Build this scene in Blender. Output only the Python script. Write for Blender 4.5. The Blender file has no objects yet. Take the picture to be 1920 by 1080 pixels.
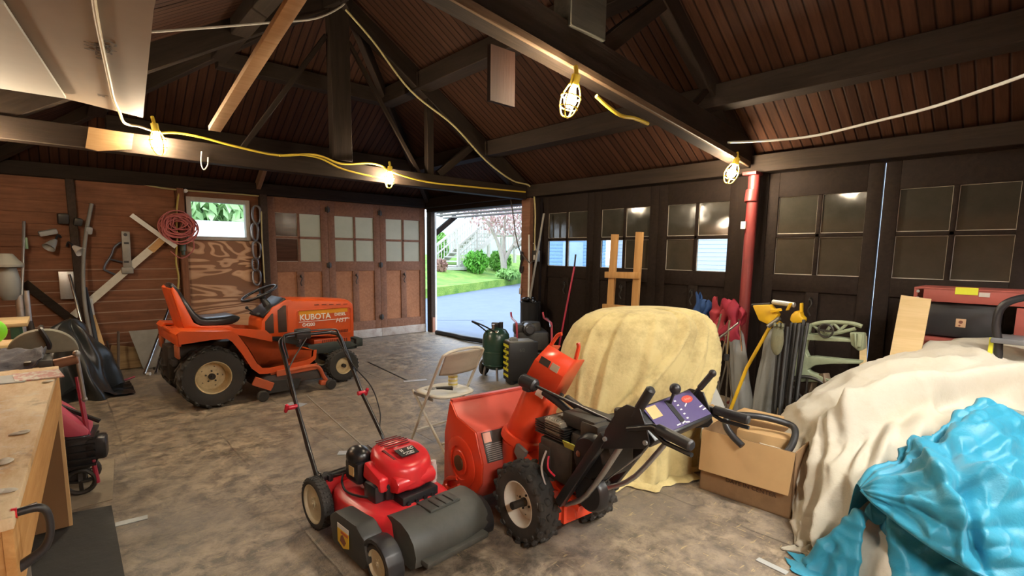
import bpy, bmesh, math, random
from math import sin, cos, pi, radians as R
from mathutils import Vector as V, Matrix as M4, Euler, noise as NZ
SC = bpy.context.scene
COL = SC.collection
random.seed(7)

# ---------------------------------------------------------------- camera
def cam_axes():
    y, p, r = R(47.96), R(7.0), R(-0.71)
    f = V((cos(y)*cos(p), sin(y)*cos(p), -sin(p)))
    rt = V((sin(y), -cos(y), 0)); dn = f.cross(rt)
    return f, cos(r)*rt + sin(r)*dn, -sin(r)*rt + cos(r)*dn
F_, RT_, DN_ = cam_axes()
EYE = V((0, 0, 1.5)); FPX = 941.8; CYP = 590.5
cd = bpy.data.cameras.new('camera'); cam = bpy.data.objects.new('camera', cd); COL.objects.link(cam)
cd.sensor_width = 36; cd.lens = FPX*36/1920; cd.shift_y = (CYP-540)/1920; cd.clip_start = .05; cd.clip_end = 300
cam.matrix_world = M4.Translation(EYE) @ M4((RT_, -DN_, -F_)).transposed().to_4x4()
SC.camera = cam

# ---------------------------------------------------------------- light and exposure
SC.view_settings.view_transform = 'Standard'; SC.view_settings.look = 'None'
SC.view_settings.gamma = 1; SC.view_settings.use_curve_mapping = False
SC.view_settings.exposure = 0.42
W = bpy.data.worlds.new('overcast_sky'); SC.world = W; W.use_nodes = True
wn = W.node_tree.nodes; wl = W.node_tree.links
bg = wn['Background']; bg.inputs[1].default_value = 3.4
tc = wn.new('ShaderNodeTexCoord'); sx = wn.new('ShaderNodeSeparateXYZ'); rp = wn.new('ShaderNodeValToRGB')
wl.new(tc.outputs['Generated'], sx.inputs[0]); wl.new(sx.outputs[2], rp.inputs[0]); wl.new(rp.outputs[0], bg.inputs[0])
rp.color_ramp.elements[0].color = (.80, .88, 1, 1); rp.color_ramp.elements[1].color = (.55, .75, 1.0, 1)
sl = bpy.data.lights.new('sun', 'SUN'); sl.energy = 1.2; sl.angle = R(12); sl.color = (1, .95, .86)
so = bpy.data.objects.new('sun', sl); COL.objects.link(so); so.rotation_euler = Euler((R(40), R(12), R(20)))
BULB = 900.0      # emission strength of the caged bulbs
TUBE = 400.0      # emission strength of the fluorescent tubes behind the camera
SC.cycles.max_bounces = 8; SC.cycles.diffuse_bounces = 5; SC.cycles.glossy_bounces = 4; SC.cycles.transmission_bounces = 6
SC.cycles.sample_clamp_indirect = 6

# ---------------------------------------------------------------- pixel to place helpers (1920x1080 frame)
def ray(x, y): return F_ + RT_*((x-960)/FPX) + DN_*((y-CYP)/FPX)
def at(x, y, d): return EYE + ray(x, y)*d
def onz(x, y, z=0.): d = ray(x, y); return EYE + d*((z-1.5)/d.z)
def onx(x, y, X): d = ray(x, y); return EYE + d*(X/d.x)
def ony(x, y, Y): d = ray(x, y); return EYE + d*(Y/d.y)

# ---------------------------------------------------------------- mesh builder
class MB:
    def __init__(s): s.bm = bmesh.new(); s.mats = []; s.cur = 0
    def use(s, m):
        if m not in s.mats: s.mats.append(m)
        s.cur = s.mats.index(m); return s
    def _f(s, vs):
        try: f = s.bm.faces.new(vs); f.material_index = s.cur; f.smooth = True; return f
        except ValueError: return None
    def _tag(s, geom):
        for g in geom:
            if isinstance(g, bmesh.types.BMFace): g.material_index = s.cur; g.smooth = True
    def box(s, c, d, rot=None, bev=0, seg=2):
        t = bmesh.new(); bmesh.ops.create_cube(t, size=1)
        bmesh.ops.scale(t, vec=V(d), verts=t.verts)
        if bev: bmesh.ops.bevel(t, geom=t.edges[:], offset=min(bev, min(d)*.49), segments=seg, affect='EDGES', profile=.5)
        m = (rot.to_matrix().to_4x4() if isinstance(rot, Euler) else rot.to_4x4()) if rot is not None else M4()
        s.merge(t, M4.Translation(V(c)) @ m); return s
    def bb(s, a, b, bev=0):   # box between two corners
        a, b = V(a), V(b); d = V([abs(q) for q in (b-a)]); return s.box((a+b)/2, d, bev=bev)
    def merge(s, t, m=None):
        if m is not None: t.transform(m)
        mp = {}
        for v in t.verts: mp[v] = s.bm.verts.new(v.co)
        for f in t.faces: s._f([mp[v] for v in f.verts])
        t.free(); return s
    def beam(s, a, b, w, h, up=(0, 0, 1), bev=0):  # bar of section w x h from a to b
        a, b = V(a), V(b); x = (b-a); L = x.length; x.normalize(); u = V(up)
        y = u.cross(x)
        if y.length < 1e-4: y = V((0, 1, 0)).cross(x)
        y.normalize(); z = x.cross(y)
        return s.box((a+b)/2, (L, w, h), rot=M4((x, y, z)).transposed(), bev=bev)
    def ring(s, c, u, v, r, n):
        return [s.bm.verts.new(c + u*(r*cos(2*pi*i/n)) + v*(r*sin(2*pi*i/n))) for i in range(n)]
    def skin(s, rings, cap=True, closed=False):
        n = len(rings[0]); k = len(rings)
        for a in range(k if closed else k-1):
            p, q = rings[a], rings[(a+1) % k]
            for i in range(n): s._f([p[i], p[(i+1) % n], q[(i+1) % n], q[i]])
        if cap and not closed: s._f(rings[0][::-1]); s._f(rings[-1])
        return s
    def tube(s, pts, r, n=8, closed=False, smooth=0, cap=True):
        pts = [V(p) for p in pts]
        if smooth: pts = catmull(pts, smooth, closed)
        k = len(pts); rs = r if isinstance(r, (list, tuple)) else [r]*k
        if len(rs) != k: rs = [rs[0] + (rs[-1]-rs[0])*i/(k-1) for i in range(k)]
        u = None; rings = []
        for i in range(k):
            if closed: t = pts[(i+1) % k]-pts[i-1]
            else: t = pts[min(i+1, k-1)]-pts[max(i-1, 0)]
            if t.length < 1e-7: t = V((0, 0, 1))
            t.normalize()
            if u is None:
                u = t.orthogonal().normalized()
            u = (u - t*u.dot(t))
            if u.length < 1e-5: u = t.orthogonal()
            u.normalize(); rings.append(s.ring(pts[i], u, t.cross(u), rs[i], n))
        return s.skin(rings, cap, closed)
    def cyl(s, a, b, r, r2=None, n=20, bev=0):
        a, b = V(a), V(b); r2 = r if r2 is None else r2
        if bev:
            d = (b-a).normalized()*bev
            return s.tube([a, a+d*.01, a+d, b-d, b-d*.01, b], [max(r-bev, 1e-4), r-bev, r, r2, r2-bev, max(r2-bev, 1e-4)], n)
        return s.tube([a, b], [r, r2], n)
    def lathe(s, prof, c=(0, 0, 0), ax=(0, 0, 1), n=32, closed=False):  # prof: (radius, height)
        c = V(c); t = V(ax).normalized(); u = t.orthogonal().normalized(); v = t.cross(u)
        rings = [s.ring(c+t*h, u, v, max(r, 1e-4), n) for r, h in prof]
        return s.skin(rings, False, closed)
    def torus(s, c, ax, Rr, r, n=32, k=10):
        t = V(ax).normalized(); u = t.orthogonal().normalized(); v = t.cross(u); c = V(c)
        return s.tube([c + u*(Rr*cos(2*pi*i/n)) + v*(Rr*sin(2*pi*i/n)) for i in range(n)], r, k, closed=True)
    def prism(s, poly, th, m=None, bev=0):  # 2D outline extruded along local z from 0 to th
        t = bmesh.new(); vs = [t.verts.new((p[0], p[1], 0)) for p in poly]; f = t.faces.new(vs)
        bmesh.ops.recalc_face_normals(t, faces=t.faces)
        e = bmesh.ops.extrude_face_region(t, geom=[f])
        bmesh.ops.translate(t, vec=(0, 0, th), verts=[g for g in e['geom'] if isinstance(g, bmesh.types.BMVert)])
        bmesh.ops.recalc_face_normals(t, faces=t.faces)
        if bev: bmesh.ops.bevel(t, geom=[q for q in t.edges], offset=bev, segments=2, affect='EDGES', profile=.5, clamp_overlap=True)
        return s.merge(t, m)
    def sph(s, c, r, n=20, k=12, rot=None):
        r = (r, r, r) if not isinstance(r, (tuple, list)) else r
        t = bmesh.new(); bmesh.ops.create_uvsphere(t, u_segments=n, v_segments=k, radius=1)
        m = M4.Diagonal(V((*r, 1)))
        if rot is not None: m = rot.to_matrix().to_4x4() @ m
        return s.merge(t, M4.Translation(V(c)) @ m)
    def grid(s, fn, nu, nv, closeu=False):
        g = [[s.bm.verts.new(fn(i/(nu if closeu else nu-1), j/(nv-1))) for i in range(nu)] for j in range(nv)]
        for j in range(nv-1):
            for i in range(nu if closeu else nu-1):
                s._f([g[j][i], g[j][(i+1) % nu], g[j+1][(i+1) % nu], g[j+1][i]])
        return g
    def quad(s, *p): s._f([s.bm.verts.new(V(q)) for q in p]); return s
    def build(s, name, mat=None, parent=None, label=None, ang=38, solid=0, sub=0, bev=0, recalc=True):
        if recalc: bmesh.ops.recalc_face_normals(s.bm, faces=s.bm.faces)
        me = bpy.data.meshes.new(name); s.bm.to_mesh(me); s.bm.free()
        ms = s.mats or [mat]
        if mat and s.mats and mat not in s.mats: pass
        for m in ms: me.materials.append(m)
        try: me.set_sharp_from_angle(angle=R(ang))
        except Exception: pass
        o = bpy.data.objects.new(name, me); COL.objects.link(o)
        if parent: o.parent = parent
        if label: o['label'] = label
        if solid: q = o.modifiers.new('solid', 'SOLIDIFY'); q.thickness = solid; q.offset = -1
        if sub: q = o.modifiers.new('sub', 'SUBSURF'); q.levels = q.render_levels = sub
        return o
def catmull(p, k, closed=False):
    out = []; n = len(p)
    for i in range(n if closed else n-1):
        g = (lambda j: p[j % n]) if closed else (lambda j: p[min(max(j, 0), n-1)])
        a, b, c, d = g(i-1), g(i), g(i+1), g(i+2)
        for t in range(k):
            t /= k
            out.append(.5*((2*b)+(c-a)*t+(2*a-5*b+4*c-d)*t*t+(3*b-a-3*c+d)*t**3))
    if not closed: out.append(p[-1])
    return out
def frame(o, x, y):   # 4x4 with origin o, local x and y directions
    x = V(x).normalized(); y = V(y); z = x.cross(y).normalized(); y = z.cross(x)
    return M4.Translation(V(o)) @ M4((x, y, z)).transposed().to_4x4()
def tag(o, label, cat, group=None):
    o['label'] = label; o['category'] = cat
    if group: o['group'] = group
    return o
def thing(name, label, cat, loc=(0, 0, 0), rz=0, group=None):
    o = bpy.data.objects.new(name, None); COL.objects.link(o); o.empty_display_size = .1
    o.location = loc; o.rotation_euler = (0, 0, rz); return tag(o, label, cat, group)
def st(o): o['kind'] = 'structure'; return o
def text(s, size, m, mat, parent=None, name='lettering', ext=.0008, sx=1, shear=0, label=None, bold=0):
    cu = bpy.data.curves.new(name, 'FONT'); cu.body = s; cu.size = size; cu.extrude = ext; cu.align_x = 'CENTER'; cu.align_y = 'CENTER'; cu.shear = shear; cu.offset = bold
    o = bpy.data.objects.new(name, cu); COL.objects.link(o)
    bpy.context.view_layer.update()
    me = bpy.data.meshes.new_from_object(o.evaluated_get(bpy.context.evaluated_depsgraph_get()))
    bpy.data.objects.remove(o); me.name = name
    me.transform(m @ M4.Diagonal(V((sx, 1, 1, 1))))
    me.materials.clear(); me.materials.append(mat)
    o = bpy.data.objects.new(name, me); COL.objects.link(o); o.parent = parent
    if label: o['label'] = label
    return o
def copy_tree(o, parent=None):
    kids = [c for c in COL.objects if c.parent == o]
    c = o.copy(); COL.objects.link(c)
    if parent: c.parent = parent
    for k in kids: copy_tree(k, c)
    return c

# ---------------------------------------------------------------- materials
class NT:
    def __init__(s, name):
        s.m = bpy.data.materials.new(name); s.m.use_nodes = True
        s.n = s.m.node_tree.nodes; s.l = s.m.node_tree.links; s.b = s.n['Principled BSDF']
        s.co = s.n.new('ShaderNodeTexCoord').outputs['Object']
    def put(s, sock, v):
        if v is None: return
        if hasattr(v, 'is_linked') or isinstance(v, bpy.types.NodeSocket): s.l.new(v, sock)
        elif isinstance(v, (tuple, list)) and len(v) == 3 and sock.type == 'RGBA': sock.default_value = (*v, 1)
        else: sock.default_value = v
    def math(s, op, a, b=None, c=None, clamp=False):
        q = s.n.new('ShaderNodeMath'); q.operation = op; q.use_clamp = clamp
        for i, v in enumerate((a, b, c)):
            if v is not None: s.put(q.inputs[i], v)
        return q.outputs[0]
    def map(s, sc=(1, 1, 1), rot=(0, 0, 0), loc=(0, 0, 0), co=None):
        q = s.n.new('ShaderNodeMapping'); s.l.new(co or s.co, q.inputs[0])
        q.inputs['Scale'].default_value = sc; q.inputs['Rotation'].default_value = rot; q.inputs['Location'].default_value = loc
        return q.outputs[0]
    def noise(s, scale=5, det=4, rough=.6, co=None, dist=0):
        q = s.n.new('ShaderNodeTexNoise'); s.l.new(co or s.co, q.inputs['Vector'])
        q.inputs['Scale'].default_value = scale; q.inputs['Detail'].default_value = det; q.inputs['Roughness'].default_value = rough; q.inputs['Distortion'].default_value = dist
        return q.outputs[0]
    def white(s, v):
        q = s.n.new('ShaderNodeTexWhiteNoise'); q.noise_dimensions = '1D'; s.put(q.inputs['W'], v); return q.outputs[0]
    def xyz(s, co=None):
        q = s.n.new('ShaderNodeSeparateXYZ'); s.l.new(co or s.co, q.inputs[0]); return q.outputs
    def comb(s, x, y, z):
        q = s.n.new('ShaderNodeCombineXYZ')
        for i, v in enumerate((x, y, z)): s.put(q.inputs[i], v)
        return q.outputs[0]
    def ramp(s, f, *st_):
        q = s.n.new('ShaderNodeValToRGB'); s.put(q.inputs[0], f); e = q.color_ramp.elements
        while len(e) < len(st_): e.new(.5)
        for i, (p, c) in enumerate(st_):
            e[i].position = p; e[i].color = (c, c, c, 1) if not isinstance(c, (tuple, list)) else (*c, 1)
        return q.outputs[0]
    def mix(s, f, a, b, mode='MIX'):
        q = s.n.new('ShaderNodeMix'); q.data_type = 'RGBA'; q.blend_type = mode
        s.put(q.inputs[0], f); s.put(q.inputs[6], a); s.put(q.inputs[7], b); return q.outputs[2]
    def bump(s, h, st_=.3, d=.01):
        q = s.n.new('ShaderNodeBump'); q.inputs['Strength'].default_value = st_; q.inputs['Distance'].default_value = d
        s.put(q.inputs['Height'], h); s.l.new(q.outputs[0], s.b.inputs['Normal']); return s
    def out(s, col, rough=.6, metal=0., spec=None):
        s.put(s.b.inputs['Base Color'], col); s.put(s.b.inputs['Roughness'], rough); s.put(s.b.inputs['Metallic'], metal)
        if spec is not None: s.b.inputs['Specular IOR Level'].default_value = spec
        return s.m
_seen = {}
def sc3(c, k): return tuple(min(1, max(0, q*k)) for q in c)
def mat(name, col, rough=.55, metal=0., var=.18, scale=9, bump=.0, dirt=0, dcol=(.05, .04, .03), dscale=4, spec=None):
    if name in _seen: return _seen[name]
    t = NT(name); f = t.noise(scale, 5)
    c = t.mix(f, sc3(col, 1-var), sc3(col, 1+var))
    r = rough
    if dirt:
        d = t.ramp(t.noise(dscale, 8, .7), (.45, 0.), (.75, min(1., dirt)))
        c = t.mix(d, c, dcol); r = t.math('ADD', rough, t.math('MULTIPLY', d, .3), clamp=True)
    if bump: t.bump(t.noise(scale*4, 6), bump, .01)
    _seen[name] = t.out(c, r, metal, spec); return _seen[name]
def wood(name, a, b, ax=0, scale=1.0, rough=.7, bump=.25, dirt=0, dcol=(.03, .02, .015), board=0, across=1, vary=.5, groove=.06):
    """grain along axis ax; optional boards of width `board` counted along axis `across`"""
    if name in _seen: return _seen[name]
    t = NT(name); sc = [9*scale]*3; sc[ax] = .7*scale
    x = t.xyz(); co = t.co; h = None
    if board:
        u = t.math('DIVIDE', x[across], board); i = t.math('FLOOR', u); w = t.white(i)
        off = t.math('MULTIPLY', w, 37.); co = t.n.new('ShaderNodeVectorMath').outputs[0]
        vm = co.node; vm.operation = 'ADD'; t.l.new(t.co, vm.inputs[0]); t.l.new(t.comb(off, off, off), vm.inputs[1])
        fr = t.math('FRACT', u); e = t.math('MINIMUM', fr, t.math('SUBTRACT', 1., fr))
        g = t.ramp(e, (0., 0.), (groove, 1.))
    n = t.noise(3, 7, .65, t.map(sc, co=co), .6)
    n = t.ramp(n, (.3, 0.), (.7, 1.))
    c = t.mix(n, a, b)
    if board:
        c = t.mix(t.math('MULTIPLY', w, vary), c, sc3(a, .45)); c = t.mix(g, sc3(a, .15), c)
    if dirt:
        d = t.ramp(t.noise(2.2, 8, .7), (.42, 0.), (.72, min(1., dirt))); c = t.mix(d, c, dcol)
    hh = t.math('MULTIPLY', n, .3)
    if board: hh = t.math('ADD', hh, t.math('MULTIPLY', g, 1.))
    t.bump(hh, bump, .012)
    _seen[name] = t.out(c, max(rough, .6) if rough > .2 else rough, 0, .1); return _seen[name]
def emit(name, col, k):
    t = NT(name); t.b.inputs['Emission Color'].default_value = (*col, 1); t.b.inputs['Emission Strength'].default_value = k
    return t.out(col, .5)

BLK = mat('black_plastic', (.018, .018, .02), .42, var=.3, bump=.05)
BLKM = mat('black_paint', (.012, .012, .014), .38, .0, var=.3)
RUB = mat('rubber', (.028, .027, .025), .85, var=.35, bump=.15, dirt=.5, dcol=(.09, .075, .06))
STEEL = mat('steel', (.42, .42, .42), .38, .9, var=.2, dirt=.5, dcol=(.12, .08, .05))
CHROME = mat('chrome', (.62, .62, .62), .2, 1., var=.05)
ZINC = mat('galvanised_metal', (.45, .48, .5), .42, .7, var=.25, dirt=.4, dcol=(.2, .19, .17))
WHT = mat('white_paint', (.75, .74, .70), .5, var=.08, dirt=.3, dcol=(.35, .3, .22))
YEL = mat('yellow_cord', (.62, .45, .04), .5)
PINE = wood('pine', (.52, .32, .14), (.68, .46, .24), 2, rough=.65, bump=.12)
# ================================================================ the setting
XR, YB, XL, YF = 5.2, 8.1, -.75, -2.4
SL = .61
def zr(X): return 2.48 + SL*(XR-X)           # roof underside, right slope
def zb(Y): return 2.48 + SL*(YB-Y)
XC = 2.35; ZC = zr(XC)
def zl(X): return ZC - SL*(XC-X)
DARKW = wood('dark_brown_timber', (.016, .011, .008), (.030, .020, .015), 0, bump=.3)
DARKWY = wood('dark_brown_timber_y', (.014, .010, .007), (.026, .017, .013), 1, bump=.3)
DARKWZ = wood('dark_brown_timber_z', (.034, .024, .018), (.060, .040, .030), 2, bump=.3)
GREYP = wood('grey_brown_post', (.05, .048, .04), (.085, .08, .066), 2, bump=.2)
ROOFB = wood('reddish_brown_roof_boards', (.030, .012, .007), (.058, .024, .013), 1, bump=.6, board=.085, across=0, vary=.5, groove=.12)
SIDING = wood('reddish_brown_siding', (.16, .068, .037), (.27, .12, .066), 0, bump=.3, dirt=.35, dcol=(.03, .018, .012))
WALLD = wood('dark_plank_wall', (.03, .022, .018), (.055, .04, .03), 2, bump=.4, board=.16, across=1)
DOORB = wood('brown_red_door_wood', (.17, .08, .05), (.27, .135, .085), 2, bump=.25, dirt=.45, dcol=(.07, .045, .035))
DOORP = wood('worn_brown_door_panel', (.29, .125, .064), (.42, .19, .10), 2, bump=.25, dirt=.4, dcol=(.10, .055, .035))
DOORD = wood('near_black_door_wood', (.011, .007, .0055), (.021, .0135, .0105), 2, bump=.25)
PLYB = NT('wavy_grain_plywood')
_x = PLYB.xyz(); _n = PLYB.noise(1.0, 2, .45, PLYB.map((.9, 1, 2.6)), .9)
_w = PLYB.math('SINE', PLYB.math('MULTIPLY', _n, 56.)); _c = PLYB.ramp(_w, (.0, (.24, .11, .055)), (.22, (.54, .29, .16)), (1., (.68, .42, .26)))
PLYB = PLYB.out(PLYB.mix(PLYB.ramp(PLYB.noise(1.6, 5), (.4, 0.), (.7, .5)), _c, (.22, .11, .06)), .7)

def floor_material():
    t = NT('dirty_brown_floor'); x = t.xyz()
    n1 = t.noise(.9, 8, .65); n2 = t.noise(7.5, 8, .74, dist=.3); n3 = t.noise(22, 6, .7)
    c = t.mix(t.ramp(n2, (.40, 0.), (.60, 1.)), (.105, .083, .063), (.42, .33, .235))
    c = t.mix(t.ramp(n1, (.40, 0.), (.62, .75)), c, (.16, .138, .122))
    c = t.mix(t.ramp(n3, (.50, 0.), (.72, .6)), c, (.30, .235, .150))
    # straw flecks: short stretched specks
    s1 = t.noise(9, 3, .6, t.map((1, 6, 1), (0, 0, .6))); s2 = t.noise(9, 3, .6, t.map((6, 1, 1), (0, 0, .3)))
    near = t.ramp(t.math('ADD', t.math('MULTIPLY', x[1], .16), t.math('MULTIPLY', n1, .3)), (.35, 1.), (.75, .15))
    s = t.math('MAXIMUM', t.ramp(s1, (.64, 0.), (.68, 1.)), t.ramp(s2, (.65, 0.), (.69, 1.)))
    c = t.mix(t.math('MULTIPLY', s, t.math('MULTIPLY', near, .85)), c, (.46, .35, .19))
    # slab seams
    def seam(v, sp, w, off):
        f = t.math('FRACT', t.math('DIVIDE', t.math('ADD', v, off), sp)); e = t.math('MINIMUM', f, t.math('SUBTRACT', 1., f))
        return t.ramp(e, (0., 1.), (w, 0.))
    wob = t.math('MULTIPLY', t.noise(3, 4), .03)
    sm = t.math('MAXIMUM', seam(t.math('ADD', x[0], wob), .62, .016, .34), seam(t.math('ADD', x[1], wob), .9, .012, .05))
    sm = t.math('MULTIPLY', sm, t.ramp(t.noise(1.3, 4), (.48, 0.), (.64, .6)))
    c = t.mix(sm, c, (.02, .016, .013))
    h = t.math('SUBTRACT', t.math('ADD', t.math('MULTIPLY', n2, .6), t.math('MULTIPLY', n3, .5)), sm)
    t.bump(h, .55, .02)
    return t.out(c, t.ramp(n2, (.3, .34), (.7, .6)), 0, .55)
FLOORM = floor_material()
m = MB(); m.bb((XL-.1, YF-.1, -.12), (XR+.12, YB+.1, 0)); st(m.build('floor', FLOORM))

# --- walls -------------------------------------------------------
m = MB().use(SIDING)
for i in range(18):      # lapped boards between left end and the window post
    z = .02+i*.135
    if i % 1 == 0: m.box((.235, YB+.015, z+.0675), (1.97, .02, .132), rot=Euler((R(6.5), 0, 0)))
m.use(mat('lit_dusty_edge', (.34, .22, .16), .8, var=.4, scale=12, dirt=.5, dcol=(.10, .05, .03), dscale=6))  # dusty board edges, painted paler for lamp light catching the upper ledges
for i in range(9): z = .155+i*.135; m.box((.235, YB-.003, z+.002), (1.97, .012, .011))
m.use(SIDING); m.bb((XL-.1, YB+.03, 0), (1.22, YB+.09, 2.5))
m.bb((1.22, YB+.03, 0), (2.36, YB+.09, .42))
m.bb((1.22, YB+.03, 2.16), (2.36, YB+.09, 2.5))
m.bb((1.22, YB+.03, .42), (1.395, YB+.09, 2.16)); m.bb((2.075, YB+.03, .42), (2.36, YB+.09, 2.16))
m.bb((2.36, YB+.06, 2.29), (XR, YB+.09, 2.5))
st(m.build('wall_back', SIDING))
m = MB(); m.bb((XL-.1, YF, 0), (XL, YB, 2.5)); st(m.build('wall_left', wood('orange_plank_wall', (.42, .17, .055), (.62, .28, .10), 2, bump=.3, board=.16, across=1)))
m = MB(); m.prism([(XL-.1, 0), (XR+.12, 0), (XR+.12, 2.5), (XC, ZC+.05), (XL-.1, 2.36)], .1, frame((0, YF, 0), (1, 0, 0), (0, 0, 1))); st(m.build('wall_front', wood('warm_plank_wall', (.22, .10, .04), (.36, .18, .08), 2, bump=.3, board=.16, across=0)))
m = MB(); m.bb((XR, YF, 0), (XR+.1, -.78, 2.5)); m.bb((XR+.02, -.78, 2.30), (XR+.1, YB+.05, 2.52)); m.bb((XR, 5.20, 0), (XR+.1, 5.34, 2.3)); m.bb((XR+.03, 2.07, 0), (XR+.1, 2.36, 2.32)); m.bb((XR, -.80, 0), (XR+.1, -.74, 2.32))
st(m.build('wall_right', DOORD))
# --- roof boards -------------------------------------------------
def slope(name, poly, o, ux, uy):
    mm = MB(); f = frame(o, ux, uy); inv = f.inverted()
    q = [inv @ V(p) for p in poly]
    mm.prism([(p.x, p.y) for p in q], .03)
    ob = mm.build(name, ROOFB); ob.matrix_world = f; return st(ob)
ov = .0
PR = [(XR+.15, YF, zr(XR+.15)), (XR+.15, YB+.15, zr(XR+.15)), (XC, YB-(XR-XC), ZC), (XC, YF, ZC)]
slope('ceiling_right', PR, (XR, YF, zr(XR)), (0, 1, 0), (-1, 0, SL))
yl = YB+(2.48-zl(XL-.1))/SL
PB = [(XR+.15, YB+.15, zb(YB+.15)), (XL-.1, yl, zl(XL-.1)), (XC, YB-(XR-XC), ZC)]
slope('ceiling_back', PB, (XR, YB, zb(YB)), (-1, 0, 0), (0, -1, SL))
PLf = [(XL-.1, yl, zl(XL-.1)), (XL-.1, YF, zl(XL-.1)), (XC, YF, ZC), (XC, YB-(XR-XC), ZC)]
slope('ceiling_left', PLf, (XL, YF, zl(XL)), (0, -1, 0), (1, 0, SL))

# --- roof timbers ------------------------------------------------
def beam(name, a, b, w, h, mt=DARKW, up=(0, 0, 1)):
    a, b = V(a), V(b); L = (b-a).length
    mm = MB(); mm.box((L/2, 0, 0), (L, w, h), bev=.006, seg=1)
    x = (b-a).normalized(); u = V(up); y = u.cross(x)
    if y.length < 1e-3: y = V((0, 1, 0))
    o = mm.build(name, mt); o.matrix_world = frame(a, x, y); return st(o)
beam('trim_1', (XR-.04, YF, 2.385), (XR-.04, YB, 2.385), .17, .165)                # wall plates
beam('trim_2', (XL, YB-.03, 2.385), (XR-.15, YB-.03, 2.385), .14, .16)
beam('trim_3', (XL+.04, YF, 2.29), (XL+.04, YB-.12, 2.29), .12, .12)
Y1, Y2 = 5.4, 2.25
beam('tie_beam', (XL+.1, Y1, 2.375), (XR-.14, Y1, 2.355), .13, .17)
beam('roof_beam', (5.14, Y1, 2.36), (XC+.08, Y1, ZC-.14), .10, .2)
beam('roof_beam', (XL+.12, Y1, zl(XL+.12)-.12), (XC-.08, Y1, ZC-.14), .10, .2)
beam('king_post', (2.355, Y1, 2.46), (2.355, Y1, ZC-.02), .12, .21, DARKW, (1, 0, 0))
for s in (1, -1):
    beam('roof_brace', (2.36+s*.12, Y1+.02, 3.72), (2.36+s*.98, Y1+.02, 2.45), .03, .05)
beam('roof_brace', (3.47, Y1, 2.44), (3.47, Y1, 3.36), .08, .09, DARKW, (1, 0, 0))
beam('roof_brace', (3.60, Y1, 2.46), (4.1, Y1, 2.86), .07, .09)
def t2z(X): return 2.34 + (5.13-X)*.11
beam('tie_beam', (5.13, Y2, 2.34+.135), (-.55, Y2, t2z(-.55)+.135), .12, .26)
beam('trim_4', (5.0, Y2-.075, t2z(5.0)+.022), (.2, Y2-.075, t2z(.2)+.022), .03, .05, wood('lighter_batten', (.07, .042, .025), (.12, .075, .045), 0))
beam('roof_beam', (5.14, Y2, 2.48), (XC+.08, Y2, ZC-.14), .10, .2)
beam('roof_beam', (XL+.12, Y2, zl(XL+.12)-.12), (XC-.08, Y2, ZC-.14), .10, .2)
beam('king_post', (2.57, Y2-.01, t2z(2.6)+.25), (2.57, Y2-.01, ZC-.18), .15, .34, GREYP, (1, 0, 0))
beam('roof_brace', (2.80, Y2, 2.86), (3.55, Y2, 3.42), .08, .12)
beam('roof_brace', (3.93, Y2, 2.66), (4.34, Y2, 2.98), .04, .05)
for X, e in ((4.4, YB-.8), (3.37, YB-1.83)):
    beam('roof_beam', (X, YF, zr(X)-.10), (X, e, zr(X)-.10), .19, .19, DARKW)
beam('roof_beam', (.5, YB-.8, zb(YB-.8)-.1), (4.4, YB-.8, zb(YB-.8)-.1), .15, .17)
beam('roof_beam', (1.4, YB-1.83, zb(YB-1.83)-.1), (3.4, YB-1.83, zb(YB-1.83)-.1), .15, .17)
for X in (.4, 1.4): beam('roof_beam', (X, YF, zl(X)-.1), (X, YB-1.2 if X < 1 else YB-1.9, zl(X)-.1), .15, .17)
beam('roof_beam', (XR-.05, YB-.05, 2.44), (XC, YB-(XR-XC), ZC-.1), .07, .17)
beam('roof_beam', (XL+.1, YB-.05, 2.36), (XC, YB-(XR-XC), ZC-.1), .07, .17)
beam('roof_beam', (XC, YF, ZC-.12), (XC, YB-(XR-XC), ZC-.12), .05, .18)
beam('roof_beam', (2.24, YB-.06, 2.42), (2.24, YB-.78, zb(YB-.78)-.06), .06, .12, wood('tan_jack_rafter', (.14, .07, .04), (.2, .11, .06), 0))
# --- posts on the walls -----------------------------------------
beam('trim_5', (1.275, YB-.04, 0), (1.275, YB-.04, 2.31), .08, .085, SIDING, (0, 1, 0))
beam('trim_6', (2.30, YB-.05, 0), (2.30, YB-.05, 2.31), .10, .10, DARKWZ, (0, 1, 0))
beam('trim_7', (.17, YB-.03, 0), (.17, YB-.03, 2.31), .08, .10, DARKWZ, (0, 1, 0))
# --- window in the back wall ------------------------------------
GLASS = NT('clear_window_glass'); GLASS.b.inputs['Transmission Weight'].default_value = 1; GLASS.b.inputs['IOR'].default_value = 1.02
GLASS = GLASS.out((.93, .96, .95), .04)
w = thing('window_1', 'small bright window over plywood in the back wall', 'window'); del w['category']; st(w)
m = MB()
for a, b in (((1.34, 1.62), (1.40, 2.21)), ((2.07, 1.62), (2.13, 2.21)), ((1.40, 1.62), (2.07, 1.68)), ((1.40, 2.15), (2.07, 2.21))):
    m.bb((a[0], YB-.02, a[1]), (b[0], YB+.09, b[1]), bev=.004)
m.build('window_frame', mat('weathered_white_paint', (.46, .42, .36), .6, dirt=.5, dcol=(.2, .16, .12)), w)
m = MB(); m.bb((1.40, YB+.05, 1.68), (2.07, YB+.056, 2.15)); m.build('pane', GLASS, w)
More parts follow.
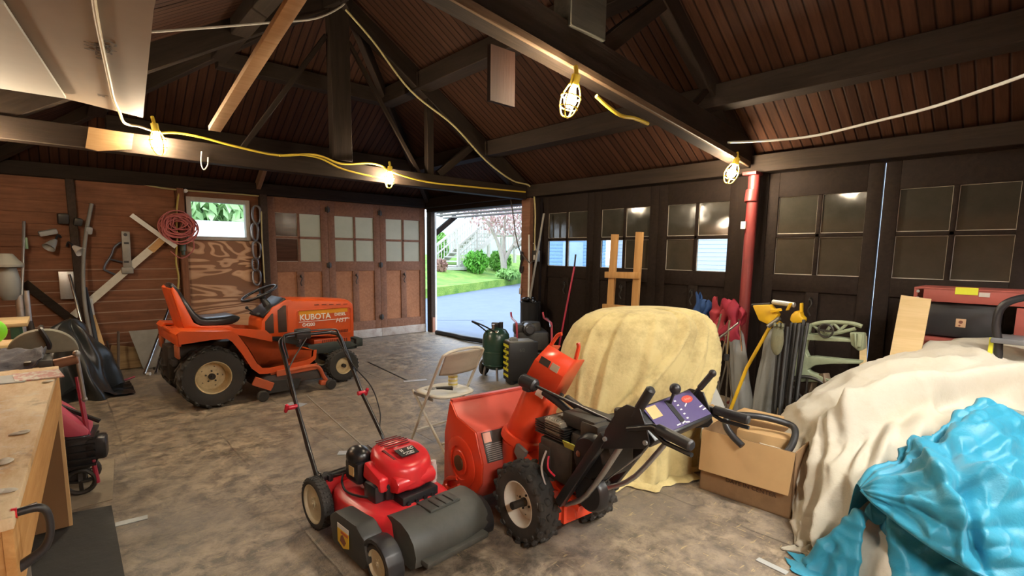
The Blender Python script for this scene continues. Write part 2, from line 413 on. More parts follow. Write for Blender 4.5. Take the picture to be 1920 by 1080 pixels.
# --- doors -------------------------------------------------------
GDIRT = NT('grimy_glass'); _g = GDIRT.noise(6, 7, .7)
GDIRT.bump(GDIRT.noise(5, 2, .4), .10, .02)
GDIRT = GDIRT.out(GDIRT.mix(_g, (.022, .020, .016), (.050, .045, .035)), GDIRT.ramp(GDIRT.noise(6, 4), (.35, .05), (.65, .11)), 0, .55)
GOLIVE = NT('frosted_olive_glass'); _g = GOLIVE.noise(5, 6, .7)
GOLIVE.b.inputs['Transmission Weight'].default_value = .35
GOLIVE = GOLIVE.out(GOLIVE.mix(_g, (.27, .24, .165), (.41, .365, .25)), .42)
GREDD = wood('dark_red_boards_behind_glass', (.05, .022, .015), (.09, .04, .025), 0, rough=.12, bump=.1, board=.12, across=2)
PUTTY = mat('old_putty', (.42, .39, .33), .8, dirt=.6, dcol=(.15, .12, .09))
IRON = mat('dark_iron', (.05, .045, .04), .5, .6)
def door(name, label, o, ux, n, w, H, fm, pm, panes, latch=True, kick=None, gap=.001, zb_=.0):
    """o: lower left corner seen from inside; ux along the leaf; n into the room; panes: 4 materials tl,tr,bl,br"""
    f = frame(o, ux, (0, 0, 1)); e = thing(name, label, 'door'); del e['category']; st(e); e.matrix_world = f
    zz = 1 if V(ux).cross(V((0, 0, 1))).dot(V(n)) > 0 else -1       # local z points into the room or out
    def bb(mm, u0, v0, u1, v1, d0, d1, bev=.004): mm.bb((u0, v0, zz*d0), (u1, v1, zz*d1), bev=bev)
    s = .115; g0, g1 = 1.33, 2.07
    m = MB()
    bb(m, gap, zb_, s, H, -.05, 0); bb(m, w-s, zb_, w-gap, H, -.05, 0)
    bb(m, s, g1, w-s, H, -.05, 0); bb(m, s, 1.17, w-s, g0, -.05, 0); bb(m, s, zb_, w-s, .30, -.05, 0)
    bb(m, w/2-.055, .30, w/2+.055, 1.17, -.05, -.002)
    bb(m, w/2-.018, g0, w/2+.018, g1, -.045, -.006); zm = (g0+g1)/2+.0
    bb(m, s, zm-.018, w-s, zm+.018, -.045, -.006)
    m.build('door_frame', fm, e)
    m = MB()
    for a, b in ((s, w/2-.055), (w/2+.055, w-s)): bb(m, a, .30, b, 1.17, -.04, -.022, 0)
    m.build('panel', pm, e)
    m = MB(); q = [(s, zm+.018, w/2-.018, g1), (w/2+.018, zm+.018, w-s, g1), (s, g0, w/2-.018, zm-.018), (w/2+.018, g0, w-s, zm-.018)]
    for p, mt in zip(q, panes): m.use(mt); bb(m, *p, -.030, -.026, 0)
    m.build('glass', None, e)
    m = MB()
    for k, p in enumerate(q):                                         # crumbling putty lines
        for a, b, c, d in ((p[0], p[1], p[2], p[1]+.006), (p[0], p[3]-.004, p[2], p[3]), (p[0], p[1], p[0]+.004, p[3]), (p[2]-.004, p[1], p[2], p[3])):
            bb(m, a, b, c, d, -.026, -.019, 0)
    m.build('putty', PUTTY, e)
    if latch:
        m = MB(); m.cyl((w/2, 1.10, zz*.002), (w/2, 1.10, zz*.02), .012, n=10)
        m.tube([(w/2, 1.10, zz*.02), (w/2+.015, 1.06, zz*.03), (w/2-.012, 1.0, zz*.03), (w/2+.008, .95, zz*.022)], .007, smooth=4)
        m.torus((w/2, 1.10, zz*.022), (1, 0, .3), .022, .005, 16, 6)
        m.build('latch_hook', IRON, e)
    if kick:
        m = MB(); bb(m, gap, zb_+.005, w-gap, .17+.02*sin(w*40), .0, .014, .006); m.build('kick_board', kick, e)
    return e
KICK = mat('peeling_white_kickboard', (.42, .37, .33), .8, var=.4, scale=14, bump=.3, dirt=.9, dcol=(.13, .065, .045), dscale=7)
bw = (XR-.08-2.37)/3
bl = ['brown folding door behind the orange tractor with two dark panes', 'middle brown folding door of the back wall with four olive panes', 'brown folding door of the back wall next to the open doorway']
for i in range(3):
    x0 = 2.37+i*bw
    door('door_%d' % (i+1), bl[i], (x0, YB+.02, 0), (1, 0, 0), (0, -1, 0), bw, 2.30, DOORB, DOORP, [GREDD if i == 0 else GOLIVE, GOLIVE, GREDD if i == 0 else GOLIVE, GOLIVE], kick=KICK)
    if i: # hinges
        m = MB()
        for z in (2.16, 1.27, .35): m.bb((x0-.035, YB+.0, z-.035), (x0+.035, YB+.022, z+.035), bev=.003); m.cyl((x0, YB, z-.05), (x0, YB, z+.05), .012, n=10)
        st(m.build('door_hinge', IRON))
BLUEG = GLASS
rw = .95
rl = ['dark folding door with two bright clear lower panes', 'dark folding door behind the tan lumber stand', 'dark folding door with one bright clear pane beside the red pole',
      'dark folding door with grimy panes right of the red pole', 'dark folding door with grimy panes above the red workbench frame', 'dark folding door at the right edge']
for i in range(6):
    y0 = 5.19-i*rw if i < 3 else 2.09-(i-3)*rw
    ps = [GDIRT]*4
    if i == 0: ps = [GDIRT, GDIRT, BLUEG, BLUEG]
    if i == 1: ps = [GDIRT, GDIRT, BLUEG, GDIRT]
    if i == 2: ps = [GDIRT, GDIRT, GDIRT, BLUEG]
    gp = .006 if i in (3, 4) else .001
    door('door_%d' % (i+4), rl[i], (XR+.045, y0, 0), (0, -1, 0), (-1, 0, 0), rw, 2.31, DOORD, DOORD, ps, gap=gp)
# daylight shows through the joint between the fourth and fifth leaves: the leaves stand 8 mm apart there
# --- doorway -----------------------------------------------------
beam('trim_8', (XR-.0, 5.42, 0), (XR-.0, 5.42, 2.30), .14, .18, DOORB, (0, 1, 0))     # post between doorway and doors
beam('trim_9', (XR+.0, YB-.045, 0), (XR+.0, YB-.045, 2.30), .09, .14, DARKWZ, (0, 1, 0))
beam('trim_10', (XR+.09, YB-.05, 0), (XR+.09, YB-.05, 2.24), .045, .05, WHT, (0, 1, 0))
beam('trim_11', (XR, 5.5, 2.265), (XR, YB, 2.265), .13, .075, DARKW)
for k in range(3):
    beam('trim_%d' % (12+k), (XR+.22+k*.17, 5.2, 2.245-k*.035), (XR+.22+k*.17, YB+.3, 2.245-k*.035), .12, .03, mat('pale_eave_board', (.42, .38, .33), .7, dirt=.3))
beam('trim_15', (XR+.08, YB+.03, 1.80), (XR+.62, YB+.03, 2.2), .07, .09, DARKW)
m = MB(); m.bb((5.17, YB-.14, 0), (5.23, YB-.09, .28), bev=.006); st(m.build('trim_16', mat('reddish_block', (.3, .14, .09), .7)))
RED = mat('worn_red_paint', (.20, .028, .026), .45, var=.25, dirt=.35, dcol=(.08, .03, .025))
# ================================================================ outside
ASPH = NT('blue_grey_asphalt'); _n = ASPH.noise(2.2, 9, .75)
ASPH.bump(ASPH.noise(60, 4), .3, .01); ASPH = ASPH.out(ASPH.mix(_n, (.11, .135, .185), (.19, .225, .295)), .8)
GRASSM = NT('spring_grass'); _n = GRASSM.noise(1.2, 9, .75)
GRASSM.bump(GRASSM.noise(20, 5), .8, .05)
GRASSM = GRASSM.out(GRASSM.mix(GRASSM.ramp(_n, (.4, 0.), (.62, 1.)), (.11, .25, .03), (.28, .41, .07)), .9)
AZ = R(52); VD = V((cos(AZ), sin(AZ), 0)); SD = V((sin(AZ), -cos(AZ), 0))
def gz(v): return .015*max(v-14, 0)
m = MB(); P = [(XR+.06, YF-6), (XR+.06, YB+1.2), (XR-8, YB+1.2), (XR-8, YB+30), (60, 60), (60, -20)]
def gnd(i, j):
    s = -26+i*60; v = 2+j*46; p = SD*s+VD*v
    return V((p.x, p.y, gz(v)-.03))
m = MB(); m.grid(gnd, 40, 40)
bmesh.ops.delete(m.bm, geom=[f for f in m.bm.faces if max(v.co.x for v in f.verts) < XR+.3 and min(v.co.y for v in f.verts) < YB], context='FACES')
bmesh.ops.delete(m.bm, geom=[f for f in m.bm.faces if min(v.co.x for v in f.verts) < XR+.1 and min(v.co.y for v in f.verts) < YB+.1], context='FACES')
m.bb((XR+.1, -20, -.08), (XR+9, YB+9, -.034)); m.bb((XL-6, YB+.1, -.08), (XR+.1, YB+9, -.034)); m.bb((XR+.09, 5.4, -.08), (XR+.5, YB+.1, -.006))
st(m.build('driveway', ASPH))
# lawn and bank beyond the asphalt edge
E0, E1 = at(815, 541, 16.8), at(985, 519, 23.9)
ed = (E1-E0).normalized(); en = V((-ed.y, ed.x, 0)).normalized()
if en.dot(VD) < 0: en = -en
def lawn(i, j):
    a = -14+i*36; d = j*22
    if j < 0: d = -.02
    p = E0+ed*a+en*max(d, 0)
    if j < 0: return V((p.x, p.y, p.z-.6))
    h = .02+ (0 if d < 1.6 else .22*(d-1.6) - (.012*(d-1.6)**2))
    return V((p.x, p.y, p.z+h*1.0+.05*NZ.noise(V((p.x*.6, p.y*.6, 0)))*(d > .3)))
m = MB(); m.grid(lambda i, j: lawn(i, (j*41-1)/40), 60, 42); o = m.build('lawn', GRASSM); o['kind'] = 'structure'
def lz(p):
    q = p-E0; a = q.dot(ed); d = V((q.x, q.y, 0)).dot(en)
    return lawn((a+14)/36, max(d, 0)/22)
DECKW = mat('weathered_deck_wood', (.50, .47, .42), .8, var=.2)
FENW = mat('grey_white_fence', (.62, .66, .70), .7, var=.12)
def ground_at(x, d):   # a point on the lawn below pixel column x at distance d
    p = at(x, 470, d); return lz(p)
# stairs with two landings and railings
S = thing('outdoor_stairs', 'weathered wooden garden stairs with railings seen through the doorway', 'stairs')
d0 = 24.5; a0 = at(838, 498, d0); a1 = at(905, 438, d0+2.6)
n = 9; rs = (a1-a0)
sdv = (V((RT_.x, RT_.y, 0)).normalized()*.2 + VD*.98).normalized(); wdt = 1.35
wv = V((-rs.y, rs.x, 0)).normalized()
if wv.dot(VD) < 0: wv = -wv
for k in range(n):
    p = a0 + rs*(k/(n-1)); m = MB(); m.beam(p-wv*wdt/2, p+wv*wdt/2, .34, .06); m.build('step', DECKW, S)
for s in (-1, 1):
    m = MB(); m.beam(a0+wv*s*wdt/2+V((0, 0, -.15)), a1+wv*s*wdt/2+V((0, 0, -.15)), .06, .28); m.build('stringer', DECKW, S)
    m = MB(); m.beam(a0+wv*s*wdt/2+V((0, 0, .95)), a1+wv*s*wdt/2+V((0, 0, .95)), .09, .10)
    m.beam(a0+wv*s*wdt/2+V((0, 0, .5)), a1+wv*s*wdt/2+V((0, 0, .5)), .05, .06)
    for t in (0, .5, 1): q = a0+rs*t+wv*s*wdt/2; m.beam(q-V((0, 0, .3)), q+V((0, 0, 1.05)), .11, .11, up=(1, 0, 0))
    for t in [i/14 for i in range(1, 14)]: q = a0+rs*t+wv*s*wdt/2; m.beam(q, q+V((0, 0, .93)), .035, .035, up=(1, 0, 0))
    m.build('railing', DECKW, S)
m = MB(); q = a0 - rs.normalized()*.3; m.box((q.x, q.y, a0.z-.12), (2.0, 1.8, .12)); 
for s in (-.8, .8): m.box((q.x+s, q.y-.6, a0.z-.5), (.12, .12, .9))
m.build('landing', DECKW, S)
# upper deck with rail
D = thing('garden_deck', 'grey garden deck with a railing behind the bushes', 'deck')
b0, b1 = at(912, 440, 28.6), at(980, 440, 29)
m = MB(); m.beam(b0, b1, 2.2, .16); m.build('platform', DECKW, D)
m = MB(); f0 = b0-VD*1.0; f1 = b1-VD*1.0
m.beam(f0+V((0, 0, 1.25)), f1+V((0, 0, 1.25)), .09, .09)
for t in [i/16 for i in range(17)]: q = f0.lerp(f1, t); m.beam(q, q+V((0, 0, 1.25)), .05, .05, up=(1, 0, 0))
m.build('railing', FENW, D)
m = MB()
for t in (.05, .4, .75, 1): q = f0.lerp(f1, t); m.beam(q-V((0, 0, 1.6)), q, .14, .14, up=(1, 0, 0))
m.build('post', DECKW, D)
# fence behind
c0, c1 = at(790, 455, 30), at(1010, 452, 33)
m = MB()
for i in range(60):
    p = c0.lerp(c1, i/59); m.box((p.x, p.y, p.z+.35), (.14, .14, 2.3), bev=.01)
m.beam(c0+V((0, 0, 1.2)), c1+V((0, 0, 1.2)), .1, .14); m.beam(c0+V((0, 0, .1)), c1+V((0, 0, .1)), .1, .14)
tag(m.build('board_fence', FENW), 'pale grey board fence along the top of the garden bank', 'fence')
# foliage
LEAFM = {}
def leaves(name, parent, c, r, n, size, col, flat=1.0, seed=1, sub=0):
    rd = random.Random(seed)
    mt = mat('leaf_%d_%d_%d' % tuple(int(q*100) for q in col), col, .7, var=.45, scale=3)
    mm = MB(); c = V(c)
    for i in range(n):
        d = V((rd.gauss(0, 1), rd.gauss(0, 1), rd.gauss(0, 1))).normalized()*(rd.random()**.4)
        p = c + V((d.x*r[0], d.y*r[1], d.z*r[2]))
        e = Euler((rd.uniform(0, 6), rd.uniform(0, 6), rd.uniform(0, 6))).to_matrix(); s = size*rd.uniform(.6, 1.4)
        mm.quad(p+e @ V((-s, 0, 0)), p+e @ V((0, -s*.45, .1*s)), p+e @ V((s, 0, 0)), p+e @ V((0, s*.45, .1*s)))
    return mm.build(name, mt, parent, recalc=False)
def bush(x, y, d, r, col, label, seed, n=900, size=.10, name='bush'):
    p = at(x, y, d); g = lz(p)
    t = thing(name, label, 'bush', g)
    leaves('foliage', t, (0, 0, r[2]*.9), r, n, size, col, seed=seed)
    m = MB()
    for k in range(5): a = k*1.3; m.tube([(0, 0, -.1), (r[0]*.3*cos(a), r[1]*.3*sin(a), r[2]*.7), (r[0]*.6*cos(a), r[1]*.6*sin(a), r[2]*1.3)], [.035, .012], 5, smooth=3)
    m.build('stem', mat('twig', (.16, .11, .08), .8), t)
    return t
bush(893, 480, 24, (.62, .62, .58), (.12, .36, .035), 'round bright green bush beside the garden stairs', 3, 900)
bush(938, 478, 26, (.6, .6, .6), (.13, .33, .04), 'green bush under the tree by the deck', 4, 1100)
bush(826, 470, 27, (.45, .5, .8), (.20, .42, .08), 'tall light green shrub left of the garden stairs', 5, 900)
bush(824, 500, 22.5, (.35, .35, .28), (.34, .18, .14), 'small reddish shrub at the foot of the stairs', 6, 500)
bush(966, 500, 22, (.6, .5, .22), (.22, .40, .10), 'low spreading plant at the right of the bank', 7, 700)
# blossoming tree
g = ground_at(944, 23.5); T = thing('blossom_tree', 'tree with pink blossom and a pale forked trunk on the bank', 'tree', g)
m = MB()
for pts in ([(0, 0, -.2), (.1, 0, .8), (.7, -.5, 2.0), (1.6, -.9, 3.2)], [(0, 0, -.2), (-.1, 0, .9), (-.5, .3, 2.2), (-1.3, .8, 3.4)], [(.05, 0, .3), (.2, .2, 1.6), (.3, .2, 3.6)], [(.4, -.3, 1.4), (1.6, -1.2, 2.2), (2.4, -1.8, 3.0)]):
    m.tube(pts, [.14, .03], 8, smooth=5)
m.build('trunk', mat('pale_bark', (.42, .36, .30), .85, bump=.3), T)
leaves('blossom', T, (.3, -.2, 3.3), (2.6, 2.4, 1.35), 2600, .085, (.46, .26, .24), seed=9)
leaves('foliage', T, (.8, -.6, 2.5), (2.4, 2.2, .8), 900, .08, (.55, .42, .36), seed=10)
# pale pinkish trees at the back of the garden
for i, (x, d, h) in enumerate(((826, 36, 3.3), (892, 44, 3.9))):
    g = lz(at(x, 455, d)); t = thing('distant_tree', ['hazy pink tree behind the fence, left of the stairs', 'hazy pink tree behind the fence, above the deck'][i], 'tree', g)
    leaves('crown', t, (0, 0, h+1.0), (3.0, 3.0, 1.7), 1600, .14, (.50, .38, .38), seed=20+i)
    m = MB(); m.tube([(0, 0, -.3), (.1, 0, h), (.4, 0, h+1.5)], [.16, .05], 7, smooth=3); m.build('trunk', mat('twig', (.16, .11, .08), .8), t)
# what shows through the back window: hedge and a white garage wall
h = thing('hedge', 'sunlit green hedge outside the small back window', 'hedge', (2.0, YB+9, 0))
leaves('foliage', h, (1.0, 0, 2.5), (3.4, 1.2, 1.7), 5200, .20, (.38, .56, .26), seed=31)
m = MB(); m.bb((-3.6, .3, -.05), (5.6, .9, 2.2)); m.build('stem', mat('twig', (.16, .11, .08), .8), h)
m = MB(); m.bb((-1.5, YB+5.5, -.03), (4.6, YB+5.6, 2.17)); tag(m.build('garden_wall', mat('white_render', (.70, .72, .72), .8, var=.04)), 'low white garden wall outside the small back window', 'wall')
# neighbour's house outside the right wall
Hs = thing('house', 'pale clapboard house outside the clear pane next to the red pole', 'house', (19, 8.5, 0))
m = MB()
for i in range(26): m.box((0, 0, .9+i*.16), (.06, 11, .155), rot=Euler((0, R(6), 0)))
m.build('siding', mat('pale_clapboard', (.52, .56, .60), .7, var=.05), Hs)
m = MB(); m.bb((0, -5.4, -.1), (.12, 5.4, .85)); m.build('foundation', mat('white_render', (.70, .72, .72), .8, var=.04), Hs)
m = MB(); m.prism([(-5.6, 5.0), (5.6, 5.0), (0, 8.0)], .2, frame((-.1, 0, 0), (0, 1, 0), (0, 0, 1))); m.build('gable', mat('pale_clapboard', (.52, .56, .60), .7, var=.05), Hs)
p = at(1072, 470, 23); Sd = thing('stand_in_shed', 'added pale blue shed standing in for asphalt outside the two clear panes nearest the doorway', 'shed', (p.x, p.y, gz(19)), R(-45))  # added shed: its blue stands in for bluish asphalt beyond the panes
m = MB()
for i in range(16): m.box((0, 0, .08+i*.15), (2.9, 1.6, .145), bev=.01)
m.build('siding', mat('pale_blue_siding', (.20, .33, .50), .7, var=.25, scale=14), Sd)
m = MB(); m.prism([(-1.7, 2.4), (1.7, 2.4), (0, 3.3)], 1.8, frame((0, .9, 0), (1, 0, 0), (0, 0, 1))); m.build('roof', mat('shed_roof', (.16, .17, .19), .8), Sd)
m = MB(); m.bb((-.45, -.83, .05), (.45, -.79, 1.95), bev=.006); m.build('door', mat('shed_door', (.30, .40, .52), .7), Sd)
# ================================================================ wheels
def wheel(name, parent, c, Rr, w, rim, rimm, side=-1, tread='ag', n=22, hubm=None, tm=None, lugw=.035, dish=.35, holes=5, ax=(0, 1, 0)):
    """tyre mesh as the part, rim and hub as its sub-parts; axis along local y, outer face towards side"""
    c = V(c); m = MB(); h = w/2
    pr = [(rim, -h*.78), (rim+.02*Rr, -h*.9), (rim+(Rr-rim)*.45, -h), (Rr*.90, -h*.93), (Rr*.955, -h*.75), (Rr*.97, -h*.3), (Rr*.97, h*.3), (Rr*.955, h*.75), (Rr*.90, h*.93), (rim+(Rr-rim)*.45, h), (rim+.02*Rr, h*.9), (rim, h*.78)]
    m.lathe(pr, c, (0, 1, 0), 48)
    rd = random.Random(3)
    for i in range(n):
        a = 2*pi*i/n
        for s in ((-1, 1) if tread != 'rib' else (0,)):
            b = a+(pi/n if s > 0 else 0)
            ry = Euler((0, -b, 0)).to_matrix().to_4x4()      # local x -> radial
            if tread == 'ag':
                q = M4.Translation(c) @ ry @ M4.Translation(V((Rr*.955, s*h*.48, 0))) @ Euler((s*R(38), 0, 0)).to_matrix().to_4x4()
                t = MB(); t.box((0, 0, 0), (.075*Rr, h*1.08, lugw), bev=.006, seg=1); m.merge(t.bm, q)
                q = M4.Translation(c) @ ry @ M4.Translation(V((Rr*.90, s*h*.90, s*0))) @ Euler((s*R(30), 0, s*R(-38))).to_matrix().to_4x4()
                t = MB(); t.box((0, 0, 0), (.05*Rr, h*.35, lugw*.9), bev=.004, seg=1); m.merge(t.bm, q)
            elif tread == 'snow':
                for k in (.3, .82):
                    q = M4.Translation(c) @ ry @ M4.Translation(V((Rr*(.965 if k < .5 else .935), s*h*k, (k-.5)*.03))) @ Euler((s*R(24 if k < .5 else -20), 0, s*R(0 if k < .5 else -28))).to_matrix().to_4x4()
                    t = MB(); t.box((0, 0, 0), (.11*Rr, h*.44, lugw), bev=.006, seg=1); m.merge(t.bm, q)
                q = M4.Translation(c) @ ry @ M4.Translation(V((Rr*.84, s*h*.98, 0)))
                t = MB(); t.box((0, 0, 0), (.10*Rr, h*.14, lugw*.8), bev=.004, seg=1); m.merge(t.bm, q)
            else:
                for y in (-.62, -.2, .2, .62):
                    q = M4.Translation(c) @ ry @ M4.Translation(V((Rr*.97, y*h, (.5 if abs(y) > .4 else 0)*2*pi*Rr/n*.5)))
                    t = MB(); t.box((0, 0, 0), (.05*Rr, h*.34, lugw), bev=.002, seg=1); m.merge(t.bm, q)
    o = m.build(name, tm or RUB, parent)
    m = MB(); k = side; d = dish
    prof = [(rim*1.02, k*h*.86), (rim*.985, k*h*.90), (rim*.93, k*h*.80), (rim*.90, k*h*.45), (rim*.80, k*h*(.45-d)), (rim*.66, k*h*(.5-d)), (rim*.42, k*h*(.58-d)), (rim*.24, k*h*(.62-d)), (.001, k*h*(.62-d))]
    m.lathe(prof, c, (0, 1, 0), 40)
    m.lathe([(rim*1.02, -k*h*.86), (rim*.95, -k*h*.8), (rim*.9, -k*h*.3), (rim*.8, -k*h*.1), (.001, -k*h*.05)], c, (0, 1, 0), 32)
    m.build('rim', rimm, o)
    m = MB(); hm = hubm or IRON
    m.cyl(c+V((0, k*h*(.55-d), 0)), c+V((0, k*h*(.86-d), 0)), rim*.2, n=16, bev=.004)
    m.cyl(c+V((0, k*h*(.80-d), 0)), c+V((0, k*h*(1.0-d), 0)), rim*.09, n=12)
    for i in range(holes):
        a = 2*pi*i/holes+.3; p = c+V((rim*.34*cos(a), 0, rim*.34*sin(a)))
        m.beam(c+V((0, k*h*(.5-d), 0)), p+V((0, k*h*(.5-d), 0)), .008, .008, up=(0, 1, 0)); m.cyl(p+V((0, k*h*(.40-d), 0)), p+V((0, k*h*(.70-d), 0)), rim*.055, n=6)
    for i in range(holes if holes else 0):
        a = 2*pi*i/holes; p = c+V((rim*.60*cos(a), 0, rim*.60*sin(a))); m.beam(c+V((0, k*h*(.45-d), 0)), p+V((0, k*h*(.45-d), 0)), .006, .006, up=(0, 1, 0))
        m.cyl(p+V((0, k*h*(.40-d), 0)), p+V((0, k*h*(.52-d), 0)), rim*.05, n=10)
    m.build('hub', hm, o)
    return o

# ================================================================ orange garden tractor
ORG = mat('tractor_orange', (.64, .088, .014), .36, var=.12, scale=5, dirt=.25, dcol=(.22, .07, .03), dscale=6)
ORGD = mat('tractor_orange_dusty', (.52, .10, .03), .6, var=.2, dirt=.5, dcol=(.2, .12, .07))
CREAM = mat('cream_rim_paint', (.62, .50, .29), .5, var=.15, dirt=.6, dcol=(.22, .15, .08), dscale=12)
VINYL = mat('black_vinyl', (.016, .016, .018), .28, var=.2, bump=.05)
GRILLE = mat('dark_brown_mesh', (.045, .022, .014), .6, var=.3)
TR = thing('garden_tractor', 'orange garden tractor with black seat and mower deck by the back wall', 'tractor', (1.005, 5.815, 0), R(2.0))
for s in (-1, 1):
    wheel('rear_wheel', TR, (0, s*.38, .292), .292, .215, .155, CREAM, s, 'ag', 17, dish=.5, holes=5, lugw=.034)
    wheel('front_wheel', TR, (1.35, s*.30, .188), .188, .135, .094, CREAM, s, 'rib', 26, lugw=.018, dish=.3, holes=0)
# hood
m = MB(); HW = .215
def hoodsec(x, zt, zb, w, r=.035):
    pts = [(-w, zb), (-w-.004, zt-r*2.2), (-w+r*.35, zt-r*.6), (-w+r*1.3, zt-.004), (-w*.4, zt+.006), (w*.4, zt+.006), (w-r*1.3, zt-.004), (w-r*.35, zt-r*.6), (w+.004, zt-r*2.2), (w, zb)]
    return [m.bm.verts.new((x, y, z)) for y, z in pts]
m.skin([hoodsec(.84, .975, .60, HW), hoodsec(.90, .975, .575, HW), hoodsec(1.25, .955, .53, HW*.99), hoodsec(1.555, .928, .49, HW*.97), hoodsec(1.60, .90, .49, HW*.94, .04)], cap=True)
hood = m.build('hood', ORG, TR, ang=30)
m = MB()                                   # raised border and louvre slots
f = frame((0, -HW-.003, 0), (1, 0, 0), (0, 0, 1))
def pan(x0, z0, x1, z1, t=.004): m.bb((x0, -HW-.003-t, z0), (x1, -HW+.004, z1), bev=.001)
m.use(ORG); pan(.955, .843, 1.54, .851, .007); pan(.955, .545, 1.54, .553, .007)
m.tube([(.955, -HW-.006, .847), (.935, -HW-.006, .83), (.935, -HW-.006, .57), (.955, -HW-.006, .549)], .005, 6)
m.tube([(1.54, -HW-.003, .847), (1.562, -HW-.003, .83), (1.562, -HW-.002, .57), (1.54, -HW-.003, .549)], .005, 6)
m.build('hood_border', ORG, hood)
SLOT = mat('dark_slot', (.12, .02, .006), .7)
m = MB().use(SLOT)
m.box((1.30, -HW-.001, .561), (.44, .004, .004))
for i in range(24): x = 1.10+i*.018; m.box((x, -HW-.003, .575), (.008, .006, .03))
m.build('louvre', SLOT, hood)
for i in range(5): m = MB(); m.box((1.16+i*.085, -HW-.002, .898-i*.003), (.05, .006, .008)); m.build('vent_slot', SLOT, hood)
m = MB(); m.use(mat('decal_orange_yellow', (.72, .30, .015), .4, var=.05)); m.bb((.955, -HW-.0062, .795), (1.52, -HW-.002, .84)); m.use(mat('decal_amber', (.70, .16, .012), .4, var=.05)); m.bb((.955, -HW-.006, .745), (1.30, -HW-.002, .795)); m.build('decal', None, hood)
DW = mat('decal_white', (.82, .80, .76), .4, var=.04)
def side(x, z): return frame((x, -HW-.008, z), (1, 0, 0), (0, 0, 1))
text('KUBOTA', .090, side(1.138, .764), DW, hood, 'lettering', sx=.98, ext=.001, bold=.0018)
text('DIESEL', .048, side(1.43, .773), DW, hood, 'lettering', sx=.98, ext=.001, bold=.001)
text('HST', .068, side(1.44, .702), DW, hood, 'lettering', sx=1.15, shear=.3, ext=.001)
text('G4200', .052, side(1.06, .682), DW, hood, 'lettering', sx=1.0, ext=.001, bold=.0012)
m = MB(); m.bb((.955, -HW-.0065, .715), (1.545, -HW-.003, .721)); m.build('pinstripe', DW, hood)
# front grille and lamps
m = MB(); m.bb((1.592, -.15, .56), (1.612, .15, .84), bev=.01); m.build('grille', GRILLE, TR)
# engine side louvres below the hood
m = MB().use(ORG); m.bb((1.12, -.205, .42), (1.56, .205, .50), bev=.008)
m.use(SLOT)
for i in range(13): m.box((1.22+i*.024, -.206, .46), (.010, .006, .05))
m.build('engine_side_panel', None, TR)
# dash cowl with two mesh windows
m = MB(); y = -HW-.004
ol = [(.555, .60), (.575, .76), (.69, .90), (.83, .972), (.885, .972), (.885, .575), (.80, .575)]
m.prism(ol, .43, frame((0, -.215, 0), (1, 0, 0), (0, 0, 1)) @ M4.Translation((0, 0, -.43)), bev=.008)
cw = m.build('dash_cowl', ORG, TR)
m = MB()
for q in ([(.60, .625), (.605, .755), (.675, .835), (.69, .835), (.69, .625)], [(.735, .625), (.735, .865), (.80, .915), (.825, .915), (.825, .625)]):
    m = MB(); m.prism(q, .006, frame((0, -.2165, 0), (1, 0, 0), (0, 0, 1)), bev=.002); m.build('mesh_window', GRILLE, cw)
    m = MB(); m.prism(q, .006, frame((0, .2225, 0), (1, 0, 0), (0, 0, 1)), bev=.002); m.build('mesh_window', GRILLE, cw)
m = MB(); m.beam((.58, 0, .80), (.83, 0, .985), .40, .03, bev=.01); m.build('dashboard', BLK, cw)
m = MB(); m.prism([(.56, .60), (.88, .575), (.80, .54), (.74, .49), (.66, .50), (.62, .55)], .40, frame((0, -.2, 0), (1, 0, 0), (0, 0, 1)) @ M4.Translation((0, 0, -.40)), bev=.006); m.build('cowl_skirt', BLK, TR)
# steering wheel and column
ax = V((-.42, 0, .9)).normalized(); sc_ = V((.63, 0, 1.04))
m = MB(); m.torus(sc_, ax, .185, .014, 36, 10); sw = m.build('steering_wheel', VINYL, TR)
m = MB()
for k in range(3):
    a = 2*pi*k/3+.5; u = ax.orthogonal().normalized(); vv = ax.cross(u); p = sc_+(u*cos(a)+vv*sin(a))*.18
    m.tube([sc_-ax*.05, sc_-ax*.03+(p-sc_)*.4, p], .011, 8, smooth=4)
m.sph(sc_-ax*.04, (.045, .045, .03)); m.build('spoke', VINYL, sw)
m = MB(); m.cyl(sc_-ax*.05, (.73, 0, .86), .022, .05, 14); m.build('steering_column', BLK, TR)
m = MB(); m.cyl((.60, -.14, .80), (.55, -.2, .83), .012, n=8); m.sph((.545, -.205, .835), .022); m.cyl((.60, .1, .82), (.54, .14, .87), .008, n=8); m.sph((.54, .14, .875), .018); m.build('control_lever', BLK, TR)
# seat
m = MB()
def seat(u, v): pass
def loftx(secs):      # secs: (centre, halfwidth, thickness, normal)
    rs = []
    for c, hw, th, nrm in secs:
        c = V(c); nrm = V(nrm).normalized(); ring = []
        for i in range(20):
            a = 2*pi*i/20; ca, sa = cos(a), sin(a)
            yy = hw*math.copysign(abs(ca)**.45, ca); tt = th*math.copysign(abs(sa)**.6, sa)
            ring.append(m.bm.verts.new(c+V((0, yy, 0))+nrm*tt))
        rs.append(ring)
    m.skin(rs)
loftx([((.33, 0, .79), .10, .01, (1, 0, .4)), ((.325, 0, .79), .17, .035, (.7, 0, 1)), ((.27, 0, .795), .205, .05, (.15, 0, 1)), ((.15, 0, .785), .215, .05, (0, 0, 1)), ((.03, 0, .785), .215, .052, (.15, 0, 1)), ((-.04, 0, .81), .215, .05, (.7, 0, 1)), ((-.09, 0, .88), .21, .04, (1, 0, .45)), ((-.15, 0, 1.0), .195, .036, (1, 0, .42)), ((-.20, 0, 1.11), .16, .032, (1, 0, .4)), ((-.225, 0, 1.165), .12, .02, (1, 0, .4)), ((-.23, 0, 1.18), .05, .008, (1, 0, .4))])
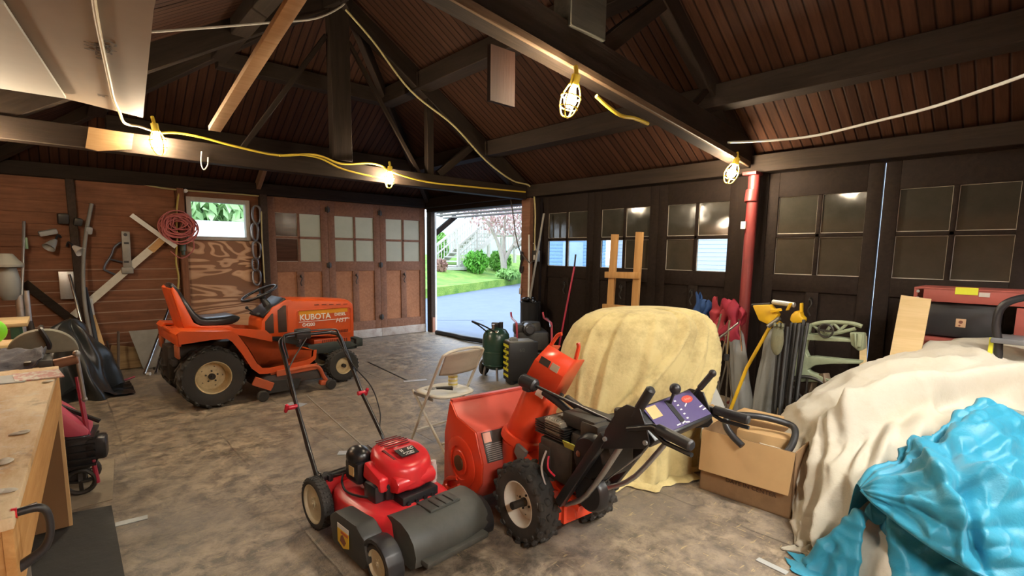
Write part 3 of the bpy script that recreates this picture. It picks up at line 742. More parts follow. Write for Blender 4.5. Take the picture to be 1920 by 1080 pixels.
m.build('seat', VINYL, TR)
m = MB(); ol = [(.26, .715), (.20, .70), (-.14, .70), (-.175, .78), (-.25, 1.13), (-.235, 1.15), (-.20, 1.10), (-.13, .92), (-.085, .80), (-.03, .765), (.22, .745)]
for s in (-1, 1): m.prism(ol, .02, frame((0, s*.215+.01, 0), (1, 0, 0), (0, 0, 1)), bev=.004)
m.beam((-.155, 0, .70), (-.245, 0, 1.13), .42, .02); m.bb((-.15, -.21, .695), (.22, .21, .715), bev=.005)
m.build('seat_pan', ORG, TR)
m = MB(); m.bb((-.1, -.13, .655), (.2, .13, .70), bev=.01)
for s in (-.12, .12): m.tube([(.02, s, .66), (.03, s*1.3, .69), (.05, s, .72)], .008); m.cyl((.18, s, .64), (.18, s, .72), .014, n=8)
m.build('seat_bracket', IRON, TR)
# fenders and body
def fender(s):
    m = MB(); y0, y1 = s*.20, s*.475
    pth = [(-.27, .745), (-.245, .765), (.02, .735), (.17, .725), (.22, .69), (.30, .55), (.38, .38), (.43, .325), (.50, .315), (.90, .345), (.945, .375), (.955, .44)]
    t = .018; inner = []
    for i, p in enumerate(pth):
        a = V(pth[max(i-1, 0)]); b = V(pth[min(i+1, len(pth)-1)]); d = (b-a).normalized(); inner.append((p[0]-d.y*-t*-1, p[1]-d.x*t))
    m.prism(pth+inner[::-1], abs(y1-y0), frame((0, max(y0, y1), 0), (1, 0, 0), (0, 0, 1)))
    # outer lip
    lip = [(p[0], p[1]) for p in pth]; low = [(-.262, .645), (-.22, .645), (.0, .66), (.13, .655), (.17, .62), (.245, .50), (.33, .335), (.40, .268), (.47, .258), (.90, .295), (.975, .345), (.985, .44)]
    m.prism(lip+low[::-1], .014, frame((0, s*.475+(.014 if s > 0 else 0), 0), (1, 0, 0), (0, 0, 1)))
    return m.build('fender', ORG, TR)
fender(-1); fender(1)
m = MB(); m.bb((-.27, -.21, .69), (.20, .21, .735), bev=.01); m.bb((-.27, -.46, .62), (-.24, .44, .74), bev=.006)
m.prism([(.18, .725), (.56, .665), (.62, .60), (.62, .36), (.36, .33)], .03, frame((0, -.20, 0), (1, 0, 0), (0, 0, 1))); m.prism([(.18, .725), (.56, .665), (.62, .60), (.62, .36), (.36, .33)], .03, frame((0, .23, 0), (1, 0, 0), (0, 0, 1)))
m.build('body_panel', ORG, TR)
m = MB(); m.bb((.38, -.47, .330), (.93, .47, .345))
for i in range(7): m.bb((.42+i*.07, -.46, .34), (.445+i*.07, -.22, .350))
m.build('foot_mat', BLK, TR)
m = MB(); m.beam((.80, -.33, .36), (.86, -.33, .50), .08, .015, up=(1, 0, 0)); m.cyl((.86, -.33, .50), (.95, -.2, .52), .012, n=8); m.beam((.68, -.40, .345), (.82, -.40, .47), .07, .02); m.build('pedal', BLK, TR)
m = MB(); m.beam((-.27, -.30, .44), (-.27, .30, .44), .04, .05); m.bb((-.30, -.13, .25), (.95, .13, .58), bev=.02); m.cyl((0, -.32, .29), (0, .32, .29), .05); m.bb((-.33, -.05, .34), (-.2, .05, .38)); m.build('chassis', IRON, TR)
for s in (-1, 1):
    m = MB(); m.bb((-.275, s*.37-.07, .50), (-.25, s*.37+.07, .62), bev=.01); m.build('rear_reflector', mat('dusty_orange_bracket', (.35, .09, .03), .6), TR)
m = MB(); m.bb((.98, -.16, .33), (1.62, .16, .44), bev=.015); m.bb((1.58, -.21, .36), (1.67, .21, .46), bev=.012); m.prism([(1.0, .45), (1.3, .46), (1.5, .44), (1.6, .38), (1.2, .33), (1.02, .36)], .03, frame((0, -.19, 0), (1, 0, 0), (0, 0, 1)), bev=.006)
m.build('front_frame', mat('dark_green_grey_casting', (.035, .045, .042), .6, var=.3), TR)
m = MB(); m.beam((1.355, -.30, .20), (1.355, .30, .20), .06, .07, bev=.01); m.cyl((1.355, -.36, .188), (1.355, .36, .188), .022); m.beam((1.2, -.24, .26), (1.36, -.28, .21), .03, .03); m.build('front_axle', IRON, TR)
# mower deck
m = MB()
prof = [(.38, .12), (.38, .19), (.47, .235), (.95, .235), (1.03, .19), (1.03, .12)]
m.prism(prof, .96, frame((0, .48, 0), (1, 0, 0), (0, 0, 1)), bev=.012)
dk = m.build('mower_deck', mat('dirty_deck', (.06, .05, .045), .7, var=.4, dirt=.6, dcol=(.16, .05, .03)), TR)
m = MB(); m.tube([(.36, -.49, .20), (.44, -.52, .16), (.50, -.52, .12)], .022, 8); m.beam((.34, -.50, .21), (.50, -.53, .13), .05, .08); m.tube([(.52, -.44, .25), (.70, -.50, .265), (.92, -.50, .275), (1.0, -.50, .24), (1.04, -.50, .15), (1.07, -.50, .10)], .022, 8, smooth=3)
m.beam((.56, -.50, .25), (.98, -.50, .265), .02, .06); m.beam((1.0, -.50, .08), (1.13, -.50, .06), .08, .05, bev=.01); m.build('deck_bracket', ORGD, dk)
for x, yy in ((.40, -.56), (.40, .5), (1.10, -.56), (1.10, .5)):
    m = MB(); m.cyl((x, yy-.02, .055), (x, yy+.03, .055), .054, n=20, bev=.008); m.build('gauge_wheel', RUB, dk)
for x, yy in ((.58, -.28), (.58, .28), (.85, 0)):
    m = MB(); m.cyl((x, yy, .235), (x, yy, .30), .09, n=24, bev=.01); m.cyl((x, yy, .30), (x, yy, .32), .02, n=10); m.build('pulley', IRON, dk)
m = MB(); m.prism([(.45, .06), (.75, .06), (.80, .16), (.45, .19)], .02, frame((0, -.50, 0), (1, 0, 0), (0, 0, 1))); m.build('discharge_flap', RUB, dk)
for c in [c for c in COL.objects if c.parent == TR and c.name.split('.')[0] in ('hood', 'grille', 'engine_side_panel', 'dash_cowl', 'cowl_skirt', 'steering_wheel', 'steering_column', 'control_lever')]: c.location.x -= .045
# ================================================================ red push mower
MRED = mat('mower_red_paint', (.62, .022, .028), .28, var=.1, dirt=.25, dcol=(.28, .06, .05), dscale=8)
MGREY = mat('dusty_dark_plastic', (.055, .058, .052), .55, var=.3, scale=6, bump=.06, dirt=.5, dcol=(.13, .125, .105), dscale=5)
HUBC = mat('cream_plastic_hub', (.60, .54, .37), .5, var=.12, dirt=.4, dcol=(.3, .24, .14))
HBAR = mat('black_chrome_tube', (.07, .07, .075), .3, .8, var=.3)
MO = thing('push_mower', 'red walk-behind lawn mower with grey front cover on the floor', 'lawn mower', (1.229, 2.639, 0), R(-86))
# x forward (towards the camera), y left (image right)
wheel('rear_wheel', MO, (0, -.275, .142), .142, .068, .105, HUBC, -1, 'rib', 34, hubm=HUBC, lugw=.011, dish=.1, holes=6)
wheel('rear_wheel', MO, (0, .275, .142), .142, .068, .105, mat('faded_olive_hub', (.22, .22, .08), .6), 1, 'rib', 34, lugw=.011, dish=.1, holes=6)
wheel('front_wheel', MO, (.655, -.285, .098), .098, .055, .070, HUBC, -1, 'rib', 30, hubm=HUBC, lugw=.010, dish=.1, holes=6)
wheel('front_wheel', MO, (.655, .265, .098), .098, .055, .070, HUBC, 1, 'rib', 30, hubm=HUBC, lugw=.010, dish=.1, holes=6)
m = MB()                                   # deck: round shell lofted from the rim upwards
def dk_(u, v):
    a = 2*pi*u
    lv = [(0, .055, 1.0), (.25, .15, 1.0), (.5, .215, .965), (.7, .235, .88), (.85, .245, .70), (1, .25, .30)]
    for k in range(len(lv)-1):
        if v <= lv[k+1][0]: break
    t = (v-lv[k][0])/(lv[k+1][0]-lv[k][0]); z = lv[k][1]*(1-t)+lv[k+1][1]*t; r = lv[k][2]*(1-t)+lv[k+1][2]*t
    ca, sa = cos(a), sin(a); ex = .62
    return V((.30+.325*r*math.copysign(abs(ca)**ex, ca), .255*r*math.copysign(abs(sa)**ex, sa), z))
m.grid(dk_, 48, 22, closeu=True); deck = m.build('deck', MRED, MO)
m = MB(); m.bb((-.09, -.235, .10), (.02, .235, .25), bev=.02); m.build('rear_skirt', MRED, MO)
m = MB(); m.cyl((-.02, -.24, .262), (-.02, .24, .262), .022, n=14); 
for s in (-.2, .2): m.box((-.02, s, .25), (.07, .03, .06), bev=.008)
m.build('rear_flap_rod', BLK, MO)
# grey front cover
m = MB()
def fc(u, v):
    y = -.25+.54*u; a = v*pi*.62
    R0 = .135*(1-.15*abs(u-.5))
    return V((.47+.11*cos(pi*.56-a)*1.0+.05*v, y, .135+R0*sin(pi*.56-a+.28)*(1-.0*v)))
secs = []
for i in range(15):
    y = -.175+.455*i/14; k = 1+.12*sin(pi*i/14); rg = []
    for (x, z) in [(.36, .255), (.42, .268), (.52, .262), (.60, .235), (.655, .19), (.68, .13), (.67, .075), (.62, .05), (.50, .06), (.42, .10), (.36, .18)]:
        rg.append(m.bm.verts.new((.535+(x-.36)*k*.74, y, z*.93)))
    secs.append(rg)
m.skin(secs)
for i in range(8): m.box((.53, -.155+i*.0, .258), (.001, .001, .001))
fcov = m.build('front_cover', MGREY, MO)
m = MB()
m.bb((.43, -.05, .262), (.55, .14, .277), bev=.006)
for i in range(3): m.bb((.46, .0+i*.045, .272), (.55, .03+i*.045, .284), bev=.004)
m.bb((.62, -.18, .10), (.70, .20, .13), bev=.01)
rb_ = m.build('cover_rib', MGREY, fcov); rb_.location = (.125, .03, -.022)
for s, n_ in ((-1, 0), (1, 1)):
    m = MB()
    pts = [(.655+.122*cos(a), .098+.122*sin(a)) for a in [R(-20+i*20) for i in range(11)]]
    pts += [(.655+.10*cos(a), .098+.10*sin(a)) for a in [R(180-i*20) for i in range(11)]]
    m.prism(pts, .085, frame((0, (.315 if s > 0 else -.235), 0), (1, 0, 0), (0, 0, 1)), bev=.006)
    m.build('wheel_guard', mat('black_plastic', (.018, .018, .02), .42), MO)
# black side cover with warning sticker (image left)
m = MB()
m.prism([(.16, .07), (.13, .20), (.20, .245), (.40, .25), (.47, .21), (.50, .10), (.46, .05)], .11, frame((0, -.215, 0), (1, 0, 0), (0, 0, 1)), bev=.018)
sc_o = m.build('side_cover', mat('dark_side_plastic', (.028, .029, .027), .5, var=.3, dirt=.4, dcol=(.09, .085, .07)), MO); sc_o.location = (.10, 0, -.02)
m = MB(); f = frame((.29, -.328, .15), (1, 0, 0), (0, 0, 1))
m.use(mat('sticker_yellow', (.78, .52, .02), .4, var=.04)); m.prism([(-.055, -.04), (0, -.06), (.055, -.04), (.055, .03), (-.055, .03)], .002, f)
m.use(DW); m.prism([(-.055, .032), (.055, .032), (.055, .055), (-.055, .055)], .002, f)
m.use(mat('sticker_brown', (.22, .07, .03), .5)); m.prism([(-.03, -.03), (.01, -.045), (.03, -.02), (.0, .01), (-.02, .0)], .003, f)
m.use(mat('sticker_red_band', (.6, .12, .03), .5)); m.prism([(-.02, .012), (.05, .012), (.05, .026), (-.02, .026)], .003, f)
m.build('warning_sticker', None, sc_o)
# engine
m = MB(); m.cyl((.27, 0, .24), (.27, 0, .33), .15, .14, 32, bev=.01); m.bb((.14, -.14, .25), (.38, .12, .34), bev=.015); eb_ = m.build('engine_block', BLK, MO); eb_.location = (.06, .02, 0)
m = MB()
secs = []
for z, k, ox in ((.325, 1.06, 0), (.335, 1.10, 0), (.42, 1.08, 0), (.448, 1.02, -.005), (.466, .88, -.01), (.472, .5, -.02), (.473, .02, -.02)):
    rg = []
    for (x, y) in [(-.15, -.05), (-.14, .07), (-.08, .135), (.02, .15), (.12, .13), (.175, .05), (.185, -.05), (.13, -.115), (.05, -.14), (-.07, -.13)]:
        rg.append(m.bm.verts.new((.26+ox+x*k, .01+y*k, z - (.10*max(x, 0)/.18*.35))))
    secs.append(rg)
m.skin(secs)
sh = m.build('engine_shroud', MRED, MO, sub=1, ang=60); sh.location = (.06, .02, 0)
m = MB(); m.prism([(.36, .28), (.44, .30), (.455, .345), (.43, .375), (.36, .385)], .24, frame((0, .125, 0), (1, 0, 0), (0, 0, 1)), bev=.014); m.build('shroud_front', MRED, sh)
m = MB(); m.prism([(.20, .335), (.38, .30), (.37, .37), (.22, .42)], .06, frame((0, -.11, 0), (1, 0, 0), (0, 0, 1)), bev=.012); m.build('shroud_side', MRED, sh)
SL_ = mat('dark_red_slot', (.11, .006, .008), .6); m = MB().use(SL_)
def stop(x): return .474-(x-.12)*.10*.0
for i in range(6):
    x = .135+i*.024
    m.box((x, .02, .4725-max(x-.24, 0)*.16), (.007, .17-abs(i-2.5)*.014, .004))
m.build('cooling_slot', SL_, sh)
tl = frame((.325, .02, .457), (0, 1, 0), (-1, 0, .215))
m = MB(); m.use(mat('label_black', (.012, .012, .012), .35)); m.prism([(-.052, -.042), (.052, -.042), (.056, .028), (-.056, .028)], .004, tl)
m.use(mat('label_rose', (.55, .09, .10), .4)); m.prism([(-.052, .03), (.052, .03), (.052, .044), (-.052, .044)], .004, tl)
m.build('label', None, sh)
text('II', .034, tl @ M4.Translation((-.026, .006, .006)), DW, sh, 'lettering', sx=1.1)
text('SC', .030, tl @ M4.Translation((.026, .008, .006)), DW, sh, 'lettering', sx=1.1, shear=.3)
text('SYSTEM', .014, tl @ M4.Translation((.0, -.020, .006)), DW, sh, 'lettering', sx=1.4)
text('675 SERIES', .010, tl @ M4.Translation((.0, -.035, .006)), DW, sh, 'lettering', sx=1.2)
m = MB(); m.use(mat('dark_red_slot', (.11, .006, .008), .6)); m.beam((.25, -.075, .462), (.37, -.06, .428), .014, .012); m.beam((.25, .11, .455), (.37, .10, .425), .012, .012); m.build('long_slot', None, sh)
m = MB(); m.sph((.115, -.135, .41), (.075, .062, .058)); m.bb((.06, -.19, .28), (.20, -.10, .40), bev=.02); ac = m.build('air_cleaner', VINYL, MO); ac.location = (.05, .02, 0)
m = MB(); m.bb((.115, -.1935, .325), (.165, -.189, .375)); m.build('label', mat('tan_sticker', (.60, .42, .18), .5), ac)
m = MB(); m.bb((.24, -.19, .235), (.36, -.09, .335), bev=.02); ft_ = m.build('fuel_tank', VINYL, MO); ft_.location = (.06, .02, 0)
m = MB(); m.cyl((.36, .16, .25), (.36, .16, .37), .016, n=10); m.cyl((.33, .18, .25), (.33, .18, .33), .022, n=10); dt_ = m.build('dipstick_tube', mat('grey_cap', (.5, .45, .42), .5), MO); dt_.location = (.06, .03, 0)
m = MB(); m.bb((.38, -.10, .22), (.47, .12, .285), bev=.01)
for i in range(4): m.cyl((.47, -.07+i*.05, .25), (.48, -.07+i*.05, .25), .012, n=8)
mf_ = m.build('muffler', BLKM, MO); mf_.location = (.06, .02, 0)
m = MB(); m.tube([(.10, -.17, .31), (.12, -.19, .27), (.22, -.21, .255), (.36, -.16, .26), (.45, -.05, .275)], .006, 6, smooth=5); m.build('fuel_hose', BLK, MO)
# handle
hl, hr = [(-.02, -.235, .16), (-.10, -.235, .27), (-.40, -.20, .57), (-.60, -.175, .80), (-.70, -.165, .915)], [(-.02, .235, .16), (-.10, .235, .27), (-.40, .23, .57), (-.60, .235, .80), (-.70, .235, .915)]
for p in (hl, hr): m = MB(); m.tube(p[:3], .0125, 10, smooth=4); m.build('lower_handle', HBAR, MO)
m = MB(); m.tube(hl[2:] + [(-.725, -.125, .94), (-.73, -.085, .945), (-.73, .155, .945), (-.725, .195, .94)] + hr[2:][::-1], .0125, 10, smooth=5); uh = m.build('upper_handle', HBAR, MO)
m = MB(); m.tube([(-.60, -.16, .83), (-.68, -.15, .935), (-.695, -.105, .97), (-.695, .175, .97), (-.68, .22, .935), (-.60, .22, .83)], .006, 8, smooth=4); m.build('bail_bar', BLKM, uh)
m = MB(); m.box((-.725, -.01, .955), (.05, .10, .07), bev=.012); sb = m.build('control_box', BLK, uh)
m = MB(); m.box((-.752, -.02, .965), (.004, .05, .035)); m.box((-.752, .02, .945), (.004, .03, .012)); m.build('label', mat('pale_control_label', (.62, .58, .45), .5), sb)
for s in (-1, 1):
    m = MB(); m.cyl((-.40, s*.20, .575), (-.40, s*.255, .575), .014, n=10); m.box((-.40, s*.262, .575), (.02, .02, .06), rot=Euler((0, R(30), 0)), bev=.007); m.build('handle_knob', mat('red_plastic', (.62, .02, .05), .35), MO)
    m = MB(); m.cyl((-.06, s*.215, .22), (-.06, s*.26, .22), .012, n=10); m.box((-.06, s*.268, .225), (.018, .018, .05), bev=.006); m.box((-.10, s*.262, .20), (.018, .018, .04), bev=.006); m.build('handle_knob', mat('red_plastic', (.62, .02, .05), .35), MO)
    m = MB(); m.box((-.04, s*.235, .19), (.05, .03, .13), bev=.01); m.build('handle_bracket', BLK, MO)
m = MB(); m.tube([(-.66, .20, .90), (-.52, .235, .74), (-.40, .30, .60), (-.30, .30, .45), (-.22, .25, .36), (.05, .14, .33)], .0045, 6, smooth=6); m.tube([(-.69, -.0, .93), (-.55, -.19, .74), (-.40, -.20, .56), (-.12, -.225, .27), (.10, -.12, .30)], .0045, 6, smooth=5); m.build('control_cable', BLK, MO)
# ================================================================ orange-red snow blower
def measurer(o, yaw):
    D = V((cos(R(yaw)), sin(R(yaw)), 0)); N = V((-D.y, D.x, 0)); o = V((o[0], o[1], 0))
    def f(x, y, ly):      # local point on the plane local-y = ly seen at a picture point
        d = ray(x, y); t = (o.dot(N)+ly-EYE.dot(N))/d.dot(N); p = EYE+d*t
        return V(((p-o).dot(D), ly, p.z))
    return f
SBO, SBY = (1.94, 1.775), 84.7
SM = measurer(SBO, SBY)
SRED = mat('snow_blower_red_orange', (.70, .058, .018), .3, var=.1, dirt=.2, dcol=(.30, .05, .02), dscale=7)
SREDP = mat('sun_faded_red', (.62, .10, .07), .35, var=.1, dirt=.15, dcol=(.3, .06, .04))
WRIM = mat('dusty_white_rim', (.72, .69, .60), .45, var=.06, dirt=.3, dcol=(.35, .28, .2), dscale=9)
SB = thing('snow_blower', 'orange-red two-stage snow blower with purple control panel', 'snow blower', (*SBO, 0), R(SBY))
for s in (-1, 1): wheel('drive_wheel', SB, (0, s*.205, .212), .212, .135, .118, WRIM, s, 'snow', 17, dish=.45, holes=4, lugw=.038)
m = MB(); m.cyl((0, -.3, .212), (0, .3, .212), .02, n=12); m.build('axle', IRON, SB)
# auger housing
side = [(.625, .615), (.69, .40), (.70, .10), (.67, .045), (.50, .04), (.36, .10), (.28, .22), (.27, .34), (.345, .50), (.55, .535)]
HWD = .295
for s in (-1, 1): m = MB(); m.prism(side, .012, frame((0, s*HWD+(.012 if s > 0 else 0), 0), (1, 0, 0), (0, 0, 1)), bev=.003); m.build('housing_side', SRED, SB)
m = MB(); back = [(.625, .615), (.55, .535), (.345, .50), (.27, .34), (.28, .22), (.36, .10), (.50, .04), (.67, .045)]
inn = [(p[0]+.012*(1 if k > 0 else .5), p[1]-.004) for k, p in enumerate(back)]
inn = [(.632, .60), (.556, .522), (.355, .488), (.284, .335), (.293, .227), (.367, .113), (.503, .055), (.67, .058)]
m.prism(back+inn[::-1], HWD*2, frame((0, HWD, 0), (1, 0, 0), (0, 0, 1)))
m.beam((.625, -HWD, .615), (.625, HWD, .615), .03, .012); m.build('auger_housing', SREDP, SB)
m = MB(); c = V((.495, HWD+.013, .275))
m.lathe([(.155, 0), (.155, .006), (.148, .010), (.10, .012), (.098, .004), (.075, .006), (.07, .012), (.001, .012)], c, (0, 1, 0), 36)
m.beam(c+V((-.01, .004, -.13)), c+V((.10, .004, -.20)), .05, .01); m.build('side_boss', SRED, SB)
m = MB(); m.lathe([(.045, .012), (.045, .02), (.03, .024), (.001, .024)], c, (0, 1, 0), 24); m.build('bearing_cap', mat('brown_bearing', (.10, .055, .02), .6, .3), SB)
m = MB(); m.tube([(.52, HWD+.02, .17), (.62, HWD+.025, .13), (.66, HWD+.025, .09), (.63, HWD+.025, .055), (.56, HWD+.02, .06)], .014, 8, smooth=4); m.bb((.48, HWD+.0, .0), (.70, HWD+.03, .07), bev=.01); m.build('skid_shoe', SRED, SB)
m = MB(); c = SM(892, 830, HWD+.003)     # label on the rear of the side plate
lab = [SM(890, 815, HWD), SM(917, 803, HWD-.06), SM(933, 865, HWD-.06), SM(903, 873, HWD)]
q0 = V((.335, .16, .47)); 
fr_ = frame((.305, .195, .415), (0, -1, 0), (.40, 0, .91))
m.use(mat('label_dark', (.05, .045, .04), .45)); m.prism([(-.075, -.085), (.075, -.085), (.075, .085), (-.075, .085)], .003, fr_ @ M4.Translation((0, 0, .002)))
m.use(mat('label_rust', (.6, .28, .20), .5)); m.prism([(-.07, .025), (-.02, .025), (-.02, .08), (-.07, .08)], .0045, fr_ @ M4.Translation((0, 0, .002)))
m.use(mat('label_grey', (.30, .28, .26), .5))
for r_ in range(9): m.prism([(-.065, -.078+r_*.011), (.065-(r_ % 3)*.012, -.078+r_*.011), (.065-(r_ % 3)*.012, -.073+r_*.011), (-.065, -.073+r_*.011)], .0042, fr_ @ M4.Translation((0, 0, .002)))
m.build('safety_label', None, SB)
# auger screw inside
m = MB(); m.cyl((.50, -HWD, .275), (.50, HWD, .275), .022)
for s in (-1, 1):
    pp = [(.50+.17*cos(t*.5*s), s*(.04+t*.018), .275+.17*sin(t*.5*s)) for t in range(14)]
    for k in range(13): m.quad(pp[k], pp[k+1], (.50, pp[k+1][1], .275), (.50, pp[k][1], .275))
m.build('auger', SRED, SB, solid=.006)
# chute turned to the right
cb = SM(968, 838, .09); ct = SM(1040, 690, -.06)
b0 = cb; ctm = ct
ax = (ctm-b0).normalized()
m = MB(); m.cyl(b0-V((.0, .02, .14)), b0+ax*.05, .098, .10, 28); m.lathe([(.115, -.02), (.118, 0), (.115, .025), (.10, .03)], b0+ax*.06, ax, 28); m.build('chute_base', SRED, SB)
m = MB(); m.lathe([(.108, -.012), (.112, 0), (.108, .012)], b0+ax*.055, ax, 28, closed=True); m.build('chute_ring', mat('rusty_ring', (.16, .06, .035), .6, .3), SB)
L = (ctm-b0).length
side_v = V((.30, -.95, 0)); side_v = (side_v - ax*side_v.dot(ax)).normalized(); fwd_v = ax.cross(side_v)   # open side faces side_v
m = MB()
def usec(t, wdt, dep, rnd):
    o = b0+ax*t; pts = []
    for i in range(15):
        a = pi*(i/14); pts.append(o + fwd_v*(wdt*math.copysign(abs(cos(a))**rnd, cos(a))) - side_v*(dep*abs(sin(a))**rnd))
    pts.append(pts[-1]+side_v*.06); pts.insert(0, pts[0]+side_v*.06)
    return [m.bm.verts.new(p) for p in pts]
rows = [usec(.05, .10, .10, 1.0), usec(L*.35, .10, .10, .95), usec(L*.55, .098, .09, .7), usec(L*.62, .095, .085, .55), usec(L*.80, .09, .08, .5)]
for a, b in zip(rows, rows[1:]):
    for i in range(len(a)-1): m._f([a[i], a[i+1], b[i+1], b[i]])
m.build('chute', SRED, SB, solid=.006, ang=50)
m = MB(); T0 = b0+ax*(L*.78); T1 = b0+ax*(L*1.0)+side_v*.015; T2 = T1+ax*.10+side_v*.045
rows = []
for o, w_, dp in ((T0, .098, .088), (T1, .098, .088), (T2, .088, .075)):
    rows.append([m.bm.verts.new(p) for p in (o+fwd_v*w_+side_v*.07, o+fwd_v*w_-side_v*dp, o-fwd_v*w_-side_v*dp, o-fwd_v*w_+side_v*.07)])
for a, b in zip(rows, rows[1:]):
    for i in range(3): m._f([a[i], a[i+1], b[i+1], b[i]])
dfl = m.build('chute_deflector', SRED, SB, solid=.007, ang=20)
m = MB(); e = T2-side_v*.05
m.tube([e+fwd_v*.085, e+fwd_v*.075+ax*.065, e+fwd_v*.055+ax*.085], .011, 8, smooth=3); m.build('deflector_handle', SRED, dfl)
m = MB(); m.tube([e-fwd_v*.085, e-fwd_v*.07+ax*.065, e-fwd_v*.055+ax*.085], .011, 8, smooth=3); m.build('deflector_handle', SRED, dfl)
m = MB(); ff = frame(T1-side_v*.098+ax*.02, fwd_v, ax); m.use(mat('label_pale', (.55, .45, .33), .5)); m.prism([(-.06, -.02), (-.01, -.02), (-.01, .02), (-.06, .02)], .003, ff @ M4.Translation((0, 0, .0)) ); m.use(mat('label_dark', (.05, .045, .04), .45)); m.prism([(.0, -.02), (.065, -.02), (.065, .02), (.0, .02)], .003, ff)
m.build('label', None, dfl); m = MB(); ff = frame(T0-side_v*.090-ax*.03, fwd_v, ax); m.use(mat('label_cream', (.75, .55, .45), .5)); m.prism([(-.05, -.02), (.0, -.02), (.0, .02), (-.05, .02)], .004, ff); m.build('label', None, dfl)
m = MB(); m.cyl(T0-side_v*.0+fwd_v*.10, T0+fwd_v*.115, .015, n=10); m.cyl(T0-fwd_v*.10, T0-fwd_v*.115, .015, n=10); m.build('hinge_bolt', IRON, dfl)
# chute crank: gearbox and rod to the dash
ch = SM(992, 718, .13); ce = SM(1150, 792, .02)
m = MB(); d = (ce-ch).normalized()
m.cyl(ch-d*.055, ch+d*.05, .036, n=16, bev=.01); m.box(ch+V((0, 0, -.02)), (.06, .06, .05), bev=.012); m.build('crank_gearbox', BLK, SB)
m = MB(); m.tube([ch, ce], .009, 8); m.build('crank_rod', BLKM, SB)
m = MB(); p = SM(1020, 735, .10); q = SM(1090, 795, .06); m.tube([p, (p+q)/2+V((0, 0, .01)), q], .02, 8, smooth=4); m.build('crank_sleeve', BLK, SB)
# body and engine
m = MB(); m.prism([(.27, .20), (.27, .36), (.14, .42), (-.16, .34), (-.20, .31), (-.21, .24), (-.18, .14), (.05, .12)], .26, frame((0, .13, 0), (1, 0, 0), (0, 0, 1)), bev=.01); m.build('transmission_cover', SRED, SB)
m = MB(); m.beam((.16, .145, .42), (-.34, .145, .30), .035, .03); m.beam((-.20, .14, .34), (-.22, .12, .19), .03, .09); m.beam((-.21, -.08, .215), (-.21, .15, .215), .04, .09); m.beam((-.21, .05, .22), (-.20, .05, .33), .03, .05, up=(1, 0, 0)); m.build('frame_rail', SRED, SB)
ENG = mat('sooty_engine', (.028, .026, .023), .5, .2, var=.5, dirt=.4, dcol=(.12, .10, .075), dscale=9)
m = MB(); m.box((-.03, .04, .50), (.24, .26, .20), bev=.015); m.box((.05, .165, .50), (.09, .02, .12), bev=.006); m.box((-.20, .02, .58), (.20, .26, .20), bev=.03)
for i in range(6): m.box((.02, .06, .615+i*.012), (.22, .22, .005))
en = m.build('engine', ENG, SB); en.location = (-.135, -.01, -.025)
m = MB(); m.box((.00, .10, .665), (.12, .13, .075), bev=.008)
for i in range(6): m.box((.0, .167, .64+i*.011), (.11, .006, .005))
for i in range(6): m.box((-.045+i*.018, .10, .705), (.006, .12, .006))
m.build('muffler_cage', mat('tarnished_muffler', (.36, .32, .25), .5, .3, var=.4, dirt=.5, dcol=(.08, .06, .04)), en)
m = MB(); m.box((-.14, .05, .72), (.22, .16, .07), bev=.012); m.box((-.22, .02, .70), (.12, .24, .09), bev=.02); m.cyl((-.24, -.06, .74), (-.24, -.06, .785), .032, n=14, bev=.006); m.cyl((-.05, -.02, .72), (.10, -.02, .76), .022, n=10); m.build('carburettor_cover', ENG, en)
m = MB(); m.cyl((-.26, .13, .60), (-.26, .18, .60), .11, .10, 28, bev=.01); m.cyl((-.26, .12, .43), (-.26, .175, .43), .095, .09, 28, bev=.01); m.build('starter_cover', BLKM, en)
m = MB(); m.box((-.135, .172, .615), (.085, .006, .04), rot=Euler((R(-25), 0, 0)))
m.build('warning_label', mat('label_yellow_dull', (.42, .42, .06), .5), en)
m = MB(); m.sph((-.20, .17, .60), (.018, .018, .02), 10, 8); m.build('primer_bulb', mat('rust_brown', (.20, .07, .04), .6), en)
m = MB(); m.prism([(.10, .36), (.16, .42), (.14, .47), (.06, .45)], .02, frame((0, .17, 0), (1, 0, 0), (0, 0, 1))); m.build('gusset', mat('grey_gusset', (.16, .155, .145), .6), SB)
m = MB(); m.tube([(-.12, .18, .52), (-.11, .20, .44), (-.14, .20, .36), (-.16, .17, .30)], .005, 6, smooth=5); m.build('spark_wire', mat('grey_cap', (.5, .45, .42), .5), SB)
m = MB(); m.tube([(-.14, .18, .50), (-.16, .20, .45), (-.20, .19, .42)], .005, 6, smooth=5); m.build('red_wire', mat('red_plastic', (.62, .02, .05), .35), SB)
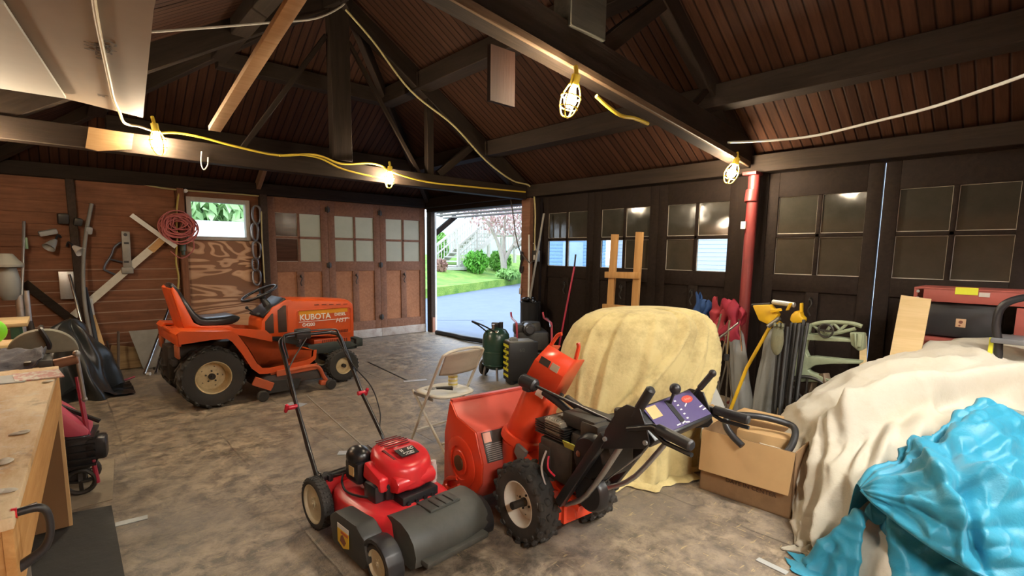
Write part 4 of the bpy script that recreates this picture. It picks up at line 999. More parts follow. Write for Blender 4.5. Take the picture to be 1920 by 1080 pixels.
# handlebar frame, side plates and console
pl = [SM(1165, 765, .2), SM(1180, 757, .2), SM(1205, 765, .2), SM(1217, 800, .2), SM(1223, 830, .2), SM(1215, 840, .2), SM(1132, 840, .2), SM(1140, 805, .2)]
for s in (-1, 1):
    m = MB(); m.prism([(p.x, p.z) for p in pl], .008, frame((0, s*.215+.004, 0), (1, 0, 0), (0, 0, 1)), bev=.002)
    b = m.build('side_plate', BLKM, SB)
    m = MB(); 
    for px_, py_ in ((1138, 822), (1214, 829)): q = SM(px_, py_, .21); m.cyl((q.x, s*.215, q.z), (q.x, s*.228, q.z), .010, n=10)
    m.build('bolt', ZINC, b)
    m = MB(); lo = V((-.24, s*.19, .30)); q = SM(1140, 815, .19); hi = V((q.x, s*.205, q.z)); m.beam(lo, hi, .035, .045, bev=.004); m.build('lower_strut', BLKM, SB)
    m = MB(); m.tube([(-.24, s*.15, .28), (-.40, s*.17, .40), (-.62, s*.20, .72), (-.68, s*.205, .82)], .013, 10, smooth=4); m.build('handle_tube', STEEL, SB)
    if s < 0: gs, ge = SM(1330, 765, -.23), SM(1405, 788, -.25)
    else: gs, ge = SM(1225, 800, .23), SM(1298, 837, .25)
    d = (ge-gs).normalized()
    m = MB(); m.tube([(-.66, s*.215, .80), gs, ge], .012, 10); m.build('handle_tube', BLKM, SB)
    m = MB(); m.cyl(gs+d*.02, ge, .021, n=16, bev=.006); m.build('grip', BLK, SB)
    m = MB(); u = V((0, 0, -.038)); m.tube([gs-d*.02+u*.3, gs+d*.06+u, ge+u*.85], .009, 8); m.build('clutch_lever', BLKM, SB)
cT = [SM(1207, 768, .14), SM(1290, 731, -.19), SM(1335, 779, -.19), SM(1240, 813, .14)]
ctr = sum(cT, V())/4; ux_ = ((cT[1]-cT[0])+(cT[2]-cT[3])).normalized(); uy_ = ((cT[0]-cT[3])+(cT[1]-cT[2])).normalized()
W2 = ((cT[1]-cT[0]).length+(cT[2]-cT[3]).length)/4; H2 = ((cT[0]-cT[3]).length+(cT[1]-cT[2]).length)/4
cf = frame(ctr, ux_, uy_)
m = MB(); m.prism([(-W2-.06, -H2-.01), (W2+.012, -H2-.012), (W2+.012, H2+.012), (-W2-.06, H2+.012)], .05, cf @ M4.Translation((0, 0, -.052)), bev=.008); con = m.build('console', BLKM, SB)
PUR = mat('purple_panel', (.075, .055, .16), .4, var=.1, dirt=.2, dcol=(.2, .17, .2))
m = MB(); m.prism([(-W2, -H2), (W2, -H2), (W2, H2), (-W2, H2)], .004, cf); m.build('control_panel', PUR, con)
m = MB(); m.prism([(-.035, -H2*.75), (-.008, -H2*.75), (.002, H2*.9), (-.028, H2*.9)], .006, cf); m.build('lever_slot', BLKM, con)
m = MB()
for i in range(5): m.prism([(.012+i*.003, -H2*.7+i*.022), (.024+i*.003, -H2*.7+i*.022), (.024+i*.003, -H2*.7+.006+i*.022), (.012+i*.003, -H2*.7+.006+i*.022)], .0055, cf)
for x, y, a in ((-.02, -.85, .5), (.0, -.85, -.4), (.07, .1, .9), (.145, -.3, .2), (.15, -.55, .2), (-.055, -.82, 0)):
    m.prism([(x-.012, y*H2-.003), (x+.012, y*H2-.003+a*.012), (x+.012, y*H2+.002+a*.012), (x-.012, y*H2+.002)], .0055, cf)
m.build('panel_marking', DW, con)
m = MB(); m.use(mat('badge_red', (.55, .07, .04), .45)); m.prism([(.105+.036*cos(2*pi*i/20), H2*.5+.018*sin(2*pi*i/20)) for i in range(20)], .006, cf); m.build('badge', None, con)
text('Ariens', .016, cf @ M4.Translation((.105, H2*.5, .0066)), mat('badge_script', (.75, .35, .25), .5), con, 'badge_lettering', shear=.3)
m = MB(); m.prism([(-W2+.005, .004), (-W2+.07, .004), (-W2+.075, H2*.9), (-W2+.01, H2*.9)], .006, cf); m.build('label', mat('tan_sticker', (.60, .42, .18), .5), con)
for nm, a, b, r_, ball in (('drive_lever', SM(1188, 783, .20), SM(1222, 728, .20), .020, 0), ('shift_lever', SM(1250, 775, -.02), SM(1266, 729, -.02), .007, .024), ('chute_lever', SM(1297, 745, -.215), SM(1336, 700, -.215), .010, 0)):
    m = MB()
    if ball: m.tube([a, b], r_, 8); m.sph(b, ball, 16, 10)
    elif r_ > .015: m.cyl(a, b, r_, n=14, bev=.008)
    else: m.tube([a, b], r_, 10); d = (b-a).normalized(); m.cyl(b-d*.10, b, .014, n=12, bev=.004); m.sph(b, .017, 10, 8)
    m.build(nm, BLK, SB)
m = MB(); m.tube([SM(1140, 850, .12), SM(1110, 880, .10), SM(1065, 930, .08)], .010, 8); m.tube([SM(1205, 850, .10), SM(1150, 890, .10), SM(1100, 930, .1)], .004, 6); m.build('control_rod', STEEL, SB)
m = MB(); m.beam((-.16, .10, .24), (-.28, .10, .28), .03, .02); m.box((-.22, .0, .28), (.06, .18, .04), bev=.01); m.build('shift_bracket', mat('dirty_dark_red', (.16, .03, .02), .5), SB)
# ================================================================ cloth covers
def cloth(name, col, dirt=.5, dcol=(.35, .28, .12), dscale=3, rough=.8, fine=60):
    t = NT(name); d = t.ramp(t.noise(dscale, 8, .72), (.46, 0.), (.72, min(1., dirt)))
    c = t.mix(t.noise(4, 4), sc3(col, .9), sc3(col, 1.06)); c = t.mix(d, c, dcol)
    t.bump(t.math('ADD', t.math('MULTIPLY', t.noise(fine, 4), .25), t.noise(9, 5, .6)), .35, .02)
    t.b.inputs['Sheen Weight'].default_value = .1
    return t.out(c, rough)
CANV = cloth('stained_yellow_canvas', (.66, .55, .26), .75, (.22, .15, .055), 3.4)
CREAMC = cloth('cream_drop_cloth', (.50, .46, .375), .5, (.40, .34, .22), 2.2)
BLUEC = cloth('blue_tarpaulin', (.016, .24, .38), .25, (.05, .27, .33), 4, .5, 90)
def rid(x, w): return math.exp(-(x/w)**2)
def surf(ctrl, nu, nv, disp=None):
    R_, C_ = len(ctrl), len(ctrl[0])
    def cr(a, b, c, d, t): return .5*((2*b)+(c-a)*t+(2*a-5*b+4*c-d)*t*t+(3*b-a-3*c+d)*t**3)
    def P(u, v):
        x = u*(C_-1); y = v*(R_-1); i = min(int(x), C_-2); j = min(int(y), R_-2); tx, ty = x-i, y-j
        def row(r):
            q = ctrl[min(max(r, 0), R_-1)]; g = lambda k: q[min(max(k, 0), C_-1)]
            return cr(g(i-1), g(i), g(i+1), g(i+2), tx)
        return cr(row(j-1), row(j), row(j+1), row(j+2), ty)
    mm = MB()
    def fn(u, v):
        p = P(u, v)
        if disp:
            e = 1e-3; du = P(min(u+e, 1), v)-P(max(u-e, 0), v); dv = P(u, min(v+e, 1))-P(u, max(v-e, 0))
            n = du.cross(dv)
            if n.length > 1e-12:
                n.normalize()
                if n.dot(EYE-p) < 0: n = -n
                p = p+n*disp(u, v, p)
        if p.z < .006: p.z = .006+.004*NZ.noise(p*9)
        return p
    mm.grid(fn, nu, nv); return mm
def folds(p, k=1.0, s=1.0, seed=0):
    q = p*(2.6*s)+V((seed*7.1, seed*3.3, 0)); a = 1-abs(NZ.noise(q)); b = 1-abs(NZ.noise(q*2.3+V((4, 1, 9))))
    return k*((a**4)*.035+(b**5)*.014-.014)

# --- canvas over the machine in the middle -----------------------
rows = [(868, 1040, 1305, .50), (845, 1034, 1308, .49), (800, 1030, 1311, .48), (740, 1036, 1335, .46), (690, 1043, 1345, .46), (640, 1058, 1344, .44), (607, 1076, 1335, .40), (590, 1097, 1318, .34), (581, 1120, 1296, .26), (577, 1150, 1262, .15), (576, 1180, 1225, .05), (576.5, 1200, 1204, .002)]
fw = V((.81, .59, 0))
secs_ = []
for y, xl, xr, h in rows:
    a, b = at(xl, y, 3.75), at(xr, y, 3.75); secs_.append(((a+b)/2, (b-a)/2, h))
TH = thing('covered_machine', 'machine under a stained yellow canvas behind the snow blower', 'covered machine', (secs_[0][0].x, secs_[0][0].y, 0))
def mound(u, v):
    a = 2*pi*u; x = v*(len(secs_)-1); i = min(int(x), len(secs_)-2); t = x-i; t = t
    c = secs_[i][0].lerp(secs_[i+1][0], t); w = secs_[i][1].lerp(secs_[i+1][1], t); h = secs_[i][2]*(1-t)+secs_[i+1][2]*t
    ca, sa = cos(a), sin(a); ex = .95
    ox = math.copysign(abs(ca)**ex, ca); oy = math.copysign(abs(sa)**ex, sa)
    p = c+w*ox-fw*h*oy; n = (w.normalized()*ca-fw*sa)
    z = max(p.z, .0)
    lo = max(0, .42-z)/.42
    f = .03*lo*sin(a*17+2*sin(a*3)+z*2)+.014*lo*sin(a*31+z*5)+.02*lo*NZ.noise(p*7)
    # diagonal creases running down from the top right, towards the front
    if sa > -.2:
        s = (a-.2)
        for k, (a0, sl_, w_, am) in enumerate(((.95, 1.35, .045, .042), (.62, 1.05, .04, .034), (.38, .8, .035, .030), (.2, .7, .03, .024), (1.9, .12, .05, .016), (2.3, -.1, .05, .016), (1.45, .2, .05, .014))):
            f += 1.5*am*(rid(a-(a0+sl_*(1.05-z)), w_)-.5*rid(a-(a0+sl_*(1.05-z))-1.7*w_, w_*1.2))*min(1, max(0, (z-.15)*3))
    top = max(0, (z-.55))
    f += .02*top*math.exp(-((a-.35)/.5)**2)*sin(a*26+z*30)
    f += .016*NZ.noise(p*3.1)
    q = p+n*f-V((0, 0, 0)); q.z = max(q.z, .006)+(.0 if z > .03 else 0); return q-V((secs_[0][0].x, secs_[0][0].y, 0))
m = MB(); m.grid(mound, 300, 84, closeu=True); m.build('canvas_cover', CANV, TH, ang=180)
m = MB(); 
def hem(u, v):
    p = mound(u, 0); d = V((p.x, p.y, 0)).normalized(); w_ = .05+.05*NZ.noise(p*6)
    return V((p.x+d.x*w_*v, p.y+d.y*w_*v, .012+.02*(1-v)+.015*abs(NZ.noise(p*11))*(1-abs(2*v-1))))
m.grid(hem, 140, 5, closeu=True); m.build('hem', CANV, TH, ang=180)

# --- cream drop cloth over the car-sized heap at the right --------
def back(p, s=1.0): return V((p.x+.35*s, p.y+.5*s, max(p.z-.3, .006)))
cols = [[(1441, 845, 3.02), (1452, 880, 3.0), (1462, 920, 2.98), (1478, 968, 2.93), (1489, 1030, 2.72)],
        [(1498, 838, 3.04), (1498, 875, 2.97), (1500, 925, 2.88), (1508, 985, 2.76), (1512, 1040, 2.60)],
        [(1545, 783, 3.06), (1540, 840, 2.86), (1545, 900, 2.72), (1552, 985, 2.58), (1558, 1062, 2.42)],
        [(1610, 736, 3.08), (1602, 790, 2.80), (1606, 860, 2.62), (1612, 960, 2.45), (1625, 1085, 2.26)],
        [(1700, 691, 3.12), (1690, 735, 2.86), (1690, 800, 2.66), (1695, 900, 2.50), (1720, 1110, 2.10)],
        [(1800, 667, 3.22), (1796, 712, 2.92), (1796, 770, 2.74), (1800, 870, 2.52), (1830, 1120, 2.05)],
        [(1920, 648, 3.34), (1920, 700, 3.0), (1920, 770, 2.76), (1925, 880, 2.50), (1960, 1130, 2.0)],
        [(2060, 632, 3.46), (2070, 690, 3.1), (2080, 770, 2.82), (2090, 880, 2.55), (2130, 1140, 2.0)],
        [(2220, 640, 3.5), (2240, 700, 3.2), (2260, 780, 2.9), (2280, 900, 2.6), (2330, 1150, 2.0)]]
grid_ = [[at(*c[k]) for c in cols] for k in range(5)]
b1 = [p+V((.28, .28, -.06)) for p in grid_[0]]; b2 = [V((p.x+.5, p.y+.5, max(p.z-.5, .0))) for p in grid_[0]]; b3 = [V((p.x+.58, p.y+.58, 0.)) for p in grid_[0]]
ctrl = [b3, b2, b1]+grid_+[[V((p.x-.05, p.y-.02, 0)) for p in grid_[-1]]]
def dcream(u, v, p):
    f = folds(p, 1.3, .7, 1)+folds(p, .35, 2.0, 4)
    x = u*8
    for k, (x0, sl_, w_, am) in enumerate(((1.25, -.5, .2, .04), (1.95, -1.1, .16, .055), (2.45, -.8, .14, .045), (3.1, -1.8, .2, .04), (.7, .0, .18, .03))):
        f += am*rid(x-(x0+sl_*(v-.45)*2), w_)*min(1, max(0, (v-.36)*6))
    # rolled ridge across the top from left to right
    k_ = min(1, max(0, (x-2.0)*1.1)); vc = .445+.010*x+.012*sin(x*1.7)
    f += .075*rid(v-vc, .030)*k_-.075*rid(v-vc-.085, .05)*k_+.02*k_*rid(v-vc-.15, .07)*sin(x*9+v*30)
    return f
CC = surf(ctrl, 170, 120, dcream).build('drop_cloth', CREAMC, ang=180, solid=.004)
tag(CC, 'large cream drop cloth heaped over something car-sized at the right', 'drop cloth')
# --- grey sheet peeping out between the two covers ----------------
g_ = [[at(1812, 812, 2.66), at(1860, 762, 2.70), at(1930, 775, 2.68), at(2010, 800, 2.66)], [at(1830, 850, 2.60), at(1870, 810, 2.62), at(1930, 820, 2.6), at(2010, 850, 2.58)], [at(1850, 880, 2.56), at(1890, 870, 2.55), at(1940, 880, 2.52), at(2010, 900, 2.5)]]
o = surf(g_, 40, 24, lambda u, v, p: folds(p, .6, 1.5, 3)).build('grey_sheet', cloth('grey_green_sheet', (.16, .20, .19), .2), ang=180, solid=.004)
tag(o, 'grey-green sheet tucked between the cream cloth and the blue tarpaulin', 'sheet')
# --- blue tarpaulin ----------------------------------------------
BT = thing('blue_tarpaulin', 'crumpled bright blue tarpaulin lying over the cream drop cloth', 'tarpaulin', (0, 0, 0))
top = [(1612, 914, 2.33), (1645, 884, 2.34), (1700, 868, 2.36), (1745, 830, 2.40), (1790, 798, 2.44), (1838, 776, 2.48), (1882, 774, 2.50), (1930, 812, 2.48), (2010, 880, 2.42), (2120, 920, 2.3)]
hemr = [(1614, 918, 2.31), (1640, 945, 2.24), (1675, 973, 2.18), (1715, 1003, 2.10), (1755, 1030, 2.04), (1800, 1056, 1.98), (1850, 1082, 1.92), (1910, 1108, 1.88), (1990, 1140, 1.84), (2090, 1180, 1.8)]
mid = []
rw_ = []
for t in (0, .18, .4, .62, .82, 1):
    rw_.append([at(a[0]*(1-t)+b[0]*t, a[1]*(1-t)+b[1]*t, a[2]*(1-t)+b[2]*t-.16*sin(pi*t)*min(1, k/4)) for k, (a, b) in enumerate(zip(top, hemr))])
rw_ = [[p+V((.10, .06, -.22)) for p in rw_[0]], [p+V((.05, .03, -.02)) for p in rw_[0]]]+rw_
def dblue(u, v, p):
    k = min(1, u*3.2)*(1 if v < .93 else max(.2, 1-(v-.93)*9)); th = (v-.3)/.7
    f = k*(.030*abs(sin(th*11+1.2*sin(u*5)))**1.5+.016*abs(sin(th*24+u*5+2*sin(u*9)))-.02)
    f += k*folds(p, 1.2, 1.5, 5)
    f += .045*rid((u-.40)-.30*(th-.35), .03)*k-.04*rid((u-.47)-.30*(th-.35), .035)*k     # gathered crease across
    f += .055*rid(th-.42, .07)*rid(u-.62, .18)
    return f
surf(rw_, 190, 110, dblue).build('upper_layer', BLUEC, BT, ang=180, solid=.003)
m = MB(); pts = [at(*q) for q in hemr]
m.tube([p+V((-.004, -.004, .0)) for p in pts], .008, 8, smooth=5); m.build('hem_cord', BLUEC, BT)
lt = [(1482, 1092, 2.50), (1520, 1048, 2.46), (1562, 1008, 2.42), (1600, 972, 2.38), (1640, 962, 2.36), (1700, 985, 2.24), (1780, 1020, 2.13), (1880, 1060, 2.03), (2000, 1110, 1.95)]
lb = [(1476, 1120, 2.44), (1500, 1130, 2.38), (1535, 1140, 2.32), (1580, 1150, 2.28), (1630, 1160, 2.24), (1700, 1170, 2.08), (1790, 1180, 1.98), (1890, 1195, 1.9), (2010, 1210, 1.82)]
rl_ = []
for t in (0, .25, .55, 1):
    rl_.append([at(a[0]*(1-t)+b[0]*t, a[1]*(1-t)+b[1]*t, a[2]*(1-t)+b[2]*t) for a, b in zip(lt, lb)])
rl_ = [[p+V((.06, .05, -.12)) for p in rl_[0]]]+rl_
def dlow(u, v, p):
    f = folds(p, 1.0, 1.6, 8)
    f += -.10*rid(u-.50, .055)*min(1, v*2.2)+.04*rid(u-.41, .03)*min(1, v*2)+.035*rid(u-.60, .05)
    f += .02*sin(u*30+v*6)*.5
    return f
surf(rl_, 130, 60, dlow).build('lower_layer', BLUEC, BT, ang=180, solid=.003)
# ================================================================ folding chair and what lies on it
CHT = mat('cream_chair_enamel', (.66, .63, .54), .4, var=.08, dirt=.3, dcol=(.3, .24, .16))
CHP = mat('chair_back_worn', (.46, .40, .32), .5, var=.15, dirt=.4, dcol=(.2, .14, .1))
CH = thing('folding_chair', 'cream metal folding chair standing between tractor and snow blower', 'chair', (2.20, 3.20, 0), R(4))
# local x to the right, y forward (away from the camera)
for s in (-1, 1):
    m = MB(); m.tube([(s*.20, .21, 0), (s*.20, .06, .42), (s*.20, -.24, .72), (s*.18, -.265, .765)] if False else [(s*.20, .20, 0), (s*.20, -.02, .42), (s*.20, -.19, .72), (s*.175, -.215, .765), (s*.10, -.222, .785), (0, -.224, .79)], .011, 10, smooth=3); m.build('leg', CHT, CH)
    m = MB(); m.tube([(s*.185, .19, .425), (s*.185, -.23, 0)], .011, 10); m.build('leg', CHT, CH)
    m = MB(); m.beam((s*.193, -.08, .40), (s*.193, .16, .41), .006, .022); m.build('seat_hinge', STEEL, CH)
m = MB(); m.cyl((-.2, .165, .10), (.2, .165, .10), .009, n=10); m.build('stretcher', CHT, CH)
m = MB(); m.cyl((-.185, -.17, .08), (.185, -.17, .08), .009, n=10); m.build('stretcher', CHT, CH)
m = MB()
def seat_(u, v): 
    a = 2*pi*u; r = v
    return V((.195*r*math.copysign(abs(cos(a))**.6, cos(a)), .015+.195*r*math.copysign(abs(sin(a))**.6, sin(a)), .435-.018*(1-r**3)+(.0 if r < .97 else -.012)))
m.grid(seat_, 40, 12, closeu=True); m.build('seat', CHT, CH, solid=.012, ang=60)
m = MB()
def bk(u, v):
    x = (u-.5)*.36; y = -.135-.075*v-.035*(1-(2*u-1)**2)*.8; z = .60+.165*v
    return V((x*(1-.04*v), y, z+.012*(1-(2*u-1)**4)*(1 if v > .5 else -.6)))
m.grid(bk, 24, 10); m.build('backrest', CHP, CH, solid=.008, ang=60)
p = onz(847, 735, .44)
t = thing('tape_tube', 'cream tube with yellow bands standing on the seat of the folding chair', 'tube', (2.27, 3.21, .438))
m = MB(); m.cyl((0, 0, 0), (0, 0, .155), .037, n=24); m.build('body', CHT, t)
m = MB().use(mat('dull_yellow_band', (.55, .45, .10), .5))
for z in (.02, .05, .08, .11): m.cyl((0, 0, z), (0, 0, z+.012), .038, n=24)
m.build('band', None, t)
t = thing('hand_pruner', 'black hand tool with steel jaws lying on the seat of the folding chair', 'tool', (2.13, 3.19, .446), R(-30))
m = MB(); m.tube([(.10, .0, .008), (.02, .005, .010), (-.03, .02, .008)], [.013, .008], 8, smooth=3); m.tube([(.10, -.03, .008), (.02, -.008, .010), (-.03, .0, .008)], [.013, .008], 8, smooth=3); m.build('handle', BLK, t)
m = MB(); m.tube([(-.02, .01, .008), (-.08, .02, .006), (-.12, .0, .006)], [.007, .003], 6, smooth=3); m.tube([(-.02, .0, .008), (-.08, -.025, .006), (-.11, -.01, .006)], [.007, .003], 6, smooth=3); m.build('jaw', STEEL, t)
# ================================================================ machines by the doorway
GRN = mat('dark_green_tank', (.022, .055, .042), .25, var=.15)
AC = thing('air_compressor', 'dark green air compressor tank with wire handle beside the doorway', 'compressor', (3.86, 4.56, 0), R(20))
m = MB(); m.lathe([(.001, .10), (.08, .105), (.135, .135), (.16, .19), (.165, .26), (.165, .46), (.155, .53), (.12, .585), (.06, .61), (.001, .615)], (0, 0, 0), (0, 0, 1), 32); tk = m.build('tank', GRN, AC)
m = MB(); m.torus((0, 0, .33), (0, 0, 1), .166, .006, 32, 8); m.torus((0, 0, .17), (0, 0, 1), .158, .008, 32, 8); m.build('band', GRN, tk)
m = MB(); m.tube([(-.10, .06, .56), (-.24, .10, .66), (-.34, .12, .71), (-.35, .10, .715), (-.25, .02, .66), (-.10, -.05, .57)], .009, 8, smooth=5); m.build('wire_handle', BLKM, AC)
m = MB(); m.cyl((.05, .17, .10), (.05, .22, .10), .10, n=24, bev=.01); m.build('wheel', RUB, AC)
m = MB(); m.cyl((.05, -.22, .10), (.05, -.17, .10), .10, n=24, bev=.01); m.build('wheel', RUB, AC)
m = MB(); m.tube([(-.12, -.08, .15), (-.14, -.10, 0)], .014, 8); m.tube([(-.12, .08, .15), (-.14, .10, 0)], .014, 8); m.build('foot', STEEL, AC)
m = MB(); m.sph((-.09, -.06, .57), .028, 12, 8); m.cyl((-.07, .0, .60), (-.07, 0, .66), .02, n=12); m.build('pressure_gauge', CHROME, AC)
m = MB(); m.cyl((.03, -.05, .60), (.03, -.05, .68), .025, n=12); m.box((.03, .02, .64), (.07, .10, .06), bev=.01); m.build('regulator', BLK, AC)
BC = thing('battery_charger', 'upright black wheeled charger with yellow-striped front next to the green tank', 'charger', (3.93, 4.20, 0), R(-22))
m = MB(); m.box((0, 0, .265), (.36, .20, .45), bev=.012); bcb = m.build('case', mat('black_plastic', (.018, .018, .02), .42), BC)
m = MB(); m.box((-.02, 0, .495), (.30, .18, .02), bev=.006); m.box((-.1, -.02, .515), (.10, .08, .03), bev=.012); m.torus((-.10, -.02, .53), (0, 0, 1), .035, .010, 20, 8); m.build('top_tray', mat('scratched_grey_plastic', (.20, .20, .19), .4, var=.5), bcb)
m = MB().use(mat('hazard_yellow', (.62, .58, .03), .5)); 
for i in range(6):
    z = .44-i*.068; m.prism([(-.085, z-.012), (.085, z-.012+.0), (.085, z+.020), (-.085, z+.012)] if i else [(-.085, z-.01), (.085, z-.01), (.085, z+.022), (-.085, z+.022)], .004, frame((-.1805, 0, 0), (0, -1, 0), (0, 0, 1)))
for i in range(4): z = .41-i*.068; m.prism([(-.04+i*.02, z-.012), (.0+i*.015, z-.012), (.02+i*.015, z+.01), (-.02+i*.02, z+.01)], .0035, frame((-.1805, 0, 0), (0, -1, 0), (0, 0, 1)))
m.build('striped_label', None, bcb)
text('6/2', .05, frame((-.02, -.102, .40), (1, 0, 0), (0, 0, 1)), mat('faint_print', (.09, .09, .085), .5), bcb, 'lettering')
for s in (-1, 1):
    m = MB(); m.cyl((.14, s*.10, .06), (.14, s*.14, .06), .06, n=20, bev=.008); m.build('wheel', RUB, BC)
m = MB(); m.box((-.13, 0, .02), (.05, .18, .04), bev=.008); m.build('foot', BLK, BC)
PW = thing('pressure_washer', 'dark engine-driven pressure washer with red bars beside the door post', 'pressure washer', (4.50, 4.62, 0), R(55))
m = MB(); m.box((0, 0, .40), (.44, .40, .24), bev=.03); m.cyl((0, 0, .5), (0, 0, .62), .14, .12, 24, bev=.01); m.box((-.1, .18, .55), (.2, .12, .12), bev=.02); m.build('engine', ENG, PW)
m = MB(); m.cyl((-.26, .06, .56), (-.12, .06, .56), .075, n=20, bev=.01); m.cyl((-.30, .06, .56), (-.24, .06, .56), .055, n=16, bev=.008); m.build('pump_head', mat('dark_alloy', (.10, .10, .11), .4, .7), PW)
PINK = mat('faded_red_bar', (.42, .06, .09), .4)
for s in (-.22, .22):
    m = MB(); m.tube([(-.30, s, .22), (-.26, s, .58), (-.15, s, .64), (.25, s, .64), (.36, s, .70)], .014, 8, smooth=4); m.build('frame_bar', PINK, PW)
m = MB(); m.tube([(-.30, -.20, .60), (.0, -.23, .66), (.35, -.22, .63)], .012, 8, smooth=4); m.build('wand', CHROME, PW)
m = MB(); m.box((0, 0, .24), (.56, .46, .06), bev=.01); m.build('base_plate', BLKM, PW)
for s in (-1, 1):
    m = MB(); m.cyl((.16, s*.25, .14), (.16, s*.30, .14), .14, n=24, bev=.015); m.build('wheel', RUB, PW)
m = MB(); m.beam((-.24, -.18, 0), (-.24, -.18, .24), .04, .04, up=(1, 0, 0)); m.beam((-.24, .18, 0), (-.24, .18, .24), .04, .04, up=(1, 0, 0)); m.build('foot', BLKM, PW)
t = thing('rubbish_bin', 'black plastic bin at the foot of the doorway post', 'bin', (4.96, 5.12, 0))
m = MB(); m.lathe([(.001, .004), (.11, .004), (.14, .80), (.15, .82), (.135, .82), (.11, .06), (.001, .06)], (0, 0, 0), (0, 0, 1), 28); m.build('bucket', BLK, t)
m = MB(); rd = random.Random(5)
for i in range(9): m.sph((rd.uniform(-.08, .08), rd.uniform(-.08, .08), .80+rd.uniform(0, .06)), (.06, .05, .035), 10, 7)
m.build('bag_lining', mat('shiny_bin_bag', (.01, .01, .011), .25, bump=.2), t)
def roll(name, label, pts, r, mt, cat, n=10, smooth=6, group=None):
    p0 = V(pts[0]); m = MB(); m.tube([V(p)-p0 for p in pts], r, n, smooth=smooth); o = m.build(name, mt); o.location = p0; return tag(o, label, cat, group)
roll('rubber_threshold', 'black rubber strip curling along the sill of the doorway', [(5.12, 7.75, .03), (5.14, 7.2, .04), (5.10, 6.8, .05), (5.16, 6.35, .05), (5.05, 5.95, .06), (4.8, 5.65, .05)], .045, mat('wet_black_rubber', (.02, .022, .025), .35, bump=.3), 'rubber strip')
roll('leaning_rod', 'long thin grey rod leaning against the doorway post', [onx(1020, 400, 5.10), onx(1000, 520, 5.0), onx(985, 615, 4.9), V((4.72, 5.22, .02))], .016, mat('grey_rod', (.20, .19, .17), .5), 'rod', smooth=0)
# electrics on the doorway post
t = thing('switch_box', 'dark electrical box with a pale switch on the doorway post', 'switch box', onx(1003, 480, 5.10))
m = MB(); m.box((0, -.02, 0), (.07, .10, .16), bev=.008); m.build('case', IRON, t)
m = MB(); m.box((-.04, -.03, -.02), (.02, .03, .07), bev=.005); m.build('switch_plate', mat('pale_plate', (.5, .5, .46), .5), t)
m = MB(); m.tube([(0, -.02, .08), (0, .0, .16), (.0, .04, .18)], .008, 6, smooth=3); m.build('conduit_hook', STEEL, t)
roll('white_conduit', 'white painted conduit running down the doorway post', [onx(992, 440, 5.10), onx(992, 500, 5.10), onx(991, 560, 5.10), onx(991, 600, 5.10)], .013, WHT, 'conduit', smooth=0)
roll('roof_cable', 'yellowish cable running down the rafter to the doorway post', [ony(648, 18, 5.30), ony(700, 78, 5.30), ony(770, 170, 5.30), ony(850, 235, 5.30), ony(910, 300, 5.30), ony(960, 338, 5.30), ony(995, 350, 5.28), onx(1003, 385, 5.08), onx(1003, 440, 5.08), onx(1002, 470, 5.08)], .011, mat('pale_yellow_cable', (.42, .35, .16), .5), 'cable', smooth=6)
roll('pull_cord', 'dark cord hanging in a loop in the open doorway', [onx(955, 362, 5.12), onx(962, 400, 5.12), onx(967, 440, 5.12), onx(975, 470, 5.10), onx(992, 492, 5.08), onx(998, 490, 5.08)], .009, mat('dark_cord', (.09, .08, .07), .6), 'cord', smooth=6)
t = thing('hand_hook', 'black hook and strap hanging from the doorway post', 'hook', onx(978, 480, 5.10))
m = MB(); m.box((0, 0, 0), (.03, .05, .13), bev=.01); m.tube([(0, 0, -.05), (0, .02, -.14), (0, .03, -.22), (0, -.01, -.24), (0, -.02, -.15)], .013, 8, smooth=4); m.build('strap', BLK, t)
m = MB(); m.tube([(0, 0, -.22), (0, .01, -.42), (0, .02, -.48)], .005, 6); m.box((0, .02, -.52), (.02, .035, .09), bev=.006); m.build('handle', mat('grey_cap', (.5, .45, .42), .5), t)
# ================================================================ along the right wall
LS = thing('lumber_stand', 'tan two-legged lumber stand with crossbar against the dark doors', 'stand', (4.98, 3.56, 0))
PIN = wood('tan_lumber', (.40, .21, .075), (.56, .32, .13), 2, rough=.65, bump=.1)
for a, b, n in (((3.76, .0), (3.70, 1.74), 'upright'), ((3.40, .0), (3.355, 1.76), 'upright')):
    m = MB(); m.beam((0, a[0]-3.56, a[1]), (-.0, b[0]-3.56, b[1]), .088, .04, up=(1, 0, 0), bev=.003); m.build(n, PIN, LS)
m = MB(); m.beam((-.04, .23, 1.255), (-.04, -.25, 1.265), .04, .075, bev=.003); m.build('crossbar', PIN, LS)
m = MB(); m.beam((-.04, .25, .86), (-.04, -.25, .87), .04, .075, bev=.003); m.build('crossbar', PIN, LS)
t = thing('red_broom', 'broom with a thin red handle leaning against the dark doors', 'broom', V((4.82, 4.45, 0)))
m = MB(); q = onx(1077, 500, 5.02)-V((4.82, 4.45, 0)); m.tube([(0, 0, .14), q], .013, 10); m.build('handle', mat('crimson_handle', (.36, .02, .05), .4), t)
m = MB(); m.tube([q, q*1.0+V((.008, -.01, .16))], .011, 8); m.build('handle_tip', BLK, t)
m = MB(); m.box((0, 0, .10), (.05, .30, .05), bev=.01); 
for i in range(24): m.cyl((0, -.14+i*.012, .09), (-.02, -.15+i*.0125, .005), .007, n=5)
m.build('head', BLK, t)
t = thing('steel_post', 'worn red steel post with a white sticker between the dark doors', 'post', (5.06, 2.16, 0))
m = MB(); m.cyl((0, 0, 0), (.02, -.01, 2.30), .052, n=24); m.build('shaft', RED, t)
m = MB(); m.cyl((.0, 0, 2.02), (.02, 0, 2.14), .060, n=24, bev=.006); m.build('collar', RED, t)
m = MB(); m.box((0, 0, 2.29), (.16, .13, .03), bev=.004); m.build('top_plate', RED, t)
